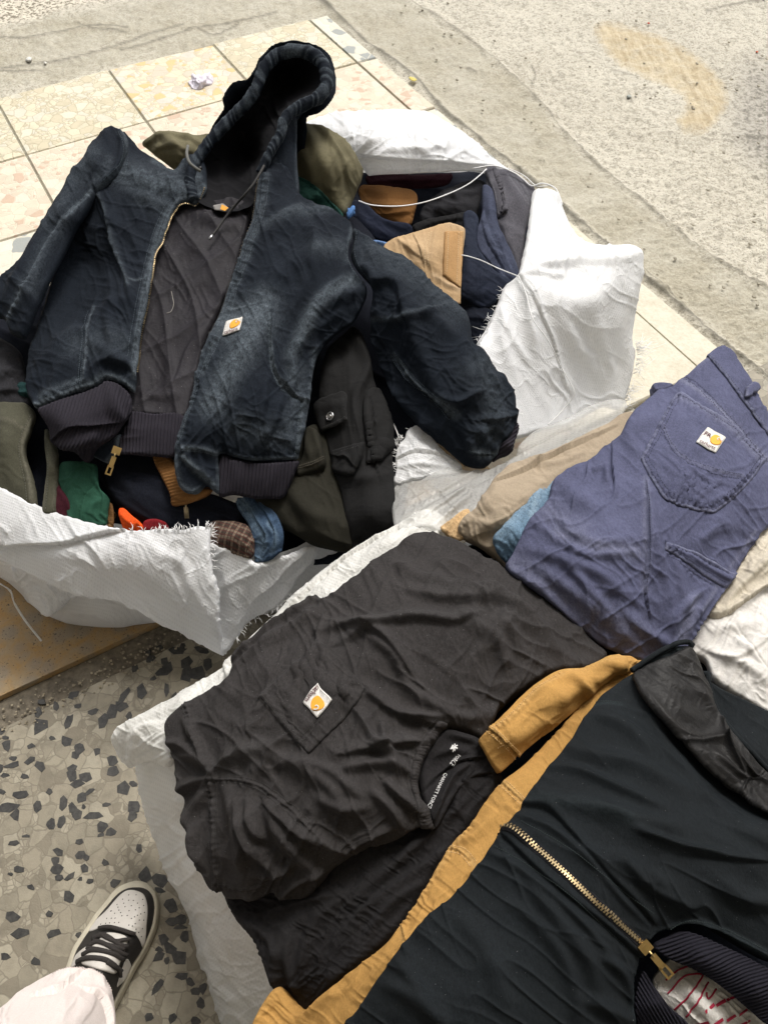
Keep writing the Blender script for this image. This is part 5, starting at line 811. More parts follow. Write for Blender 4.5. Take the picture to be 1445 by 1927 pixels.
# left hem rib, curled into a loose tube, with its dark mouth
R1 = Cloth([(66, 770, .376), (90, 755, .386), (116, 745, .394), (155, 733, .404), (182, 722, .41), (198, 712, .413), (222, 718, .413), (246, 738, .408), (250, 775, .395), (234, 800, .385), (222, 818, .378), (205, 832, .37), (180, 848, .358), (168, 868, .345), (154, 870, .342), (132, 848, .35), (98, 838, .352), (86, 806, .362)], [(150, 790, .412), (200, 760, .418), (120, 800, .402)], h=1.2, edge=9, drop=.012, folds=[([(100, 832), (130, 805), (180, 800), (226, 796)], 9, 12, 'o'), ([(112, 836), (150, 825), (190, 815)], 13, -26, 'V'), ([(130, 848), (170, 836), (215, 818)], 8, 8, 'r'), ([(222, 722), (214, 745), (222, 775), (238, 795)], 10, -9, 'V'), ([(205, 720), (206, 760), (218, 790)], 8, 5, 'r')], extra=lambda s, X, Y: .0016*np.sin((X*1.0+.28*(Y-760))*.93)); R1.build('hem_rib', RIB, jk)
LC = Cloth([(178, 842, .352), (205, 828, .36), (222, 815, .368), (226, 826, .362), (220, 845, .354), (205, 866, .342), (198, 872, .338), (168, 856, .34)], [], h=1.4, edge=4); LC.mask('wear', [(222, 815), (218, 848), (200, 870)], 4, .9).edgemask('wear', 4, .8); LC.build('hem_corner', NAVY, jk)
def pull(root, a, b_, r_, name='zip_pull'):
    """slider body, ring and slotted tongue along a->b"""
    a, b_ = np.array(a), np.array(b_); d = b_-a; L = np.linalg.norm(d); d /= L; tc = np.array([0, 0, CH])-a; tc /= np.linalg.norm(tc); s_ = np.cross(d, tc); s_ /= np.linalg.norm(s_); n_ = np.cross(s_, d); m = MB(); w_ = r_
    m.box(a+d*L*.12, (d, s_, n_), (L*.13, w_*1.1, w_*.42)); m.box(a+d*L*.14+n_*w_*.5, (d, s_, n_), (L*.09, w_*.35, w_*.3)); m.tube([a+d*L*.20+n_*w_*.5, a+d*L*.30+n_*w_*.9, a+d*L*.40+n_*w_*.5], w_*.22, 6)
    m.box(a+d*L*.52+n_*w_*.4, (d, s_, n_), (L*.17, w_*.62, w_*.12))
    for q in (-1, 1): m.box(a+d*L*.82+n_*w_*.4+s_*w_*.58*q, (d, s_, n_), (L*.15, w_*.2, w_*.12))
    m.box(a+d*L*.70+n_*w_*.4, (d, s_, n_), (L*.03, w_*.78, w_*.12)); m.box(a+d*L*.975+n_*w_*.4, (d, s_, n_), (L*.025, w_*.78, w_*.12)); return m.build(name, BRASS, root, smooth=False)
pull(jk, P(222, 842, .372), P(203, 894, .352), .0068)
zl = [(386, 352), (380, 366), (370, 382), (354, 379), (341, 383), (328, 399), (307, 449), (294, 476), (286, 528), (279, 575), (269, 622), (264, 664), (261, 702)]
zipper(LP, [(x-2, y) for x, y in zl], STEELY, jk, 3.4, 0, (1.3, .75, .8), False, lift=.0015)
# right front panel
RPo = [(500, 308, .488), (520, 300, .49), (548, 318, .478), (564, 360, .462), (590, 378, .462), (621, 388, .465), (645, 402, .466), (662, 416, .464), (664, 440, .466), (656, 470, .47), (664, 500, .466), (692, 536, .452, 'c'), (690, 560, .445), (667, 606, .425), (645, 622, .418), (628, 636, .412), (610, 655, .405), (597, 680, .396), (588, 728, .385), (582, 770, .38), (575, 810, .375), (569, 832, .37), (562, 863, .358, 'c'), (520, 866, .362), (470, 866, .366), (440, 860, .366), (413, 856, .368), (412, 900, .352), (411, 931, .338, 'c'), (400, 922, .342), (388, 915, .346), (372, 928, .344), (350, 926, .348), (334, 910, .356), (327, 878, .372), (324, 842, .385, 'c'), (334, 802, .396), (349, 767, .404), (357, 736, .41), (368, 685, .418), (388, 635, .426), (411, 585, .434), (430, 530, .44), (437, 505, .443), (458, 447, .452), (476, 389, .465), (484, 337, .48)]
RP = Cloth(RPo, fs=1.35, ctrl=[(530, 420, .478), (600, 440, .472), (560, 500, .468), (480, 560, .448), (600, 540, .468), (480, 680, .438), (560, 650, .432), (420, 740, .424), (500, 780, .418), (545, 780, .395), (370, 820, .405), (450, 500, .452)], h=2, edge=6, drop=.008,
           folds=PKR+[([(655, 520), (610, 552), (575, 600), (548, 660), (535, 720)], 15, 10, 'p'), ([(690, 545), (640, 560), (600, 590), (575, 640)], 12, 8, 'r'), ([(640, 470), (600, 500), (560, 560), (525, 620)], 16, -9, 'V'), ([(655, 450), (590, 480), (530, 520), (480, 560)], 20, 8, 'r'), ([(630, 400), (600, 440), (570, 520)], 18, 7, 'r'), ([(570, 380), (530, 420), (490, 450)], 16, 6, 'r'), ([(560, 400), (600, 470), (590, 520)], 12, -6, 'V'), ([(512, 600), (511, 660), (518, 700), (540, 732), (570, 757)], 7, 7, 'o', False), ([(570, 755), (566, 800), (560, 860)], 4, 4, 'o', False), ([(505, 700), (490, 770), (470, 860)], 9, 6, 'r'), ([(530, 745), (510, 800), (475, 855)], 10, -8, 'V'), ([(480, 850), (495, 780), (500, 720)], 6, 5, 'r'), ([(590, 650), (580, 720), (575, 800)], 10, 6, 'r'), ([(340, 846), (370, 842), (413, 855)], 8, 4, 'r'), ([(345, 860), (365, 880), (400, 905)], 8, 7, 'p'), ([(372, 852), (385, 885), (405, 920)], 7, -6, 'V'), ([(480, 580), (460, 660), (420, 740)], 26, 6, 'r'), ([(500, 420), (560, 400), (621, 390)], 9, 4, 'r'), ([(550, 690), (552, 720), (545, 740)], 7, 4, 'r'), ([(640, 585), (600, 620), (585, 660)], 9, -5, 'V')],
           noise=[W(125, 18, 90, 5, 31), W(60, 14, 60, 3.5, 38), W(20, 14, 50, 2.6, 42), W(100, 7, 26, 1.4, 45), W(75, 22, 100, 4.5, 61, sharp=6, warp=.4), W(135, 26, 110, 4.5, 64, sharp=6, warp=.4), W(15, 22, 70, 3.5, 67, sharp=6, warp=.4)], under=.03)
for pts, wd, v in [([(484, 337), (476, 389), (458, 447), (437, 505), (430, 530), (411, 585), (388, 635), (368, 685), (357, 736), (349, 767), (334, 802), (325, 840)], 9, .8), ([(500, 330), (492, 390), (474, 450), (450, 520), (425, 590), (400, 650), (380, 700)], 8, .45), ([(411, 586), (440, 580), (466, 577), (488, 570), (500, 567)], 3, .9), ([(500, 567), (508, 596), (510, 654), (515, 697), (535, 728), (570, 755)], 3.5, .9), ([(500, 570), (470, 640), (430, 700), (400, 760)], 26, .75), ([(420, 600), (450, 620), (480, 600)], 40, .8), ([(660, 530), (610, 560), (575, 610), (548, 670)], 13, .7), ([(558, 640), (550, 680), (548, 720)], 12, .5), ([(570, 757), (565, 810), (560, 862)], 5, .7), ([(340, 843), (380, 846), (413, 856), (470, 866), (562, 863)], 5, .9), ([(327, 850), (334, 908), (360, 926), (400, 922), (411, 930)], 7, .9), ([(345, 860), (370, 885), (400, 910)], 6, .8), ([(413, 856), (411, 930)], 4, .8), ([(590, 660), (582, 740), (570, 830)], 7, .55), ([(450, 800), (500, 820), (550, 820)], 26, .3), ([(560, 700), (560, 760), (545, 800)], 18, .35), ([(664, 430), (657, 470), (664, 500), (690, 535)], 5, .6), ([(600, 480), (630, 470), (655, 480)], 16, .3), ([(500, 420), (560, 402), (620, 392)], 10, .4)]: RP.mask('wear', pts, wd, v)
RP.calm(440, 616, 30); RP.build('right_front', NAVY, jk)
stitch(RP, [[(496, 340), (488, 390), (470, 448), (448, 508), (424, 588), (402, 640), (380, 690), (368, 740), (346, 800), (336, 838)], [(506, 342), (498, 392), (480, 450), (458, 510), (432, 592), (410, 644), (388, 694)], [(506, 600), (507, 656), (512, 700), (532, 732), (565, 758)], [(414, 591), (442, 585), (468, 582), (496, 574)], [(566, 765), (560, 810), (555, 858)], [(412, 592), (440, 586)], [(660, 440), (652, 470), (660, 502), (686, 536)], [(345, 848), (380, 851), (408, 858)]], THN, jk, 4, .0004)
zr = [(486, 337), (478, 389), (460, 447), (439, 505), (432, 530), (413, 585), (390, 635)]
zipper(RP, [(x+0, y) for x, y in [(498, 318)]+zr[:4]], STEELY, jk, 3.4, 1.2, (1.3, .75, .8), False, lift=.0014); cordline(RP, zr, .0011, THB, jk, 'zip_tape', .0006)
patch(RP, [(427, 606), (460, 600), (453, 627), (419, 633)], jk, -9)
R2 = Cloth([(413, 858, .362), (440, 862, .363), (480, 868, .363), (520, 868, .36), (562, 865, .355), (556, 890, .345), (545, 918, .33), (532, 938, .32), (500, 940, .322), (478, 940, .324), (440, 932, .328), (411, 931, .332)], [(480, 900, .350)], h=1.2, edge=8, drop=.010, extra=lambda s, X, Y: .0017*np.sin((X+.10*(Y-900))*.94), folds=[([(440, 865), (445, 900), (440, 930)], 10, 4, 'r'), ([(520, 870), (512, 900), (500, 938)], 10, 4, 'r')]); R2.build('hem_rib', RIB, jk)
# sleeves
LSo = [(176, 258, .478), (200, 236, .488), (216, 233, .49), (230, 239, .488), (244, 262, .48), (240, 288, .475), (230, 320, .468), (202, 348, .462), (181, 360, .46, 'c'), (165, 400, .448), (140, 440, .44), (120, 475, .435), (105, 505, .43), (80, 560, .42), (55, 610, .405), (42, 634, .395, 'c'), (14, 622, .395), (0, 596, .40), (-40, 590, .40), (-60, 540, .40), (-40, 540, .405), (0, 510, .415), (47, 463, .43), (89, 389, .445), (118, 340, .455), (147, 295, .468)]
LS = Cloth(LSo, fs=1.35, ctrl=[(190, 300, .488), (120, 400, .465), (60, 510, .440), (20, 560, .425)], h=2, edge=10, drop=.014, folds=[([(172, 364), (128, 411), (92, 462), (47, 541), (12, 603)], 6, 2.4, 'k', False), ([(205, 240), (190, 290), (180, 340), (160, 370)], 10, 7, 'r'), ([(225, 245), (228, 280), (215, 320), (190, 345)], 8, 9, 'p'), ([(185, 265), (160, 320), (140, 370), (115, 430)], 10, -9, 'V'), ([(165, 300), (120, 380), (70, 470), (30, 540)], 12, 9, 'r'), ([(175, 365), (130, 410), (95, 460), (50, 540), (15, 600)], 8, 10, 'p'), ([(150, 400), (100, 470), (60, 550), (40, 620)], 8, -6, 'V'), ([(95, 420), (60, 480), (10, 560)], 10, 6, 'r'), ([(20, 520), (60, 560), (70, 580)], 9, 5, 'r'), ([(150, 310), (140, 350), (120, 380)], 7, 5, 'r')], noise=[W(125, 16, 80, 4.5, 3), W(60, 14, 50, 3, 8), W(100, 7, 26, 1.4, 22), W(75, 22, 100, 4.5, 61, sharp=6, warp=.4), W(135, 26, 110, 4.5, 64, sharp=6, warp=.4), W(15, 22, 70, 3.5, 67, sharp=6, warp=.4)], under=.05)
for pts, wd, v in [([(172, 362), (130, 408), (95, 458), (50, 538), (15, 600)], 5, .8), ([(160, 375), (110, 430), (70, 500), (30, 570)], 9, .35), ([(230, 242), (240, 280), (228, 318), (185, 356)], 5, .7), ([(180, 290), (140, 360), (90, 430)], 14, .3), ([(205, 300), (195, 330), (175, 350)], 10, .3), ([(120, 425), (80, 490), (60, 550)], 12, .3)]: LS.mask('wear', pts, wd, v)
LS.build('sleeve', NAVY, jk); stitch(LS, [[(165, 364), (122, 412), (86, 466), (44, 544), (8, 606)], [(224, 250), (232, 284), (222, 316), (188, 348)]], THN, jk, 4, .0004)
RSo = [(664, 414, .468), (684, 430, .466), (710, 449, .462), (736, 463, .458), (760, 476, .455), (785, 494, .452), (810, 515, .45), (832, 534, .446), (849, 550, .442), (872, 577, .434), (887, 600, .428), (891, 625, .422), (895, 646, .42, 'c'), (912, 660, .415), (935, 685, .408), (961, 712, .40), (976, 740, .39), (981, 775, .378), (978, 800, .37), (965, 822, .362), (950, 842, .355), (930, 868, .342), (915, 880, .335), (903, 884, .33), (872, 879, .328), (850, 862, .33), (833, 848, .332), (810, 829, .335), (779, 802, .34), (748, 768, .348), (728, 735, .355), (712, 700, .365), (702, 672, .375), (690, 640, .395), (688, 600, .42), (692, 565, .44), (694, 536, .455), (668, 502, .466), (658, 470, .47), (665, 440, .468)]
RS = Cloth(RSo, fs=1.35, ctrl=[(720, 500, .478), (790, 560, .472), (840, 620, .458), (760, 640, .432), (880, 720, .428), (820, 760, .395), (930, 770, .402), (880, 820, .372), (740, 560, .468)], h=2, edge=12, drop=.018, folds=[([(738, 668), (779, 718), (818, 754), (850, 785)], 6, 2.2, 'k', False), ([(890, 848), (912, 854), (938, 850)], 8, 3, 'k', False), ([(668, 425), (662, 470), (672, 502), (695, 534)], 5, 2, 'k', False), ([(695, 545), (720, 530), (745, 535), (760, 580), (770, 610)], 12, 9, 'p'), ([(700, 590), (740, 600), (800, 590), (850, 575)], 9, 6, 'r'), ([(760, 590), (790, 660), (820, 720), (850, 752)], 16, 9, 'r'), ([(850, 560), (872, 600), (872, 660), (885, 730)], 14, 8, 'r'), ([(740, 670), (780, 720), (820, 755), (852, 785)], 6, 6, 'o'), ([(725, 660), (765, 715), (810, 752), (850, 790)], 5, 4, 'o'), ([(893, 645), (900, 690), (895, 740), (870, 762)], 10, -9, 'V'), ([(895, 655), (920, 700), (935, 750)], 12, 7, 'r'), ([(830, 745), (860, 758), (895, 745)], 7, 8, 'p'), ([(900, 790), (940, 788), (975, 780)], 7, 7, 'p'), ([(860, 800), (880, 820), (900, 870)], 9, -8, 'V'), ([(870, 790), (895, 810), (930, 800), (950, 760)], 10, 6, 'r'), ([(700, 480), (740, 490), (800, 530)], 14, 6, 'r'), ([(680, 440), (700, 470), (690, 510)], 9, -6, 'V'), ([(668, 500), (700, 515), (720, 545)], 9, 6, 'r'), ([(720, 720), (770, 770), (830, 810), (870, 860)], 16, 8, 'r'), ([(880, 850), (905, 855), (930, 856)], 5, 4, 'o'), ([(905, 800), (915, 830), (905, 850)], 7, 5, 'r'), ([(780, 575), (830, 610), (860, 640)], 11, -6, 'V')],
           noise=[W(50, 18, 90, 5, 3), W(110, 16, 60, 4, 8), W(20, 12, 50, 2.6, 12), W(60, 7, 26, 1.4, 22), W(75, 22, 100, 4.5, 61, sharp=6, warp=.4), W(135, 26, 110, 4.5, 64, sharp=6, warp=.4), W(15, 22, 70, 3.5, 67, sharp=6, warp=.4)], under=.06)
for pts, wd, v in [([(740, 668), (780, 718), (820, 752), (852, 785)], 4, .7), ([(820, 750), (850, 770), (858, 782)], 9, .6), ([(895, 848), (930, 856), (948, 840)], 7, .8), ([(900, 852), (928, 858)], 10, .5), ([(665, 425), (659, 470), (668, 500), (692, 534)], 5, .6), ([(700, 470), (760, 500), (820, 540), (860, 580)], 30, .28), ([(900, 700), (930, 760), (920, 810)], 30, .28), ([(700, 600), (750, 600), (800, 585), (850, 570)], 5, .35)]: RS.mask('wear', pts, wd, v)
RS.build('sleeve', NAVY, jk); stitch(RS, [[(734, 672), (774, 722), (814, 757), (846, 790)], [(741, 662), (784, 713), (823, 747), (856, 779)], [(885, 846), (910, 852), (935, 854)], [(672, 432), (667, 470), (676, 500), (698, 530)]], THN, jk, 4, .0004)
CU = Cloth([(976, 792, .372), (980, 806, .366), (974, 830, .356), (968, 852, .345), (956, 862, .338), (940, 866, .338), (930, 870, .338), (934, 850, .35), (945, 822, .362), (960, 800, .37)], [(956, 835, .366)], h=1.2, edge=8, drop=.010, extra=lambda s, X, Y: .0013*np.sin((X*.55+Y*.83)*1.1)); CU.build('cuff_rib', RIB, jk)
# drawcords with their metal tips, hanger label in the neck
q = cr([(497, 312, .497), (490, 325, .505), (478, 345, .50), (462, 365, .49), (440, 390, .465), (424, 410, .452), (410, 430, .445), (400, 443, .442)], False, 4); m = MB(); C_ = P(q[:, 0], q[:, 1], q[:, 2]); m.tube(C_, .0026, 8); m.build('drawcord', CORD, jk)
m = MB(); m.tube([C_[-1], C_[-1]+(C_[-1]-C_[-4])/np.linalg.norm(C_[-1]-C_[-4])*.012], .0030, 8); m.build('cord_tip', SILVER, jk)
q = cr([(354, 275, .49), (352, 290, .50), (357, 306, .50), (368, 316, .495), (378, 322, .49)], False, 3); MB().tube(P(q[:, 0], q[:, 1], q[:, 2]), .0035, 8).build('drawcord', plain('cord_loop', (.10, .10, .09), .8), jk)
K1 = Cloth([(400, 386, .452, 'c'), (420, 382, .455, 'c'), (432, 392, .45, 'c'), (424, 398, .447, 'c'), (404, 395, .45, 'c')], [], h=1.2, edge=2, drop=.001, under=.002); o = K1.build('neck_label', plain('shaded_label', (.22, .21, .20), .9), jk); flat_on(K1, [(418, 385), (430, 391), (424, 397), (415, 394)], LOGO, o, 'emblem', .001)  # white label; the shade in the neck is put into its grey
# small red bar tack and eyelet at the collar
m = MB(); m.tube([P(374, 318, .486), P(380, 316, .486)], .004, 10); m.build('eyelet', plain('eyelet_black', (.02, .02, .02), .4, .5), jk)
# ================================================================== FRONT SACK
FK = [(250, 1430), (430, 1260), (600, 1130), (760, 1010), (900, 930), (1060, 850), (1200, 800), (1420, 900), (1600, 1200), (1600, 1700), (1300, 2000), (700, 2050), (520, 1960), (420, 1800), (330, 1640)]
sack3 = thing('woven_sack', 'white woven sack in front, bulging beside the sneaker under the black tee shirts', 'sack', centre([(900, 1500)], 0), 'white woven sacks of clothes')
WHW = sackmat('warm_white_sack', (.80, .795, .76), 30, .85, .55)
wall('sack_body', [P(x, y, .27) for x, y in [(330, 1420), (470, 1290), (640, 1160), (800, 1060), (960, 990), (1120, 930), (1260, 900), (1420, 960), (1560, 1200), (1560, 1700), (1300, 1960), (700, 2000), (590, 1900), (480, 1740), (390, 1580)]], None, SACKS, sack3, .0)
# near-left side of the sack, bellying from the tee down to the floor
SL = Cloth([(236, 1418, .17), (300, 1400, .30), (350, 1440, .33), (420, 1580, .31), (470, 1700, .28), (540, 1830, .26), (600, 1960, .24), (560, 2010, .06), (440, 1990, .010), (415, 1950, .008), (402, 1912, .008), (388, 1868, .010), (368, 1805, .016), (345, 1716, .03), (328, 1680, .04), (310, 1645, .05), (288, 1575, .075), (272, 1530, .095), (258, 1482, .12), (248, 1447, .145)], [(310, 1500, .235), (360, 1640, .20), (420, 1760, .17), (470, 1880, .15), (330, 1580, .18)], h=2.2, edge=10, drop=.012,
           folds=[([(250, 1440), (275, 1520), (310, 1620), (350, 1700)], 16, 6, 'r'), ([(290, 1440), (320, 1540), (370, 1640), (430, 1760), (470, 1850)], 26, -7, 'V'), ([(340, 1660), (390, 1740), (440, 1830), (500, 1930)], 16, 9, 'p'), ([(370, 1760), (410, 1830), (450, 1927)], 16, -8, 'V'), ([(350, 1600), (400, 1700), (450, 1780)], 14, 6, 'r')], noise=[W(60, 22, 90, 5, 2, sharp=4), W(140, 18, 60, 4.5, 6, sharp=4), W(20, 14, 40, 2.5, 9, sharp=4)], under=.01); SL.build('sack_side', WHW, sack3)
SC = Cloth([(204, 1386, .245), (209, 1375, .25), (223, 1359, .26), (255, 1343, .275), (288, 1327, .285), (325, 1305, .295), (358, 1284, .30), (392, 1266, .305), (425, 1244, .31), (460, 1215, .315), (470, 1260, .33), (400, 1330, .335), (330, 1390, .33), (318, 1440, .325), (312, 1452, .29), (285, 1436, .265), (256, 1444, .21), (247, 1446, .20), (230, 1436, .21), (216, 1420, .22), (206, 1402, .235)], [(270, 1380, .30), (340, 1320, .325), (240, 1395, .265)], h=2, edge=8, drop=.010, folds=[([(247, 1446), (244, 1410), (246, 1375)], 5, -6, 'V'), ([(250, 1440), (254, 1400), (262, 1372), (300, 1362)], 6, 7, 'r'), ([(262, 1385), (280, 1400), (306, 1412)], 6, 6, 'o'), ([(212, 1390), (250, 1362), (310, 1335), (400, 1275)], 7, 4, 'r'), ([(222, 1412), (228, 1425), (240, 1440)], 5, -4, 'V')], noise=[W(150, 10, 50, 4, 3), W(60, 12, 50, 3, 8, sharp=4)], under=.008); SC.build('mouth_corner', WHW, sack3)
# the sack's far rim and the clear film liner between the sacks
RB = Cloth([(418, 1246, .31), (450, 1216, .315), (480, 1185, .32), (510, 1158, .325), (545, 1120, .335), (580, 1090, .34), (620, 1058, .345), (660, 1030, .35), (700, 1008, .352), (742, 985, .352), (780, 962, .35), (815, 955, .35), (840, 980, .36), (800, 1030, .372), (700, 1090, .375), (620, 1150, .37), (500, 1230, .36), (430, 1275, .345)], [(740, 1010, .372), (600, 1110, .36)], h=2.2, edge=7, drop=.008, folds=[([(430, 1250), (520, 1170), (610, 1085), (700, 1022), (800, 965)], 7, 7, 'o', False), ([(600, 1110), (660, 1055), (740, 1005)], 9, 6, 'r'), ([(640, 1090), (720, 1030), (800, 985)], 9, -6, 'V')], noise=[W(140, 9, 70, 4, 3), W(30, 9, 30, 2.5, 7), W(120, 6, 22, 2, 17)], under=.006); RB.build('sack_rim', WHW, sack3)
FL = Cloth([(742, 905, .30), (790, 900, .32), (840, 875, .32), (903, 886, .31), (960, 868, .305), (975, 835, .30), (1010, 806, .27), (1060, 786, .24), (1105, 762, .20), (1150, 748, .17), (1178, 752, .17), (1172, 778, .24), (1150, 800, .30), (1060, 860, .34), (985, 910, .355), (935, 950, .362), (905, 980, .362), (870, 1010, .36), (845, 1010, .362), (800, 990, .372), (752, 998, .365), (738, 970, .35)], [(850, 930, .355), (960, 870, .335)], h=2, edge=5, drop=.005, folds=[([(745, 960), (800, 935), (870, 905), (960, 865)], 8, 7, 'r'), ([(750, 990), (820, 950), (900, 905), (1000, 850), (1100, 795)], 6, 7, 'r'), ([(760, 930), (830, 905), (890, 895)], 7, -6, 'V'), ([(820, 985), (880, 935), (960, 885)], 6, 6, 'r'), ([(1000, 820), (1060, 800), (1110, 775)], 5, 6, 'r')], noise=[W(150, 10, 70, 4, 3, sharp=4), W(40, 12, 50, 2.5, 7, sharp=4), W(125, 8, 40, 1.8, 13, sharp=4)], under=.002)
tag(FL.build('plastic_film', FILM), 'clear crumpled plastic film lying between the sacks below the navy sleeve cuff', 'plastic film')
HW = Cloth([(742, 852, .322), (748, 835, .328), (760, 820, .33), (772, 800, .332), (800, 800, .33), (830, 840, .325), (870, 872, .318), (860, 892, .318), (800, 900, .318), (760, 908, .316), (740, 912, .312), (743, 880, .318)], [(790, 860, .334)], h=2, edge=4, jag=1.4, folds=[([(742, 866), (780, 850), (830, 858)], 6, 6, 'o'), ([(745, 880), (790, 872), (850, 880)], 5, 4, 'r'), ([(765, 815), (790, 840), (830, 862)], 8, 5, 'r')], noise=[W(20, 8, 40, 3, 3), W(110, 6, 24, 2.5, 8)], under=.004); HW.build('mouth_corner', SACK, sack2)
fray(None, [(760, 908, .316), (741, 905, .314), (743, 880, .318), (741, 858, .322), (750, 832, .33), (772, 800, .332)], 30, 11, STRING, sack2, seed=21, dirn=(-1, -.2), spread=.6); fray(None, [(745, 850, .322), (752, 830, .33), (765, 812, .33)], 6, 30, STRING, sack2, seed=25, dirn=(-.2, -1), spread=.25)
# ================================================================== CLOTHES IN FRONT
FB = single('front_sack_filler', 'added black filler cloth beneath the garments of the front sack', 'shirt', [(400, 1560, .26), (360, 1420, .30), (480, 1260, .33), (700, 1090, .34), (960, 990, .34), (1200, 850, .33), (1420, 860, .31), (1640, 1100, .30), (1640, 1800, .32), (1400, 2040, .32), (800, 2040, .28), (620, 1950, .22), (520, 1860, .20), (440, 1700, .22)], [(900, 1400, .36), (1300, 1500, .38), (700, 1700, .30)], INK, 'dark clothes packed in the sacks', h=5, noise=[W(30, 40, 160, 8, 3)], under=.08)  # added dark layer closing the gaps under the front garments
BEI = fabric('beige_canvas', (.30, .245, .18), rough=.92, grain=.15, mott=.12, crinkle=.45, scr=40, heather=0.15)
BE = rootof('beige_trousers', 'beige cotton trousers folded beneath the light denim and slate blue jeans', 'trousers', [(1000, 900)])
BE1 = Cloth([(857, 1001, .385), (858, 985, .392), (870, 968, .398), (885, 955, .40), (894, 940, .402), (908, 918, .402), (924, 896, .402), (940, 880, .40), (960, 866, .395), (985, 860, .39), (1010, 850, .385), (1060, 828, .38), (1100, 808, .375), (1140, 790, .365), (1180, 768, .355), (1240, 780, .35), (1200, 900, .37), (1040, 1000, .385), (970, 1070, .38), (930, 1050, .382), (900, 1030, .385), (872, 1016, .385)], [(930, 950, .42), (1000, 900, .41), (1080, 850, .40)], h=2.2, edge=12, drop=.016, folds=[([(900, 1000), (960, 960), (1020, 910), (1100, 860)], 16, 8, 'r'), ([(930, 905), (1000, 880), (1080, 842), (1160, 800)], 8, 10, 'o'), ([(960, 880), (1040, 862), (1120, 822)], 7, -6, 'V'), ([(1000, 872), (1050, 875), (1100, 850)], 6, 7, 'r'), ([(870, 990), (910, 960), (940, 910)], 10, 7, 'r'), ([(880, 1010), (930, 985), (980, 985)], 12, 6, 'r')], noise=[W(150, 16, 70, 5, 3), W(60, 14, 50, 3.5, 8), W(30, 8, 24, 2, 18)], under=.05); BE1.build('leg', BEI, BE)
LD = single('light_denim_jeans', 'pale blue denim leg between the beige trousers and slate blue jeans', 'jeans', [(1034, 900, .41), (1050, 905, .415), (1060, 960, .42), (1010, 1060, .40), (962, 1072, .392), (945, 1060, .392), (932, 1046, .394), (922, 1025, .40), (920, 1012, .404), (926, 998, .41), (945, 980, .416), (968, 952, .418), (990, 930, .418), (1010, 914, .416)], [(970, 1010, .43)], fabric('pale_denim', (.075, .125, .18), worn=(.38, .48, .55), rough=.9, grain=.8, mott=.45), h=1.8, edge=12, drop=.014, folds=[([(950, 985), (980, 1010), (1000, 1050)], 9, 4, 'r'), ([(1020, 915), (1000, 960), (985, 1000)], 9, 5, 'r')], noise=[W(120, 12, 50, 3, 3), W(50, 10, 40, 2, 8)], masks=[('wear', [(1030, 905), (985, 945), (940, 995)], 22, .5), ('wear', [(1010, 930), (1000, 970)], 10, .6)], under=.05)
m = single('tan_trousers', 'narrow edge of tan cotton trousers between the film and beige trousers', 'trousers', [(828, 992, .374), (848, 975, .380), (880, 955, .380), (885, 985, .382), (870, 1015, .38), (845, 1010, .375)], [], fabric('light_tan', (.44, .30, .16)), h=1.6, edge=6)
# slate blue jeans
BLU = fabric('slate_blue_canvas', (.074, .079, .134), worn=(.28, .29, .38), rough=.9, grain=.3, mott=.3, weave=420, wv=.4, crinkle=.35, scr=50, heather=0.32); BLUS = thread((.030, .032, .065)); BLUL = thread((.17, .18, .28))
bl = rootof('slate_blue_jeans', 'slate blue work jeans lying seat up on the front sack, with a patched pocket', 'jeans', [(1220, 930)], z=.38)
BJo = [(1359, 644, .40), (1376, 650, .405), (1388, 664, .408), (1397, 680, .41), (1412, 702, .412), (1424, 722, .413), (1434, 742, .413), (1441, 757, .413), (1470, 800, .40), (1520, 900, .40), (1500, 960, .40), (1446, 1000, .42), (1420, 1036, .42), (1397, 1072, .422), (1370, 1110, .422), (1342, 1150, .422), (1325, 1180, .42), (1313, 1203, .418), (1307, 1225, .415), (1290, 1250, .41), (1255, 1250, .412), (1204, 1248, .412), (1160, 1232, .412), (1125, 1216, .412), (1090, 1190, .414), (1058, 1160, .416), (1030, 1137, .418), (1007, 1118, .42), (985, 1102, .42), (961, 1085, .42), (948, 1070, .42), (948, 1056, .424), (960, 1036, .43), (972, 1008, .436), (987, 976, .44), (1006, 955, .442), (1024, 938, .443), (1030, 920, .442), (1034, 903, .441, 'c'), (1040, 892, .44), (1049, 884, .44), (1075, 868, .44), (1108, 857, .438), (1130, 836, .434), (1162, 813, .43), (1172, 796, .425), (1181, 778, .42), (1192, 762, .416), (1208, 750, .412), (1222, 738, .405), (1229, 732, .40, 'c'), (1226, 720, .398), (1240, 716, .398), (1259, 718, .402), (1280, 704, .402), (1304, 684, .402), (1326, 666, .40), (1343, 650, .398)]
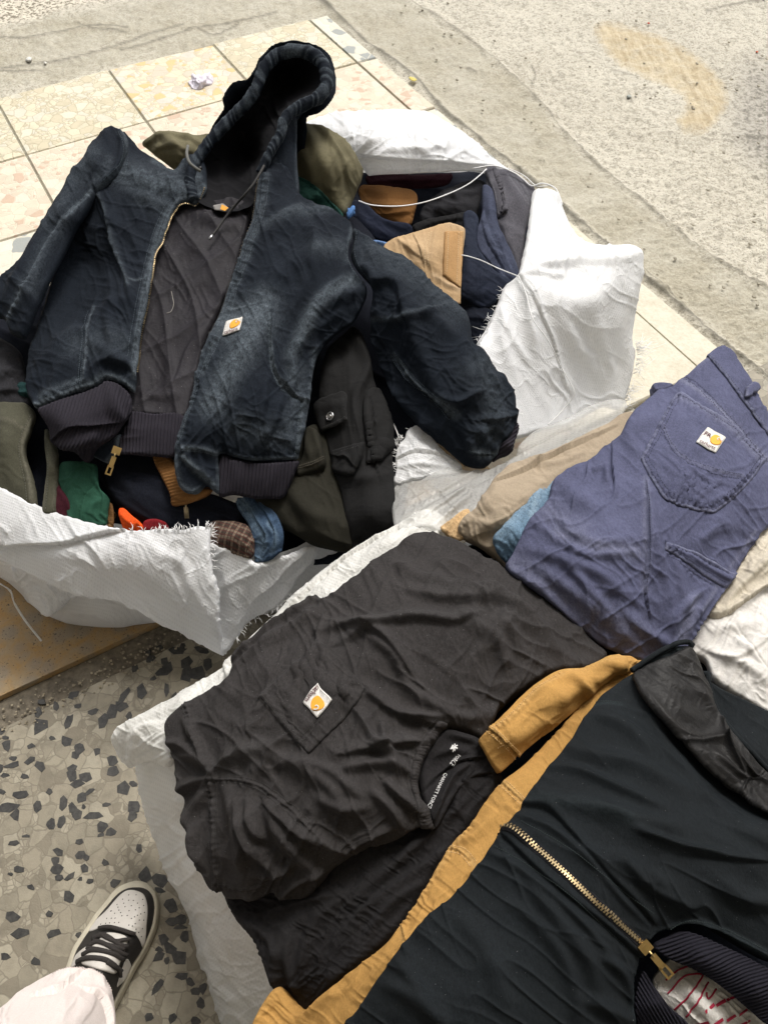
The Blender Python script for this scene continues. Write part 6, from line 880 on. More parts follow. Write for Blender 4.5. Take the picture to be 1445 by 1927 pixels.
BJm = Cloth(BJo, fs=1.2, ctrl=[(1100, 1000, .475), (1200, 900, .475), (1320, 820, .468), (1300, 980, .475), (1200, 1080, .475), (1100, 1120, .45), (1260, 1160, .452), (1400, 900, .462), (1360, 720, .432), (1040, 1040, .455), (1150, 880, .462)], h=2, edge=12, drop=.016,
            folds=[([(1281, 709), (1305, 719), (1340, 751), (1375, 789), (1410, 829), (1445, 871)], 9, 2.6, 'k', False), ([(1448, 1003), (1421, 1044), (1392, 1082), (1362, 1122), (1334, 1164), (1312, 1204)], 9, 3, 'k', False), ([(1250, 1018), (1290, 1068), (1340, 1102)], 8, 2, 'k', False), ([(1215, 905), (1218, 960), (1218, 1040), (1214, 1110), (1222, 1160)], 7, 9, 'o', True), ([(1222, 920), (1228, 1000), (1235, 1100)], 9, -6, 'V'), ([(1232, 1000), (1245, 1070), (1260, 1130)], 10, 8, 'r'), ([(1265, 1040), (1280, 1100), (1290, 1160)], 10, 7, 'r'), ([(1320, 1110), (1290, 1130), (1270, 1160), (1262, 1210)], 9, 9, 'p'), ([(1340, 1120), (1300, 1165), (1280, 1220)], 9, -6, 'V'), ([(1105, 870), (1100, 905), (1084, 930), (1074, 960)], 7, 8, 'o'), ([(1150, 830), (1152, 880), (1156, 920), (1148, 938)], 6, 8, 'o'), ([(1140, 870), (1143, 910)], 6, -6, 'V'), ([(1115, 880), (1118, 885), (1135, 878)], 5, 6, 'r'), ([(1000, 985), (1030, 1000), (1070, 1030), (1120, 1045), (1200, 1040)], 8, 5, 'r'), ([(980, 1030), (1050, 1050), (1130, 1080), (1190, 1130)], 12, 6, 'r'), ([(1000, 1060), (1060, 1100), (1140, 1160), (1210, 1220)], 14, 7, 'r'), ([(960, 1070), (1020, 1110), (1090, 1180)], 12, 6, 'r'), ([(1070, 1060), (1110, 1110), (1170, 1170)], 9, -6, 'V'), ([(1160, 1140), (1220, 1190), (1280, 1230)], 12, 7, 'r'), ([(1050, 900), (1090, 940), (1140, 960)], 16, 6, 'r'), ([(1180, 785), (1185, 830), (1200, 870)], 12, 5, 'r'), ([(1070, 1000), (1140, 1020), (1210, 1010)], 12, -4, 'V'), ([(1180, 800), (1230, 790), (1300, 730)], 12, 4, 'r'), ([(1380, 960), (1330, 1000), (1300, 1060)], 14, 5, 'r'), ([(1385, 1080), (1360, 1115), (1330, 1160), (1312, 1200)], 4, 5, 'r', False)],
            noise=[W(40, 18, 80, 3, 3), W(100, 14, 60, 2.4, 8), W(150, 30, 110, 3.2, 62, sharp=6, warp=.7), W(50, 34, 120, 2.5, 65, sharp=6, warp=.7), W(60, 7, 24, 1.2, 18)], under=.07)
for pts, wd, v in [([(960, 1060), (1060, 1130), (1200, 1200)], 30, .35), ([(1232, 730), (1300, 690), (1360, 650)], 7, .5), ([(1280, 712), (1340, 755), (1400, 820), (1445, 865)], 5, .6), ([(1050, 1000), (1130, 1030), (1200, 1040)], 14, .45), ([(1215, 900), (1214, 1000), (1212, 1110)], 6, .4), ([(1445, 1000), (1397, 1072), (1342, 1150), (1310, 1210)], 6, .8), ([(1420, 1000), (1370, 1075), (1315, 1150)], 4, .5), ([(1030, 960), (1090, 1000)], 24, .3), ([(1300, 1130), (1280, 1200)], 14, .5)]: BJm.mask('wear', pts, wd, v)
BJm.build('legs', BLU, bl)
def run(c, off, pts): return [[(x+ox, y+oy) for x, y in pts] for ox, oy in off]
WBJ = Cloth([(1327, 667, 0, 'c'), (1344, 651, 0), (1360, 646, 0), (1378, 652, 0), (1398, 682, 0), (1424, 724, 0), (1442, 760, 0), (1475, 808, 0, 'c'), (1456, 836, 0, 'c'), (1420, 790, 0), (1385, 742, 0), (1352, 696, 0)], base=BJm, lift=.003, h=1.8, edge=5, drop=.003, under=.006, folds=[([(1334, 670), (1356, 694), (1390, 741), (1428, 794)], 7, 2, 'k', False), ([(1332, 672), (1356, 698), (1390, 744), (1430, 800)], 4, 2, 'r', False)]); WBJ.edgemask('wear', 4, .7); WBJ.build('waistband', BLU, bl)
stitch(WBJ, [[(1334, 670), (1356, 694), (1390, 741), (1428, 794)], [(1348, 653), (1362, 651), (1376, 656), (1394, 684), (1420, 726), (1438, 760)]], BLUS, bl, 4.5, .0005)
LOOP = Cloth([(1396, 736, 0, 'c'), (1420, 720, 0), (1426, 726, 0), (1428, 734, 0, 'c'), (1402, 754, 0), (1394, 754, 0, 'c')], base=BJm, lift=.012, h=1.4, edge=4, drop=.004, under=.011); LOOP.edgemask('wear', 3, .7); LOOP.build('belt_loop', BLU, bl)
stitch(BJm, run(0, [(0, 0), (-5, 4)], [(1281, 706), (1305, 716), (1340, 748), (1375, 786), (1410, 826), (1445, 868)])+run(0, [(0, 0), (5, 3)], [(1445, 1006), (1418, 1046), (1390, 1084), (1360, 1124), (1332, 1166), (1314, 1202)])+run(0, [(0, 0)], [(1216, 906), (1219, 960), (1219, 1040), (1216, 1100)]), BLUS, bl, 4.5, .0005)
PKo = [(1274, 742, 0, 'c'), (1300, 751, 0), (1340, 775, 0), (1385, 805, 0), (1438, 866, 0, 'c'), (1420, 895, 0), (1385, 932, 0), (1343, 967, 0, 'c'), (1300, 960, 0), (1252, 942, 0), (1238, 928, 0, 'c'), (1222, 900, 0), (1204, 866, 0, 'c'), (1225, 825, 0), (1255, 770, 0)]
PK = Cloth(PKo, base=BJm, lift=.0035, h=1.8, edge=4, drop=.003, under=.006, folds=[([(1270, 752), (1300, 760), (1345, 785), (1390, 822), (1430, 868)], 9, 3, 'k', False), ([(1262, 762), (1232, 826), (1212, 868), (1228, 900), (1246, 928), (1258, 937), (1300, 952), (1340, 958), (1383, 925), (1425, 880)], 8, 3, 'k', False), ([(1246, 807), (1269, 851), (1301, 876), (1344, 892), (1392, 900)], 6, 2, 'k', False), ([(1245, 806), (1268, 850), (1300, 875), (1345, 890), (1395, 898)], 4, 2, 'r', False), ([(1230, 870), (1290, 905), (1350, 930)], 24, 4, 'r')], noise=[W(40, 14, 60, 2.2, 8)])
PK.edgemask('wear', 4.5, .75).mask('wear', [(1247, 806), (1270, 850), (1302, 875), (1345, 890), (1392, 898)], 3, .35).mask('wear', [(1270, 752), (1300, 760), (1345, 785), (1390, 822), (1430, 870)], 7, .45); PK.calm(1335, 833, 40); PK.build('back_pocket', BLU, bl)
def inset(o, d):
    A = np.array([p[:2] for p in o], float); c = A.mean(0); return [tuple(c+(p-c)*(1-d/np.linalg.norm(p-c))) for p in A]
i1 = inset(PKo, 7); i2 = inset(PKo, 14); sg = lambda L: [[L[i], L[(i+1) % len(L)]] for i in range(len(L))]
stitch(PK, sg(i1)+sg(i2)[4:]+[[(1247, 804), (1270, 848), (1302, 873), (1345, 888), (1394, 896)], [(1244, 810), (1267, 855), (1300, 880), (1343, 896), (1390, 904)]], BLUS, bl, 4.5, .0005)
patch(PK, [(1329, 809), (1361, 828), (1341, 859), (1307, 838)], bl, 30, fr=True)
TP = Cloth([(1252, 1019, 0, 'c'), (1290, 1032, 0), (1330, 1050, 0), (1366, 1072, 0), (1384, 1080, 0, 'c'), (1364, 1108, 0, 'c'), (1330, 1088, 0), (1290, 1060, 0), (1246, 1036, 0, 'c')], base=BJm, lift=.003, h=1.6, edge=4, drop=.003, under=.005, folds=[([(1256, 1026), (1300, 1042), (1370, 1082)], 6, 2.4, 'k', False), ([(1258, 1030), (1300, 1050), (1368, 1090)], 4, -3, 'V', False)]); TP.edgemask('wear', 3.5, .8); TP.build('tool_pocket', BLU, bl)
stitch(TP, [[(1256, 1026), (1300, 1042), (1370, 1082)], [(1253, 1034), (1292, 1053), (1362, 1096)]], BLUS, bl, 4.5, .0005); stitch(BJm, [[(1252, 1016), (1247, 1040)], [(1250, 1044), (1292, 1068), (1340, 1100)]], BLUS, bl, 4, .0005)
FLP = Cloth([(1226, 720, .402), (1245, 716, .405), (1268, 720, .408), (1262, 730, .406), (1240, 735, .403), (1230, 735, .40)], [], h=1.4, edge=4); FLP.edgemask('wear', 4, .5); FLP.build('fly_corner', BLU, bl)
# pale garments at the right edge
WH = single('white_shirt', 'crumpled white cotton shirt at the right picture edge below the jeans', 'shirt', [(1270, 1230, .385), (1275, 1180, .39), (1300, 1140, .39), (1350, 1100, .395), (1440, 1080, .40), (1560, 1050, .40), (1560, 1400, .42), (1470, 1360, .42), (1400, 1320, .415), (1340, 1280, .41), (1318, 1240, .40)], [(1400, 1200, .425), (1450, 1150, .425)], fabric('white_linen', (.62, .60, .57), rough=.9, grain=.08, mott=.05, crinkle=.35, scr=60, heather=.08), h=2.2, edge=12, drop=.014, folds=[([(1330, 1190), (1380, 1180), (1440, 1170)], 10, 6, 'r'), ([(1320, 1220), (1380, 1240), (1445, 1200)], 10, 7, 'p'), ([(1350, 1240), (1400, 1250), (1450, 1290)], 10, 7, 'r'), ([(1360, 1150), (1400, 1140), (1445, 1100)], 9, 8, 'p'), ([(1380, 1200), (1420, 1230), (1440, 1270)], 9, -5, 'V'), ([(1395, 1190), (1430, 1240), (1445, 1260)], 4, 5, 'v')], noise=[W(20, 20, 90, 3.5, 3, sharp=4), W(110, 18, 70, 2.5, 8, sharp=4)], under=.06)
single('cream_shirt', 'cream cotton cloth squeezed between the jeans side seam and the white shirt', 'shirt', [(1445, 960, .39), (1395, 1015, .395), (1365, 1050, .40), (1335, 1095, .40), (1310, 1140, .40), (1350, 1156, .418), (1400, 1135, .425), (1450, 1100, .425), (1540, 1060, .42), (1540, 980, .40)], [(1440, 1060, .435)], fabric('cream_cotton', (.50, .45, .37), rough=.9, grain=.1, mott=.08, crinkle=.3, heather=.12), h=2, edge=9, drop=.012, folds=[([(1370, 1130), (1410, 1090), (1460, 1040)], 9, 8, 'p'), ([(1380, 1145), (1430, 1110), (1500, 1060)], 7, 6, 'r')], noise=[W(140, 10, 40, 4, 3)])
# lower black tee
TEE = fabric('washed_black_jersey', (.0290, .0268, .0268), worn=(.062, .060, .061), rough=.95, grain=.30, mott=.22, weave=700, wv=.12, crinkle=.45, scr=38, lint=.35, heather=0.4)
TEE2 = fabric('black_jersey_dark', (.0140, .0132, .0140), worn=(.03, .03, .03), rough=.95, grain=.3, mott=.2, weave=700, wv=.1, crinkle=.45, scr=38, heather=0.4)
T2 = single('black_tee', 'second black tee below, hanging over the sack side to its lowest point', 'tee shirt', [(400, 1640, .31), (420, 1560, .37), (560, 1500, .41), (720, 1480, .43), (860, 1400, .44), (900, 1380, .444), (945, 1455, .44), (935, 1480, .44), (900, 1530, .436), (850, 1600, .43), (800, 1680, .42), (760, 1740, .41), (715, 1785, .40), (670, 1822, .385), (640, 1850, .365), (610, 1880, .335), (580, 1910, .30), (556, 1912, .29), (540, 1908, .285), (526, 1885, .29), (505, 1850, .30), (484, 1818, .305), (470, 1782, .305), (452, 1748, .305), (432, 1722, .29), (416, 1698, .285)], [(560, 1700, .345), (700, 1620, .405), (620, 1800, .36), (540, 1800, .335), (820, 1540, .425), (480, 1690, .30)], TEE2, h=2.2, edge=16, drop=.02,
            folds=[([(520, 1890), (520, 1820), (540, 1760), (580, 1720)], 14, 8, 'r'), ([(556, 1860), (545, 1800), (555, 1760)], 8, -7, 'V'), ([(470, 1740), (500, 1760), (530, 1800)], 9, 6, 'r'), ([(850, 1590), (780, 1640), (700, 1700), (640, 1760)], 14, 7, 'p'), ([(880, 1500), (820, 1560), (740, 1630), (660, 1700)], 12, 7, 'r'), ([(800, 1660), (740, 1700), (690, 1760)], 10, 6, 'r'), ([(900, 1420), (870, 1480), (850, 1540)], 10, 6, 'r'), ([(640, 1690), (600, 1730), (570, 1800), (560, 1860)], 12, 6, 'r'), ([(500, 1720), (560, 1700), (640, 1680)], 8, -5, 'V')], fs=1.4, noise=[W(120, 28, 120, 4.5, 3), W(70, 24, 90, 3, 8), W(135, 34, 140, 4, 12, sharp=6, warp=.4)], masks=[('wear', [(700, 1620), (640, 1700)], 60, .4), ('wear', [(540, 1740), (520, 1880)], 30, .3)], under=.07)
# upper black tee with chest pocket
ts = rootof('black_tee', 'faded black pocket tee spread neck down over the near left of the front sack', 'tee shirt', [(650, 1350)], z=.38)
TSo = [(806, 987, .405), (790, 988, .404), (774, 993, .402), (750, 1008, .40), (720, 1030, .398), (692, 1052, .397), (666, 1073, .396), (640, 1092, .395), (612, 1114, .393), (596, 1112, .39), (580, 1113, .388), (550, 1136, .384), (525, 1160, .38), (488, 1182, .375), (450, 1204, .37), (434, 1220, .368), (427, 1240, .367), (426, 1264, .368, 'c'), (405, 1280, .367), (385, 1290, .366), (366, 1300, .364), (346, 1312, .36), (322, 1330, .352), (305, 1350, .345), (300, 1372, .34), (307, 1400, .34), (316, 1426, .34), (320, 1460, .338), (324, 1488, .336), (336, 1506, .335), (338, 1545, .332), (346, 1588, .328), (360, 1634, .322), (384, 1673, .314), (412, 1687, .31, 'c'), (416, 1697, .308), (457, 1701, .325), (480, 1700, .336), (508, 1692, .345), (540, 1700, .352), (576, 1700, .36), (600, 1680, .372), (625, 1650, .39), (645, 1636, .40), (680, 1612, .412), (712, 1602, .42), (746, 1592, .43), (790, 1566, .442), (818, 1564, .445, 'c'), (812, 1545, .45), (808, 1520, .455), (796, 1500, .457), (790, 1470, .459), (796, 1440, .459), (808, 1412, .458), (826, 1388, .457), (840, 1372, .455), (880, 1380, .448), (910, 1390, .445), (930, 1360, .445), (945, 1335, .446), (990, 1300, .442), (1040, 1268, .438), (1090, 1262, .43), (1130, 1250, .424), (1150, 1224, .414), (1120, 1196, .414), (1100, 1176, .414), (1082, 1158, .414), (1064, 1142, .414), (1036, 1118, .414), (1006, 1096, .413), (970, 1070, .414), (934, 1045, .416), (906, 1031, .416), (876, 1014, .414), (842, 998, .41)]
def seamgroove(s, X, Y):
    Zp = sum(s.fold(p, 8, 1.8, 'k', False) for p in ([(345, 1318), (362, 1360), (376, 1400), (402, 1452)], [(402, 1465), (402, 1540), (404, 1600), (410, 1684)], [(410, 1466), (450, 1468), (490, 1480), (540, 1515), (580, 1550), (612, 1576)], [(414, 1664), (460, 1668), (510, 1662)]))
    Z = s.fold([(600, 1208), (550, 1255), (492, 1314)], 3, -2.5, 'v', False)+s.fold([(492, 1314), (530, 1360), (580, 1421)], 3, -2.5, 'v', False)
    Z += s.fold([(345, 1318), (362, 1360), (376, 1400), (402, 1452)], 3.5, -3, 'v', False)+s.fold([(402, 1465), (402, 1540), (404, 1600), (410, 1684)], 3.5, -3.5, 'v', False)
    Z += s.fold([(410, 1466), (450, 1468), (490, 1480), (540, 1515), (580, 1550), (612, 1576)], 3.5, -3, 'v', False)+s.fold([(414, 1664), (460, 1668), (510, 1662)], 3, -2.5, 'v', False)+s.fold([(640, 1590), (668, 1574), (700, 1556), (722, 1540)], 3, -2.5, 'v', False); return Z*1.5+Zp
TS = Cloth(TSo, fs=1.55, ctrl=[(700, 1120, .445), (850, 1100, .455), (960, 1180, .462), (620, 1200, .432), (500, 1280, .42), (600, 1320, .455), (720, 1300, .468), (850, 1280, .468), (420, 1400, .405), (500, 1460, .43), (640, 1440, .465), (740, 1420, .47), (560, 1580, .425), (680, 1540, .455), (450, 1600, .39), (380, 1540, .36), (760, 1520, .462), (900, 1260, .462)], h=2, edge=14, drop=.018, extra=seamgroove,
           folds=[([(430, 1245), (470, 1215), (530, 1170), (590, 1125)], 9, 8, 'p'), ([(440, 1262), (490, 1225), (560, 1175), (620, 1140)], 10, -8, 'V'), ([(615, 1150), (640, 1130), (690, 1090), (740, 1050)], 16, 6, 'r'), ([(640, 1210), (700, 1180), (780, 1165), (850, 1172), (900, 1158)], 12, 10, 'p'), ([(600, 1190), (650, 1178), (700, 1182), (740, 1215), (770, 1260), (790, 1290)], 12, 9, 'p'), ([(700, 1200), (745, 1240), (765, 1290)], 10, -8, 'V'), ([(760, 1110), (840, 1130), (920, 1130), (990, 1160)], 14, 9, 'p'), ([(740, 1060), (800, 1090), (900, 1110), (960, 1110)], 12, 7, 'r'), ([(860, 1150), (900, 1180), (930, 1200), (960, 1260)], 14, 8, 'r'), ([(910, 1160), (960, 1190), (990, 1240)], 12, -7, 'V'), ([(940, 1150), (1000, 1180), (1060, 1230)], 14, 7, 'r'), ([(900, 1100), (980, 1150), (1040, 1190)], 10, 6, 'r'), ([(760, 1290), (820, 1330), (870, 1350), (920, 1350)], 14, 8, 'r'), ([(690, 1300), (740, 1340), (800, 1360), (835, 1365)], 12, 8, 'p'), ([(680, 1340), (700, 1390), (730, 1420), (740, 1470)], 9, 8, 'r'), ([(720, 1360), (725, 1400), (760, 1450)], 8, -7, 'V'), ([(650, 1420), (700, 1410), (760, 1400), (800, 1395)], 11, 9, 'p'), ([(640, 1450), (690, 1440), (730, 1440), (780, 1460)], 10, 8, 'r'), ([(720, 1470), (750, 1500), (790, 1530)], 10, 9, 'p'), ([(700, 1490), (735, 1520), (760, 1560)], 9, -7, 'V'), ([(420, 1470), (440, 1520), (450, 1580), (460, 1640)], 12, 8, 'r'), ([(450, 1500), (460, 1560), (480, 1600), (530, 1640)], 10, 9, 'p'), ([(470, 1500), (480, 1550), (500, 1580)], 9, -9, 'V'), ([(500, 1510), (560, 1560), (620, 1590), (650, 1600)], 12, 8, 'p'), ([(500, 1520), (540, 1580), (590, 1630), (600, 1660)], 12, -7, 'V'), ([(470, 1640), (520, 1640), (560, 1620)], 10, 8, 'r'), ([(520, 1700), (560, 1660), (620, 1630)], 9, 6, 'r'), ([(410, 1455), (380, 1430), (340, 1420)], 9, 7, 'r'), ([(405, 1460), (370, 1470), (330, 1490)], 9, 7, 'r'), ([(405, 1470), (375, 1510), (350, 1560)], 9, 7, 'r'), ([(400, 1440), (370, 1390), (345, 1350)], 8, 6, 'r'), ([(410, 1450), (450, 1420), (520, 1400)], 14, 7, 'r'), ([(420, 1440), (450, 1390), (490, 1340)], 16, -5, 'V'), ([(500, 1420), (560, 1440), (620, 1480), (660, 1530)], 14, 7, 'r'), ([(560, 1430), (620, 1450), (680, 1500)], 10, 6, 'r'), ([(600, 1500), (640, 1520), (690, 1520)], 10, 6, 'r'), ([(380, 1540), (370, 1590), (390, 1640)], 8, 6, 'r'), ([(345, 1520), (365, 1560), (380, 1620)], 9, -6, 'V'), ([(310, 1400), (340, 1400), (380, 1420)], 8, 6, 'r'), ([(520, 1190), (500, 1240), (470, 1290), (440, 1330)], 18, -6, 'V'), ([(460, 1250), (430, 1300), (400, 1340)], 14, 7, 'r'), ([(650, 1600), (700, 1570), (740, 1560)], 8, 7, 'p'), ([(750, 1350), (790, 1350), (830, 1350)], 7, 6, 'r')],
           noise=[W(30, 26, 120, 6, 3), W(120, 24, 100, 5, 8), W(70, 12, 60, 2.2, 12), W(60, 36, 150, 5.5, 61, sharp=6, warp=.4), W(110, 32, 130, 4.5, 64, sharp=6, warp=.4)], under=.06)
for pts, wd, v in [([(640, 1210), (700, 1175), (790, 1162), (890, 1165)], 16, .5), ([(402, 1452), (440, 1440), (480, 1410)], 26, .6), ([(402, 1440), (402, 1540), (405, 1640)], 7, .45), ([(700, 1390), (760, 1395), (790, 1430)], 20, .4), ([(820, 1110), (900, 1120), (960, 1150)], 20, .35), ([(560, 1560), (620, 1600), (560, 1640)], 30, .4), ([(600, 1210), (540, 1260), (495, 1312)], 4, .5)]: TS.mask('wear', pts, wd, v)
TS.calm(601, 1322, 34); TS.build('body', TEE, ts); TTH = thread((.034, .032, .031))
PKT = Cloth([(602, 1208, 0, 'c'), (640, 1240, 0), (688, 1296, 0, 'c'), (668, 1330, 0), (630, 1370, 0), (582, 1421, 0, 'c'), (545, 1380, 0), (492, 1314, 0, 'c'), (540, 1262, 0)], base=TS, lift=.0035, h=1.8, edge=3, drop=.003, under=.006, stiff=2, folds=[([(672, 1282), (630, 1330), (565, 1402)], 3, -2, 'v', False), ([(648, 1265), (650, 1300), (668, 1320)], 7, 5, 'r'), ([(640, 1290), (620, 1320), (600, 1350)], 12, 4, 'r'), ([(560, 1240), (600, 1290), (640, 1320)], 20, 4, 'r')], noise=[W(40, 12, 50, 2.2, 9)]); PKT.edgemask('wear', 3, .7); PKT.calm(601, 1322, 34); PKT.build('chest_pocket', TEE, ts)
stitch(PKT, [[(664, 1276), (622, 1324), (560, 1394)], [(670, 1282), (628, 1331), (566, 1401)], [(604, 1213), (643, 1245), (682, 1292)], [(498, 1314), (548, 1375), (580, 1412)]], TTH, ts, 3.6, .0004)
patch(PKT, [(604, 1289), (630, 1322), (600, 1354), (572, 1323)][1:]+[(604, 1289)], ts, 131)
stitch(TS, [[(338, 1320), (356, 1362), (370, 1402), (396, 1452)], [(397, 1468), (396, 1540), (398, 1600), (404, 1682)], [(409, 1468), (408, 1540), (410, 1600), (415, 1684)], [(412, 1472), (450, 1474), (488, 1487), (536, 1521), (576, 1556)], [(414, 1462), (452, 1462), (493, 1473), (544, 1508), (584, 1543)], [(414, 1660), (460, 1664), (508, 1658)], [(416, 1668), (460, 1673), (508, 1667)], [(642, 1586), (668, 1570), (700, 1552), (720, 1536)], [(646, 1593), (672, 1578), (704, 1560), (724, 1546)]], TTH, ts, 3.6, .00045)
NK = Cloth([(842, 1362, 0), (838, 1378, 0), (824, 1394, 0), (808, 1416, 0), (799, 1442, 0), (793, 1470, 0), (800, 1500, 0), (812, 1522, 0), (817, 1545, 0), (821, 1566, 0, 'c'), (792, 1567, 0, 'c'), (786, 1540, 0), (779, 1505, 0), (771, 1475, 0), (774, 1440, 0), (785, 1405, 0), (803, 1380, 0), (822, 1358, 0, 'c')], base=TS, lift=.003, h=1.6, edge=5, drop=.004, under=.006, extra=lambda s, X, Y: .0004*np.sin(Y*1.1)); NK.edgemask('wear', 4, .4); NK.build('neckband', TEE, ts); stitch(TS, [[(816, 1356), (798, 1376), (780, 1402), (769, 1438), (766, 1476), (774, 1508), (781, 1540), (786, 1564)]], TTH, ts, 3.6, .0004)
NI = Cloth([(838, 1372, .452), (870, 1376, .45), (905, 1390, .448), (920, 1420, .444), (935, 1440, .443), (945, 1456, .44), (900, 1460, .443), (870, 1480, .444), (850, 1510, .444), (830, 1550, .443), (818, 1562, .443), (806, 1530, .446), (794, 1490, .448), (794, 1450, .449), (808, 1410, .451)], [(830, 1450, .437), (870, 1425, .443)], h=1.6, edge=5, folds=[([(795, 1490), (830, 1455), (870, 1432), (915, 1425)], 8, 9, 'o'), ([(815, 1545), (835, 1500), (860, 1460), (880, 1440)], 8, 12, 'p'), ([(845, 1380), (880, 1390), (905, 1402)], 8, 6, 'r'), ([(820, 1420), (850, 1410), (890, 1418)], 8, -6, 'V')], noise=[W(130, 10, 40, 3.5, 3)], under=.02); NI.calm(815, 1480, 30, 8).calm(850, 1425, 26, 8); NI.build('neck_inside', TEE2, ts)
text_on(NI, 'CARHARTT FORCE', 823, 1489, 117, 11, WPRINT, ts, 'neck_print', .0016, .78); text_on(NI, 'FORCE', 857, 1430, 128, 10, WPRINT, ts, 'neck_print', .0016, .8); text_on(NI, '*', 855, 1412, 0, 26, WPRINT, ts, 'neck_print', .0016); text_on(NI, 'M', 851, 1409, 40, 12, WPRINT, ts, 'neck_print', .0016)
# tan canvas jacket
TANC = fabric('tan_duck', (.40, .225, .070), worn=(.56, .38, .17), rough=.92, grain=.28, mott=.10, weave=300, wv=.6, crinkle=.28, scr=40, heather=0.15); TANT = thread((.36, .20, .06)); TANL = thread((.62, .42, .20))
tc = rootof('tan_jacket', 'tan canvas work jacket lying between the black tee and the dark jacket', 'jacket', [(900, 1500)], z=.38)
TA = Cloth([(1110, 1300, .445), (1175, 1240, .448), (1250, 1260, .45), (1200, 1400, .47), (1100, 1560, .47), (900, 1900, .45), (800, 2000, .43), (560, 2000, .34), (452, 1990, .32), (466, 1940, .325), (490, 1890, .325), (520, 1860, .33), (560, 1905, .335), (600, 1872, .36), (640, 1838, .385), (668, 1812, .40), (723, 1771, .42), (751, 1738, .43), (762, 1720, .433), (788, 1678, .437), (814, 1634, .44), (838, 1594, .442), (860, 1570, .444), (885, 1542, .446), (915, 1500, .447), (941, 1470, .448), (985, 1440, .448), (1050, 1370, .447)], [(900, 1640, .47), (760, 1800, .455), (1000, 1480, .47), (620, 1920, .385)], h=2, edge=9, drop=.012, folds=[([(842, 1596), (870, 1604), (892, 1628)], 8, 2.5, 'k', False), ([(940, 1472), (966, 1494), (988, 1514)], 8, 2.5, 'k', False), ([(890, 1552), (852, 1606), (802, 1676), (758, 1745)], 7, 1.6, 'k', False), ([(1120, 1320), (1040, 1400), (960, 1480), (900, 1560)], 22, 7, 'r'), ([(838, 1596), (860, 1600), (885, 1622)], 4, 4, 'o'), ([(940, 1472), (960, 1490), (985, 1510)], 4, 4, 'o'), ([(900, 1570), (860, 1640), (800, 1740), (740, 1800), (660, 1880)], 24, 6, 'r'), ([(860, 1580), (890, 1580), (930, 1540)], 9, 6, 'r'), ([(752, 1736), (760, 1750), (770, 1780)], 4, 5, 'o'), ([(640, 1860), (600, 1890), (560, 1925)], 12, 6, 'r')], noise=[W(125, 14, 60, 3, 3), W(40, 12, 50, 2.5, 8)], under=.06)
for pts, wd, v in [([(838, 1594), (870, 1602), (895, 1630)], 6, .8), ([(940, 1472), (965, 1492), (990, 1514)], 6, .8), ([(890, 1545), (850, 1600), (800, 1670), (755, 1740)], 6, .5), ([(752, 1738), (760, 1755), (764, 1775)], 4, .8)]: TA.mask('wear', pts, wd, v)
TA.build('body', TANC, tc); stitch(TA, [[(842, 1590), (876, 1600), (898, 1624)], [(836, 1602), (866, 1610), (888, 1634)], [(944, 1468), (972, 1490), (992, 1508)], [(936, 1478), (962, 1500), (982, 1518)]], TANL, tc, 4.5, .0005)
TSv = Cloth([(896, 1394, .468), (904, 1380, .472), (920, 1362, .476), (935, 1347, .478), (955, 1328, .478), (974, 1308, .476), (1000, 1285, .473), (1030, 1264, .47), (1052, 1254, .468), (1074, 1251, .466), (1100, 1249, .464), (1125, 1241, .462), (1136, 1232, .46), (1146, 1227, .459), (1160, 1225, .457), (1176, 1226, .456), (1192, 1229, .455), (1202, 1238, .454), (1203, 1252, .452), (1190, 1268, .45), (1160, 1280, .45), (1125, 1306, .45), (1090, 1340, .45), (1050, 1372, .452), (1010, 1402, .454), (975, 1432, .454), (942, 1460, .452), (932, 1452, .455), (918, 1434, .46), (906, 1414, .464)], [(960, 1380, .49), (1030, 1320, .487), (1110, 1275, .478), (1165, 1248, .468)], h=1.8, edge=9, drop=.012, folds=[([(914, 1367), (942, 1386), (966, 1411), (980, 1430)], 9, 2.6, 'k', False), ([(928, 1371), (961, 1347), (1009, 1303), (1058, 1267)], 7, 1.6, 'k', False), ([(925, 1375), (960, 1352), (1010, 1305), (1060, 1270)], 5, 4, 'r'), ([(912, 1366), (940, 1385), (965, 1410), (980, 1430)], 5, 6, 'o', False), ([(960, 1400), (1000, 1370), (1060, 1330)], 14, 6, 'r'), ([(1010, 1330), (1060, 1310), (1110, 1280)], 14, -8, 'V'), ([(1070, 1270), (1100, 1290), (1110, 1310)], 10, 8, 'r'), ([(1110, 1255), (1150, 1250), (1190, 1262)], 10, 8, 'r'), ([(1120, 1285), (1150, 1262), (1180, 1240)], 8, 6, 'r'), ([(1000, 1300), (1040, 1300), (1060, 1330)], 12, 5, 'r')], noise=[W(140, 14, 50, 3, 3), W(50, 12, 40, 3, 8)], under=.05)
for pts, wd, v in [([(912, 1366), (940, 1386), (964, 1410), (980, 1430)], 5, .7), ([(924, 1374), (960, 1350), (1010, 1303), (1060, 1266)], 5, .45), ([(1060, 1255), (1120, 1248), (1170, 1232)], 12, .4)]: TSv.mask('wear', pts, wd, v)
TSv.build('sleeve', TANC, tc); stitch(TSv, [[(930, 1368), (962, 1344), (1008, 1300), (1056, 1264)], [(916, 1362), (944, 1382), (968, 1406), (984, 1426)], [(910, 1372), (936, 1392), (958, 1414), (974, 1436)], [(936, 1408), (950, 1400), (958, 1414)]], TANL, tc, 4.5, .0005)
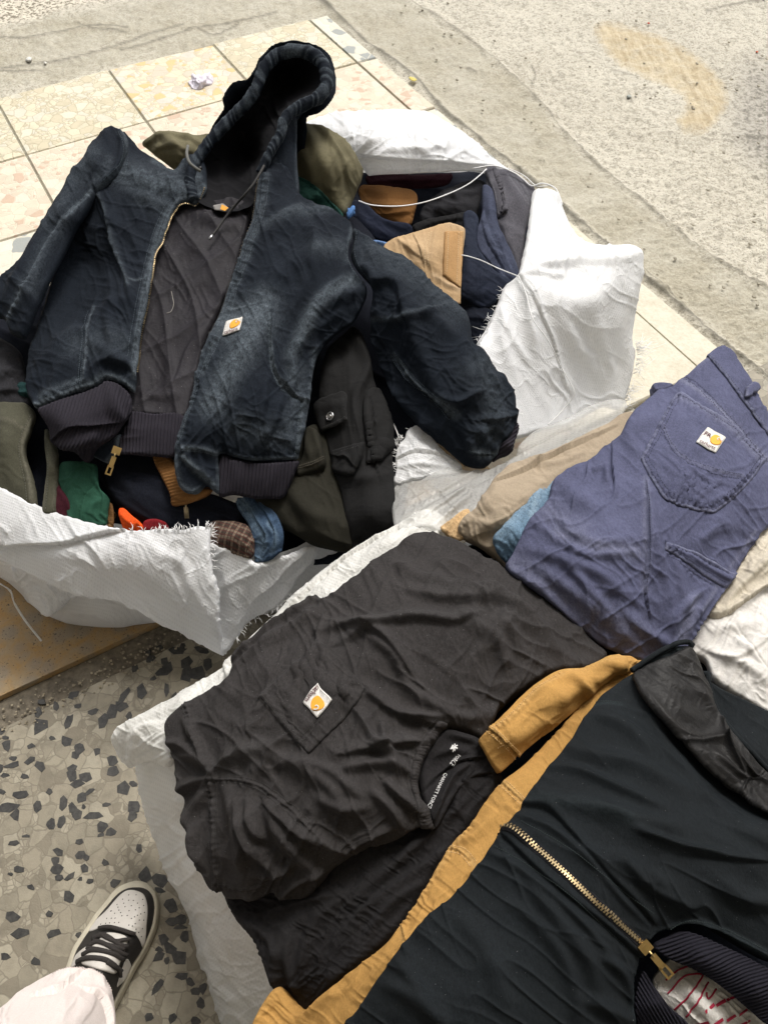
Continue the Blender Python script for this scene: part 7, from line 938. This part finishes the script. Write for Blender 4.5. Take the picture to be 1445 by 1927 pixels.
# dark jacket with brass zip
DKG = fabric('dark_green_twill', (.0076, .0098, .0116), worn=(.05, .07, .075), rough=.72, grain=.55, mott=.3, weave=420, wv=.55, crinkle=.2, scr=24, lint=.28, heather=0.4); SAT = fabric('black_satin', (.017, .0165, .0165), rough=.40, grain=.1, mott=.1, weave=800, wv=.05, crinkle=.4, scr=60, heather=0.15); RIBN = fabric('navy_rib', (.0135, .0130, .0185), rough=.95, grain=.3, heather=0.15)
dj = rootof('zip_jacket', 'dark green twill jacket with a closed brass zip, nearest on the right', 'jacket', [(1150, 1600)], z=.42)
DJo = [(1186, 1262, .478), (1205, 1246, .482), (1236, 1226, .487), (1258, 1216, .489), (1280, 1210, .49), (1300, 1211, .49), (1312, 1222, .488), (1318, 1242, .482), (1330, 1268, .475), (1360, 1290, .47), (1400, 1310, .468), (1445, 1330, .465), (1560, 1390, .46), (1560, 1700, .50), (1560, 1840, .50), (1445, 1812, .50), (1400, 1790, .502), (1364, 1762, .504), (1330, 1748, .505), (1297, 1740, .505), (1265, 1748, .505), (1240, 1760, .505), (1222, 1775, .505, 'c'), (1212, 1800, .503), (1203, 1825, .50), (1192, 1870, .494), (1196, 1940, .485), (1180, 2020, .48), (640, 2020, .43), (640, 1927, .455), (655, 1912, .46), (676, 1880, .465), (696, 1849, .468), (740, 1788, .474), (770, 1752, .478), (802, 1715, .482), (835, 1688, .485), (863, 1659, .487), (900, 1612, .49), (935, 1562, .492), (950, 1542, .492), (969, 1520, .492), (992, 1484, .492), (1019, 1447, .492), (1040, 1422, .49), (1063, 1397, .488), (1080, 1370, .486), (1097, 1342, .484), (1125, 1306, .48), (1164, 1276, .478)]
DJc = Cloth(DJo, fs=1.4, ctrl=[(1250, 1500, .525), (1100, 1500, .522), (1350, 1600, .53), (1000, 1650, .522), (900, 1800, .515), (1100, 1750, .53), (1300, 1680, .528), (1400, 1420, .49), (1260, 1340, .495), (1050, 1900, .515), (800, 1900, .505), (1420, 1560, .525), (1180, 1380, .512), (1340, 1360, .47), (1400, 1480, .478)], h=2.2, edge=11, drop=.012,
            folds=[([(974, 1512), (1030, 1522), (1074, 1565), (1141, 1642), (1190, 1690), (1225, 1730)], 7, 2.6, 's', False), ([(952, 1577), (1030, 1653), (1141, 1743), (1205, 1800)], 7, 2.6, 's', False), ([(1190, 1290), (1256, 1404), (1326, 1494), (1396, 1556), (1460, 1590)], 14, 4, 'r', False), ([(1110, 1345), (1140, 1350), (1180, 1370), (1240, 1430)], 14, 6, 'r'), ([(1060, 1400), (1110, 1420), (1200, 1440), (1300, 1500)], 16, 6, 'r'), ([(1030, 1440), (1090, 1450), (1160, 1480), (1250, 1520)], 9, -5, 'V'), ([(1000, 1500), (1060, 1510), (1150, 1530), (1250, 1600)], 18, 6, 'r'), ([(1200, 1570), (1260, 1590), (1340, 1610), (1445, 1620)], 8, 6, 'p'), ([(1190, 1560), (1280, 1600), (1360, 1605)], 8, -5, 'V'), ([(1120, 1520), (1200, 1540), (1280, 1560)], 14, 5, 'r'), ([(1080, 1600), (1160, 1620), (1240, 1660), (1300, 1720)], 18, 5, 'r'), ([(1170, 1610), (1200, 1650), (1240, 1680), (1300, 1700)], 9, -4, 'V'), ([(970, 1530), (1040, 1560), (1110, 1620), (1170, 1690), (1220, 1740)], 7, 4, 'r'), ([(920, 1600), (1000, 1650), (1080, 1720), (1150, 1800)], 8, 4, 'r'), ([(980, 1640), (1040, 1720), (1100, 1800), (1130, 1880)], 16, 6, 'r'), ([(960, 1700), (1030, 1760), (1070, 1830), (1090, 1927)], 14, -5, 'V'), ([(860, 1720), (920, 1800), (950, 1900)], 22, 5, 'r'), ([(720, 1850), (780, 1880), (830, 1927)], 16, 6, 'r'), ([(740, 1800), (790, 1860), (850, 1940)], 14, 5, 'r'), ([(1130, 1800), (1170, 1830), (1190, 1880)], 10, 5, 'r'), ([(1100, 1880), (1150, 1900), (1190, 1927)], 14, 6, 'r'), ([(1225, 1770), (1270, 1742), (1310, 1735), (1370, 1758), (1460, 1805)], 5, 5, 'r', False), ([(1213, 1795), (1200, 1835), (1190, 1875), (1194, 1930)], 5, 5, 'r', False), ([(1350, 1660), (1400, 1690), (1460, 1700)], 18, 6, 'r'), ([(935, 1560), (960, 1562), (1000, 1590)], 8, 4, 'r')],
            noise=[W(30, 30, 160, 2.6, 3), W(40, 40, 190, 4.5, 8, sharp=6, warp=.3), W(70, 46, 160, 4, 12, sharp=7, warp=.3)], under=.07)
for pts, wd, v in [([(1225, 1772), (1270, 1744), (1310, 1737), (1370, 1760), (1460, 1808)], 4, .6), ([(1213, 1797), (1200, 1838), (1190, 1878), (1194, 1935)], 4, .7), ([(1186, 1266), (1236, 1232), (1280, 1215)], 7, .5), ([(1000, 1500), (1100, 1520), (1180, 1545)], 14, .22), ([(1120, 1325), (1140, 1322), (1168, 1325)], 3, .5)]: DJc.mask('wear', pts, wd, v)
DJc.build('body', DKG, dj); DT = thread((.03, .045, .045)); stitch(DJc, [[(1120, 1318), (1145, 1320), (1172, 1322)], [(1230, 1770), (1272, 1738), (1312, 1731), (1372, 1753), (1460, 1800)], [(980, 1545), (1060, 1590), (1150, 1660), (1230, 1720)], [(930, 1592), (1000, 1632), (1090, 1700), (1180, 1785)]], DT, dj, 4.5, .0004)
LNo = [(1190, 1284, .482), (1205, 1268, .486), (1230, 1252, .488), (1262, 1236, .487), (1292, 1222, .484), (1304, 1226, .482), (1312, 1242, .48), (1324, 1285, .476), (1338, 1334, .474), (1362, 1370, .474), (1388, 1402, .475), (1420, 1440, .478), (1470, 1490, .48), (1540, 1560, .49), (1460, 1552, .498), (1425, 1538, .50), (1387, 1514, .502), (1340, 1480, .502), (1290, 1434, .50), (1258, 1400, .498), (1228, 1360, .494), (1204, 1324, .488)]
LN = Cloth(LNo, [], base=DJc, lift=.014, h=1.8, edge=4, drop=.005, stiff=110, folds=[([(1210, 1320), (1260, 1390), (1310, 1402), (1360, 1400)], 8, -8, 'v'), ([(1268, 1408), (1300, 1408), (1362, 1404)], 8, -8, 'v', False), ([(1362, 1404), (1350, 1330), (1330, 1290)], 8, -8, 'v'), ([(1362, 1404), (1380, 1440), (1390, 1500)], 8, -8, 'v', False), ([(1362, 1404), (1420, 1470), (1470, 1520)], 8, -8, 'v', False), ([(1280, 1420), (1340, 1440), (1400, 1490)], 10, 7, 'r'), ([(1300, 1430), (1350, 1470), (1400, 1520)], 8, 7, 'r'), ([(1320, 1420), (1380, 1470), (1430, 1530)], 8, -5, 'V'), ([(1220, 1270), (1260, 1300), (1300, 1320)], 16, 6, 'r'), ([(1210, 1290), (1260, 1340), (1320, 1370)], 14, 5, 'r'), ([(1290, 1250), (1300, 1290), (1330, 1350)], 10, 5, 'r')], noise=[W(40, 14, 70, 2.4, 3), W(110, 14, 50, 1.4, 8)], under=.012); LN.build('quilted_lining', SAT, dj)
cordline(DJc, [(1190, 1270), (1215, 1250), (1250, 1228), (1285, 1215), (1306, 1218), (1316, 1240), (1328, 1285), (1342, 1335), (1368, 1372), (1394, 1402), (1430, 1440), (1475, 1486)], .0038, DKG, dj, 'lining_piping', .006, 8)
ABR = plain('aged_brass', (.36, .28, .16), .42, .9)
zp = [(937, 1558), (955, 1558), (972, 1566), (1000, 1588), (1032, 1615), (1072, 1652), (1114, 1692), (1148, 1723), (1180, 1752), (1208, 1778)]
ZT = Cloth([(930, 1562, 0), (940, 1552, 0), (960, 1550, 0), (980, 1560, 0), (1008, 1580, 0), (1040, 1607, 0), (1080, 1644, 0), (1122, 1684, 0), (1156, 1715, 0), (1188, 1744, 0), (1218, 1772, 0, 'c'), (1202, 1788, 0, 'c'), (1172, 1760, 0), (1140, 1731, 0), (1106, 1700, 0), (1064, 1660, 0), (1024, 1623, 0), (992, 1597, 0), (966, 1575, 0), (950, 1568, 0)], base=DJc, lift=.001, h=1.5, edge=4, drop=.003, under=.002); ZT.build('zip_tape', fabric('zip_tape', (.010, .010, .012), rough=.9), dj)
zipper(ZT, zp, ABR, dj, 6.2, 2.0, (1.9, .8, .75), True, lift=.0016)
pull(dj, DJc.at(1205, 1776)+np.array([0, 0, .006]), P(1262, 1838, .512), .0058)
t0 = P(1236, 1809, .5145)
RR = Cloth([(1230, 1786, .50), (1250, 1765, .502), (1281, 1750, .503), (1309, 1753, .503), (1340, 1766, .502), (1400, 1794, .499), (1450, 1818, .497), (1560, 1850, .49), (1560, 1960, .47), (1450, 1936, .478), (1409, 1906, .484), (1370, 1872, .489), (1336, 1846, .492), (1300, 1825, .494), (1268, 1812, .495)], [(1320, 1800, .508), (1420, 1865, .503)], h=1.3, edge=7, drop=.008, extra=lambda s, X, Y: .0012*np.sin((X*.30+Y)*.88+6*vn(X*.004, Y*.004, 3)), folds=[([(1240, 1790), (1320, 1800), (1450, 1870)], 26, 5, 'r')], under=.03); RR.build('hem_rib', RIBN, dj)
RL = Cloth([(1206, 1826, .495), (1222, 1838, .498), (1247, 1872, .496), (1270, 1900, .492), (1300, 1930, .486), (1340, 2010, .475), (1190, 2010, .465), (1194, 1930, .478), (1190, 1880, .488)], [(1225, 1890, .503)], h=1.3, edge=7, drop=.008, extra=lambda s, X, Y: .0012*np.sin((X*.92-Y*.55)*.95), under=.03); RL.build('hem_rib', RIBN, dj)
# printed white fabric showing in the zip's opening
PR = rootof('printed_fabric', 'white fabric with dark red print showing in the hem opening of the dark jacket', 'fabric', [(1320, 1880)], z=.40)
PF = Cloth([(1225, 1850, .455), (1245, 1815, .458), (1275, 1795, .46), (1340, 1820, .46), (1420, 1880, .458), (1500, 1960, .45), (1420, 2020, .44), (1300, 2000, .44), (1250, 1920, .45)], [(1310, 1880, .472)], h=2, edge=5, noise=[W(40, 12, 60, 5, 3), W(110, 12, 40, 3, 8)], folds=[([(1260, 1830), (1300, 1870), (1350, 1927)], 14, 6, 'r')]); PF.build('cloth', WHITEC, PR)
CRM = plain('crimson_print', (.34, .012, .045), .8)
for x, y, an, s_ in [(1330, 1895, 62, 30), (1352, 1888, 62, 30), (1372, 1880, 66, 26), (1318, 1925, 62, 34), (1345, 1922, 60, 32), (1372, 1915, 62, 30), (1395, 1905, 62, 26), (1400, 1925, 60, 26)]: text_on(PF, 'I', x, y, an, s_, CRM, PR, 'print', .0015, 1.6)
for pts in [[(1252, 1845), (1285, 1822), (1300, 1818)], [(1256, 1870), (1290, 1838), (1318, 1836)], [(1268, 1900), (1300, 1870), (1320, 1838)], [(1290, 1915), (1312, 1880), (1330, 1850)], [(1345, 1862), (1330, 1880), (1326, 1868)]]: cordline(PF, pts, .0010, CRM, PR, 'print', .0008, 5, .3)
# ================================================================== THE PHOTOGRAPHER'S FOOT
pe = thing('person', 'photographer seen only by one foot in a black and white sneaker and pale trouser leg', 'person', P(175, 1850, 0))
BLK = plain('black_leather', (.020, .018, .017), .5, nz=.25, nscale=60, spec=.4); WHL = plain('white_leather', (.56, .53, .49), .5, nz=.05, nscale=70); SOL = plain('cream_rubber', (.50, .46, .36), .6, nz=.08, nscale=50); LACE = plain('black_lace', (.026, .022, .020), .85, nz=.3, nscale=500)
SOo = [(259, 1661), (279, 1666), (293, 1680), (299, 1700), (298, 1725), (293, 1750), (284, 1772), (272, 1797), (254, 1826), (232, 1870), (205, 1920), (175, 1955), (140, 1960), (115, 1935), (112, 1890), (120, 1850), (131, 1821), (142, 1789), (155, 1767), (170, 1745), (185, 1722), (200, 1704), (219, 1680), (236, 1668)]
m = MB(); q = cr([(*p, 0) for p in SOo], True, 4)[:, :2]; k = len(q); cen = q.mean(0); rings = []
for z, s_ in [(.000, .97), (.004, 1.0), (.018, 1.0), (.026, .985), (.027, .90)]:
    qq = cen+(q-cen)*s_+np.array([4, 0]); rings.append(P(qq[:, 0], qq[:, 1], .003)*[1, 1, 0]+[0, 0, z+.004])
V = np.concatenate(rings); Fc = [(j*k+i, (j+1)*k+i, (j+1)*k+(i+1) % k, j*k+(i+1) % k) for j in range(4) for i in range(k)]+[tuple(range(4*k, 5*k))[::-1]]
shoe = m.add(V, Fc).build('sneaker', SOL, pe); shoe.name = 'sneaker'
UPo = [(259, 1666, .030), (277, 1670, .030), (289, 1682, .030), (294, 1701, .030), (293, 1724, .030), (288, 1748, .030), (279, 1770, .030), (268, 1794, .030), (250, 1822, .030), (228, 1866, .030), (202, 1914, .030), (173, 1949, .030), (138, 1958, .03), (113, 1933, .03), (110, 1890, .03), (118, 1850, .03), (129, 1821, .03), (140, 1789, .03), (153, 1767, .03), (168, 1745, .03), (183, 1722, .03), (198, 1704, .03), (218, 1681, .03), (237, 1669, .03)]
UP = Cloth(UPo, [(250, 1700, .054), (262, 1690, .048), (270, 1720, .055), (240, 1725, .060), (215, 1740, .062), (230, 1765, .072), (200, 1790, .082), (190, 1830, .098), (225, 1810, .072), (165, 1800, .072), (165, 1880, .105), (255, 1770, .06)], h=1.4, edge=6, drop=.004, under=.012); UP.build('upper', BLK, shoe)
TBo = [(244, 1675), (259, 1677), (271, 1684), (277, 1700), (278, 1720), (276, 1741), (275, 1760), (273, 1777), (269, 1784), (264, 1772), (257, 1760), (252, 1756), (234, 1748), (210, 1745), (195, 1744), (180, 1750), (169, 1753), (167, 1747), (177, 1735), (200, 1714), (219, 1692), (232, 1680)]
TB = Cloth([(*p, 0) for p in TBo], base=UP, lift=.0008, h=1.2, edge=2, drop=.0005, under=.001, folds=[([(248, 1742), (262, 1745), (270, 1752)], 3, -1.5, 'V'), ([(252, 1750), (264, 1752)], 3, 1.2, 'r')]); TB.build('toe_box', WHL, shoe)
m = MB()
for x, y in [(735, 260), (790, 260), (690, 292), (735, 300), (770, 302), (838, 294), (648, 332), (698, 322), (800, 322), (655, 352), (708, 348), (755, 341), (845, 340), (812, 357), (606, 380), (662, 374), (738, 378), (785, 372), (630, 398), (675, 393), (850, 391), (684, 417), (724, 415), (800, 412), (824, 402), (570, 437), (605, 436), (633, 435), (755, 437), (778, 424), (812, 448), (845, 448), (525, 480), (562, 474), (592, 471), (628, 469), (660, 468), (735, 487), (760, 495), (782, 476), (785, 518), (832, 512), (806, 541), (826, 572), (600, 381)]:
    a, n_ = TB.at(60+x/4.014, 1620+y/4.014, True); m.tube([a-n_*.0002, a+n_*.0003], .0010, 7)
o = m.build('perforation', plain('hole_dark', (.02, .018, .016), .9), shoe); o['kind'] = 'stuff'
Z4 = lambda L: [(60+x/4.014, 1620+y/4.014) for x, y in L]
TG = Cloth([(*p, 0) for p in Z4([(575, 545), (690, 560), (725, 590), (715, 640), (690, 700), (660, 780), (630, 850), (560, 840), (430, 800), (380, 770), (420, 690), (500, 610)])], base=UP, lift=.003, h=1.3, edge=3, drop=.002, under=.004); TG.build('tongue', WHL, shoe)
for L in [[(300, 800), (330, 720), (380, 672), (424, 646), (400, 700), (350, 770), (325, 800)], [(640, 955), (665, 860), (700, 760), (722, 738), (745, 775), (748, 820), (720, 890), (690, 915), (660, 940)]]: Cloth([(*p, 0) for p in Z4(L)], base=UP, lift=.0012, h=1.2, edge=2, drop=.0006, under=.002).build('side_panel', WHL, shoe)
for L, r in [([(520, 520), (600, 512), (720, 545), (770, 560)], .0045), ([(470, 600), (560, 575), (660, 640), (720, 640)], .0050), ([(520, 560), (620, 615), (700, 600), (735, 590)], .0042), ([(440, 660), (520, 625), (640, 690), (710, 710)], .0048), ([(480, 615), (590, 650), (690, 670)], .0042), ([(400, 720), (470, 690), (600, 710), (680, 745)], .0050), ([(430, 670), (540, 690), (660, 730)], .0040), ([(360, 770), (430, 745), (560, 765), (660, 830)], .0055), ([(560, 775), (640, 820), (650, 870)], .005)]: cordline(UP, Z4(L), r*.66, LACE, shoe, 'lace', .0055, 8, .42)
TRO = fabric('pale_pink_denim', (.66, .58, .55), worn=(.75, .70, .68), rough=.9, grain=.25, mott=.05, crinkle=.15, heather=.1)
TL = Cloth([(60, 1843, .15), (78, 1833, .145), (96, 1824, .145), (117, 1819, .15), (140, 1818, .155), (160, 1814, .155), (177, 1815, .15), (195, 1827, .145), (207, 1842, .14), (216, 1859, .14), (220, 1884, .15), (223, 1927, .18), (228, 2050, .30), (60, 2120, .50), (-100, 2060, .55), (-60, 1950, .42), (0, 1890, .28), (30, 1862, .20)], [(140, 1850, .19), (110, 1870, .24), (170, 1880, .22), (150, 1920, .29), (80, 1900, .30), (60, 1960, .42), (180, 1940, .25)], h=2, edge=10, drop=.012, folds=[([(60, 1873), (100, 1865), (140, 1842), (160, 1820)], 9, 8, 'o'), ([(160, 1860), (190, 1875), (205, 1910), (208, 1960)], 12, 8, 'o'), ([(100, 1840), (125, 1830), (150, 1825)], 8, 5, 'r'), ([(190, 1835), (192, 1860), (205, 1880)], 6, 5, 'r')], noise=[W(120, 14, 60, 3, 3)], under=.09); TL.edgemask('wear', 5, .7); TL.build('trouser_leg', TRO, pe)
stitch(TL, [[(100, 1834), (140, 1827), (162, 1823), (178, 1824), (193, 1835), (204, 1850), (211, 1868)]], plain('pale_thread', (.5, .43, .4), .8), pe, 5, .0006)
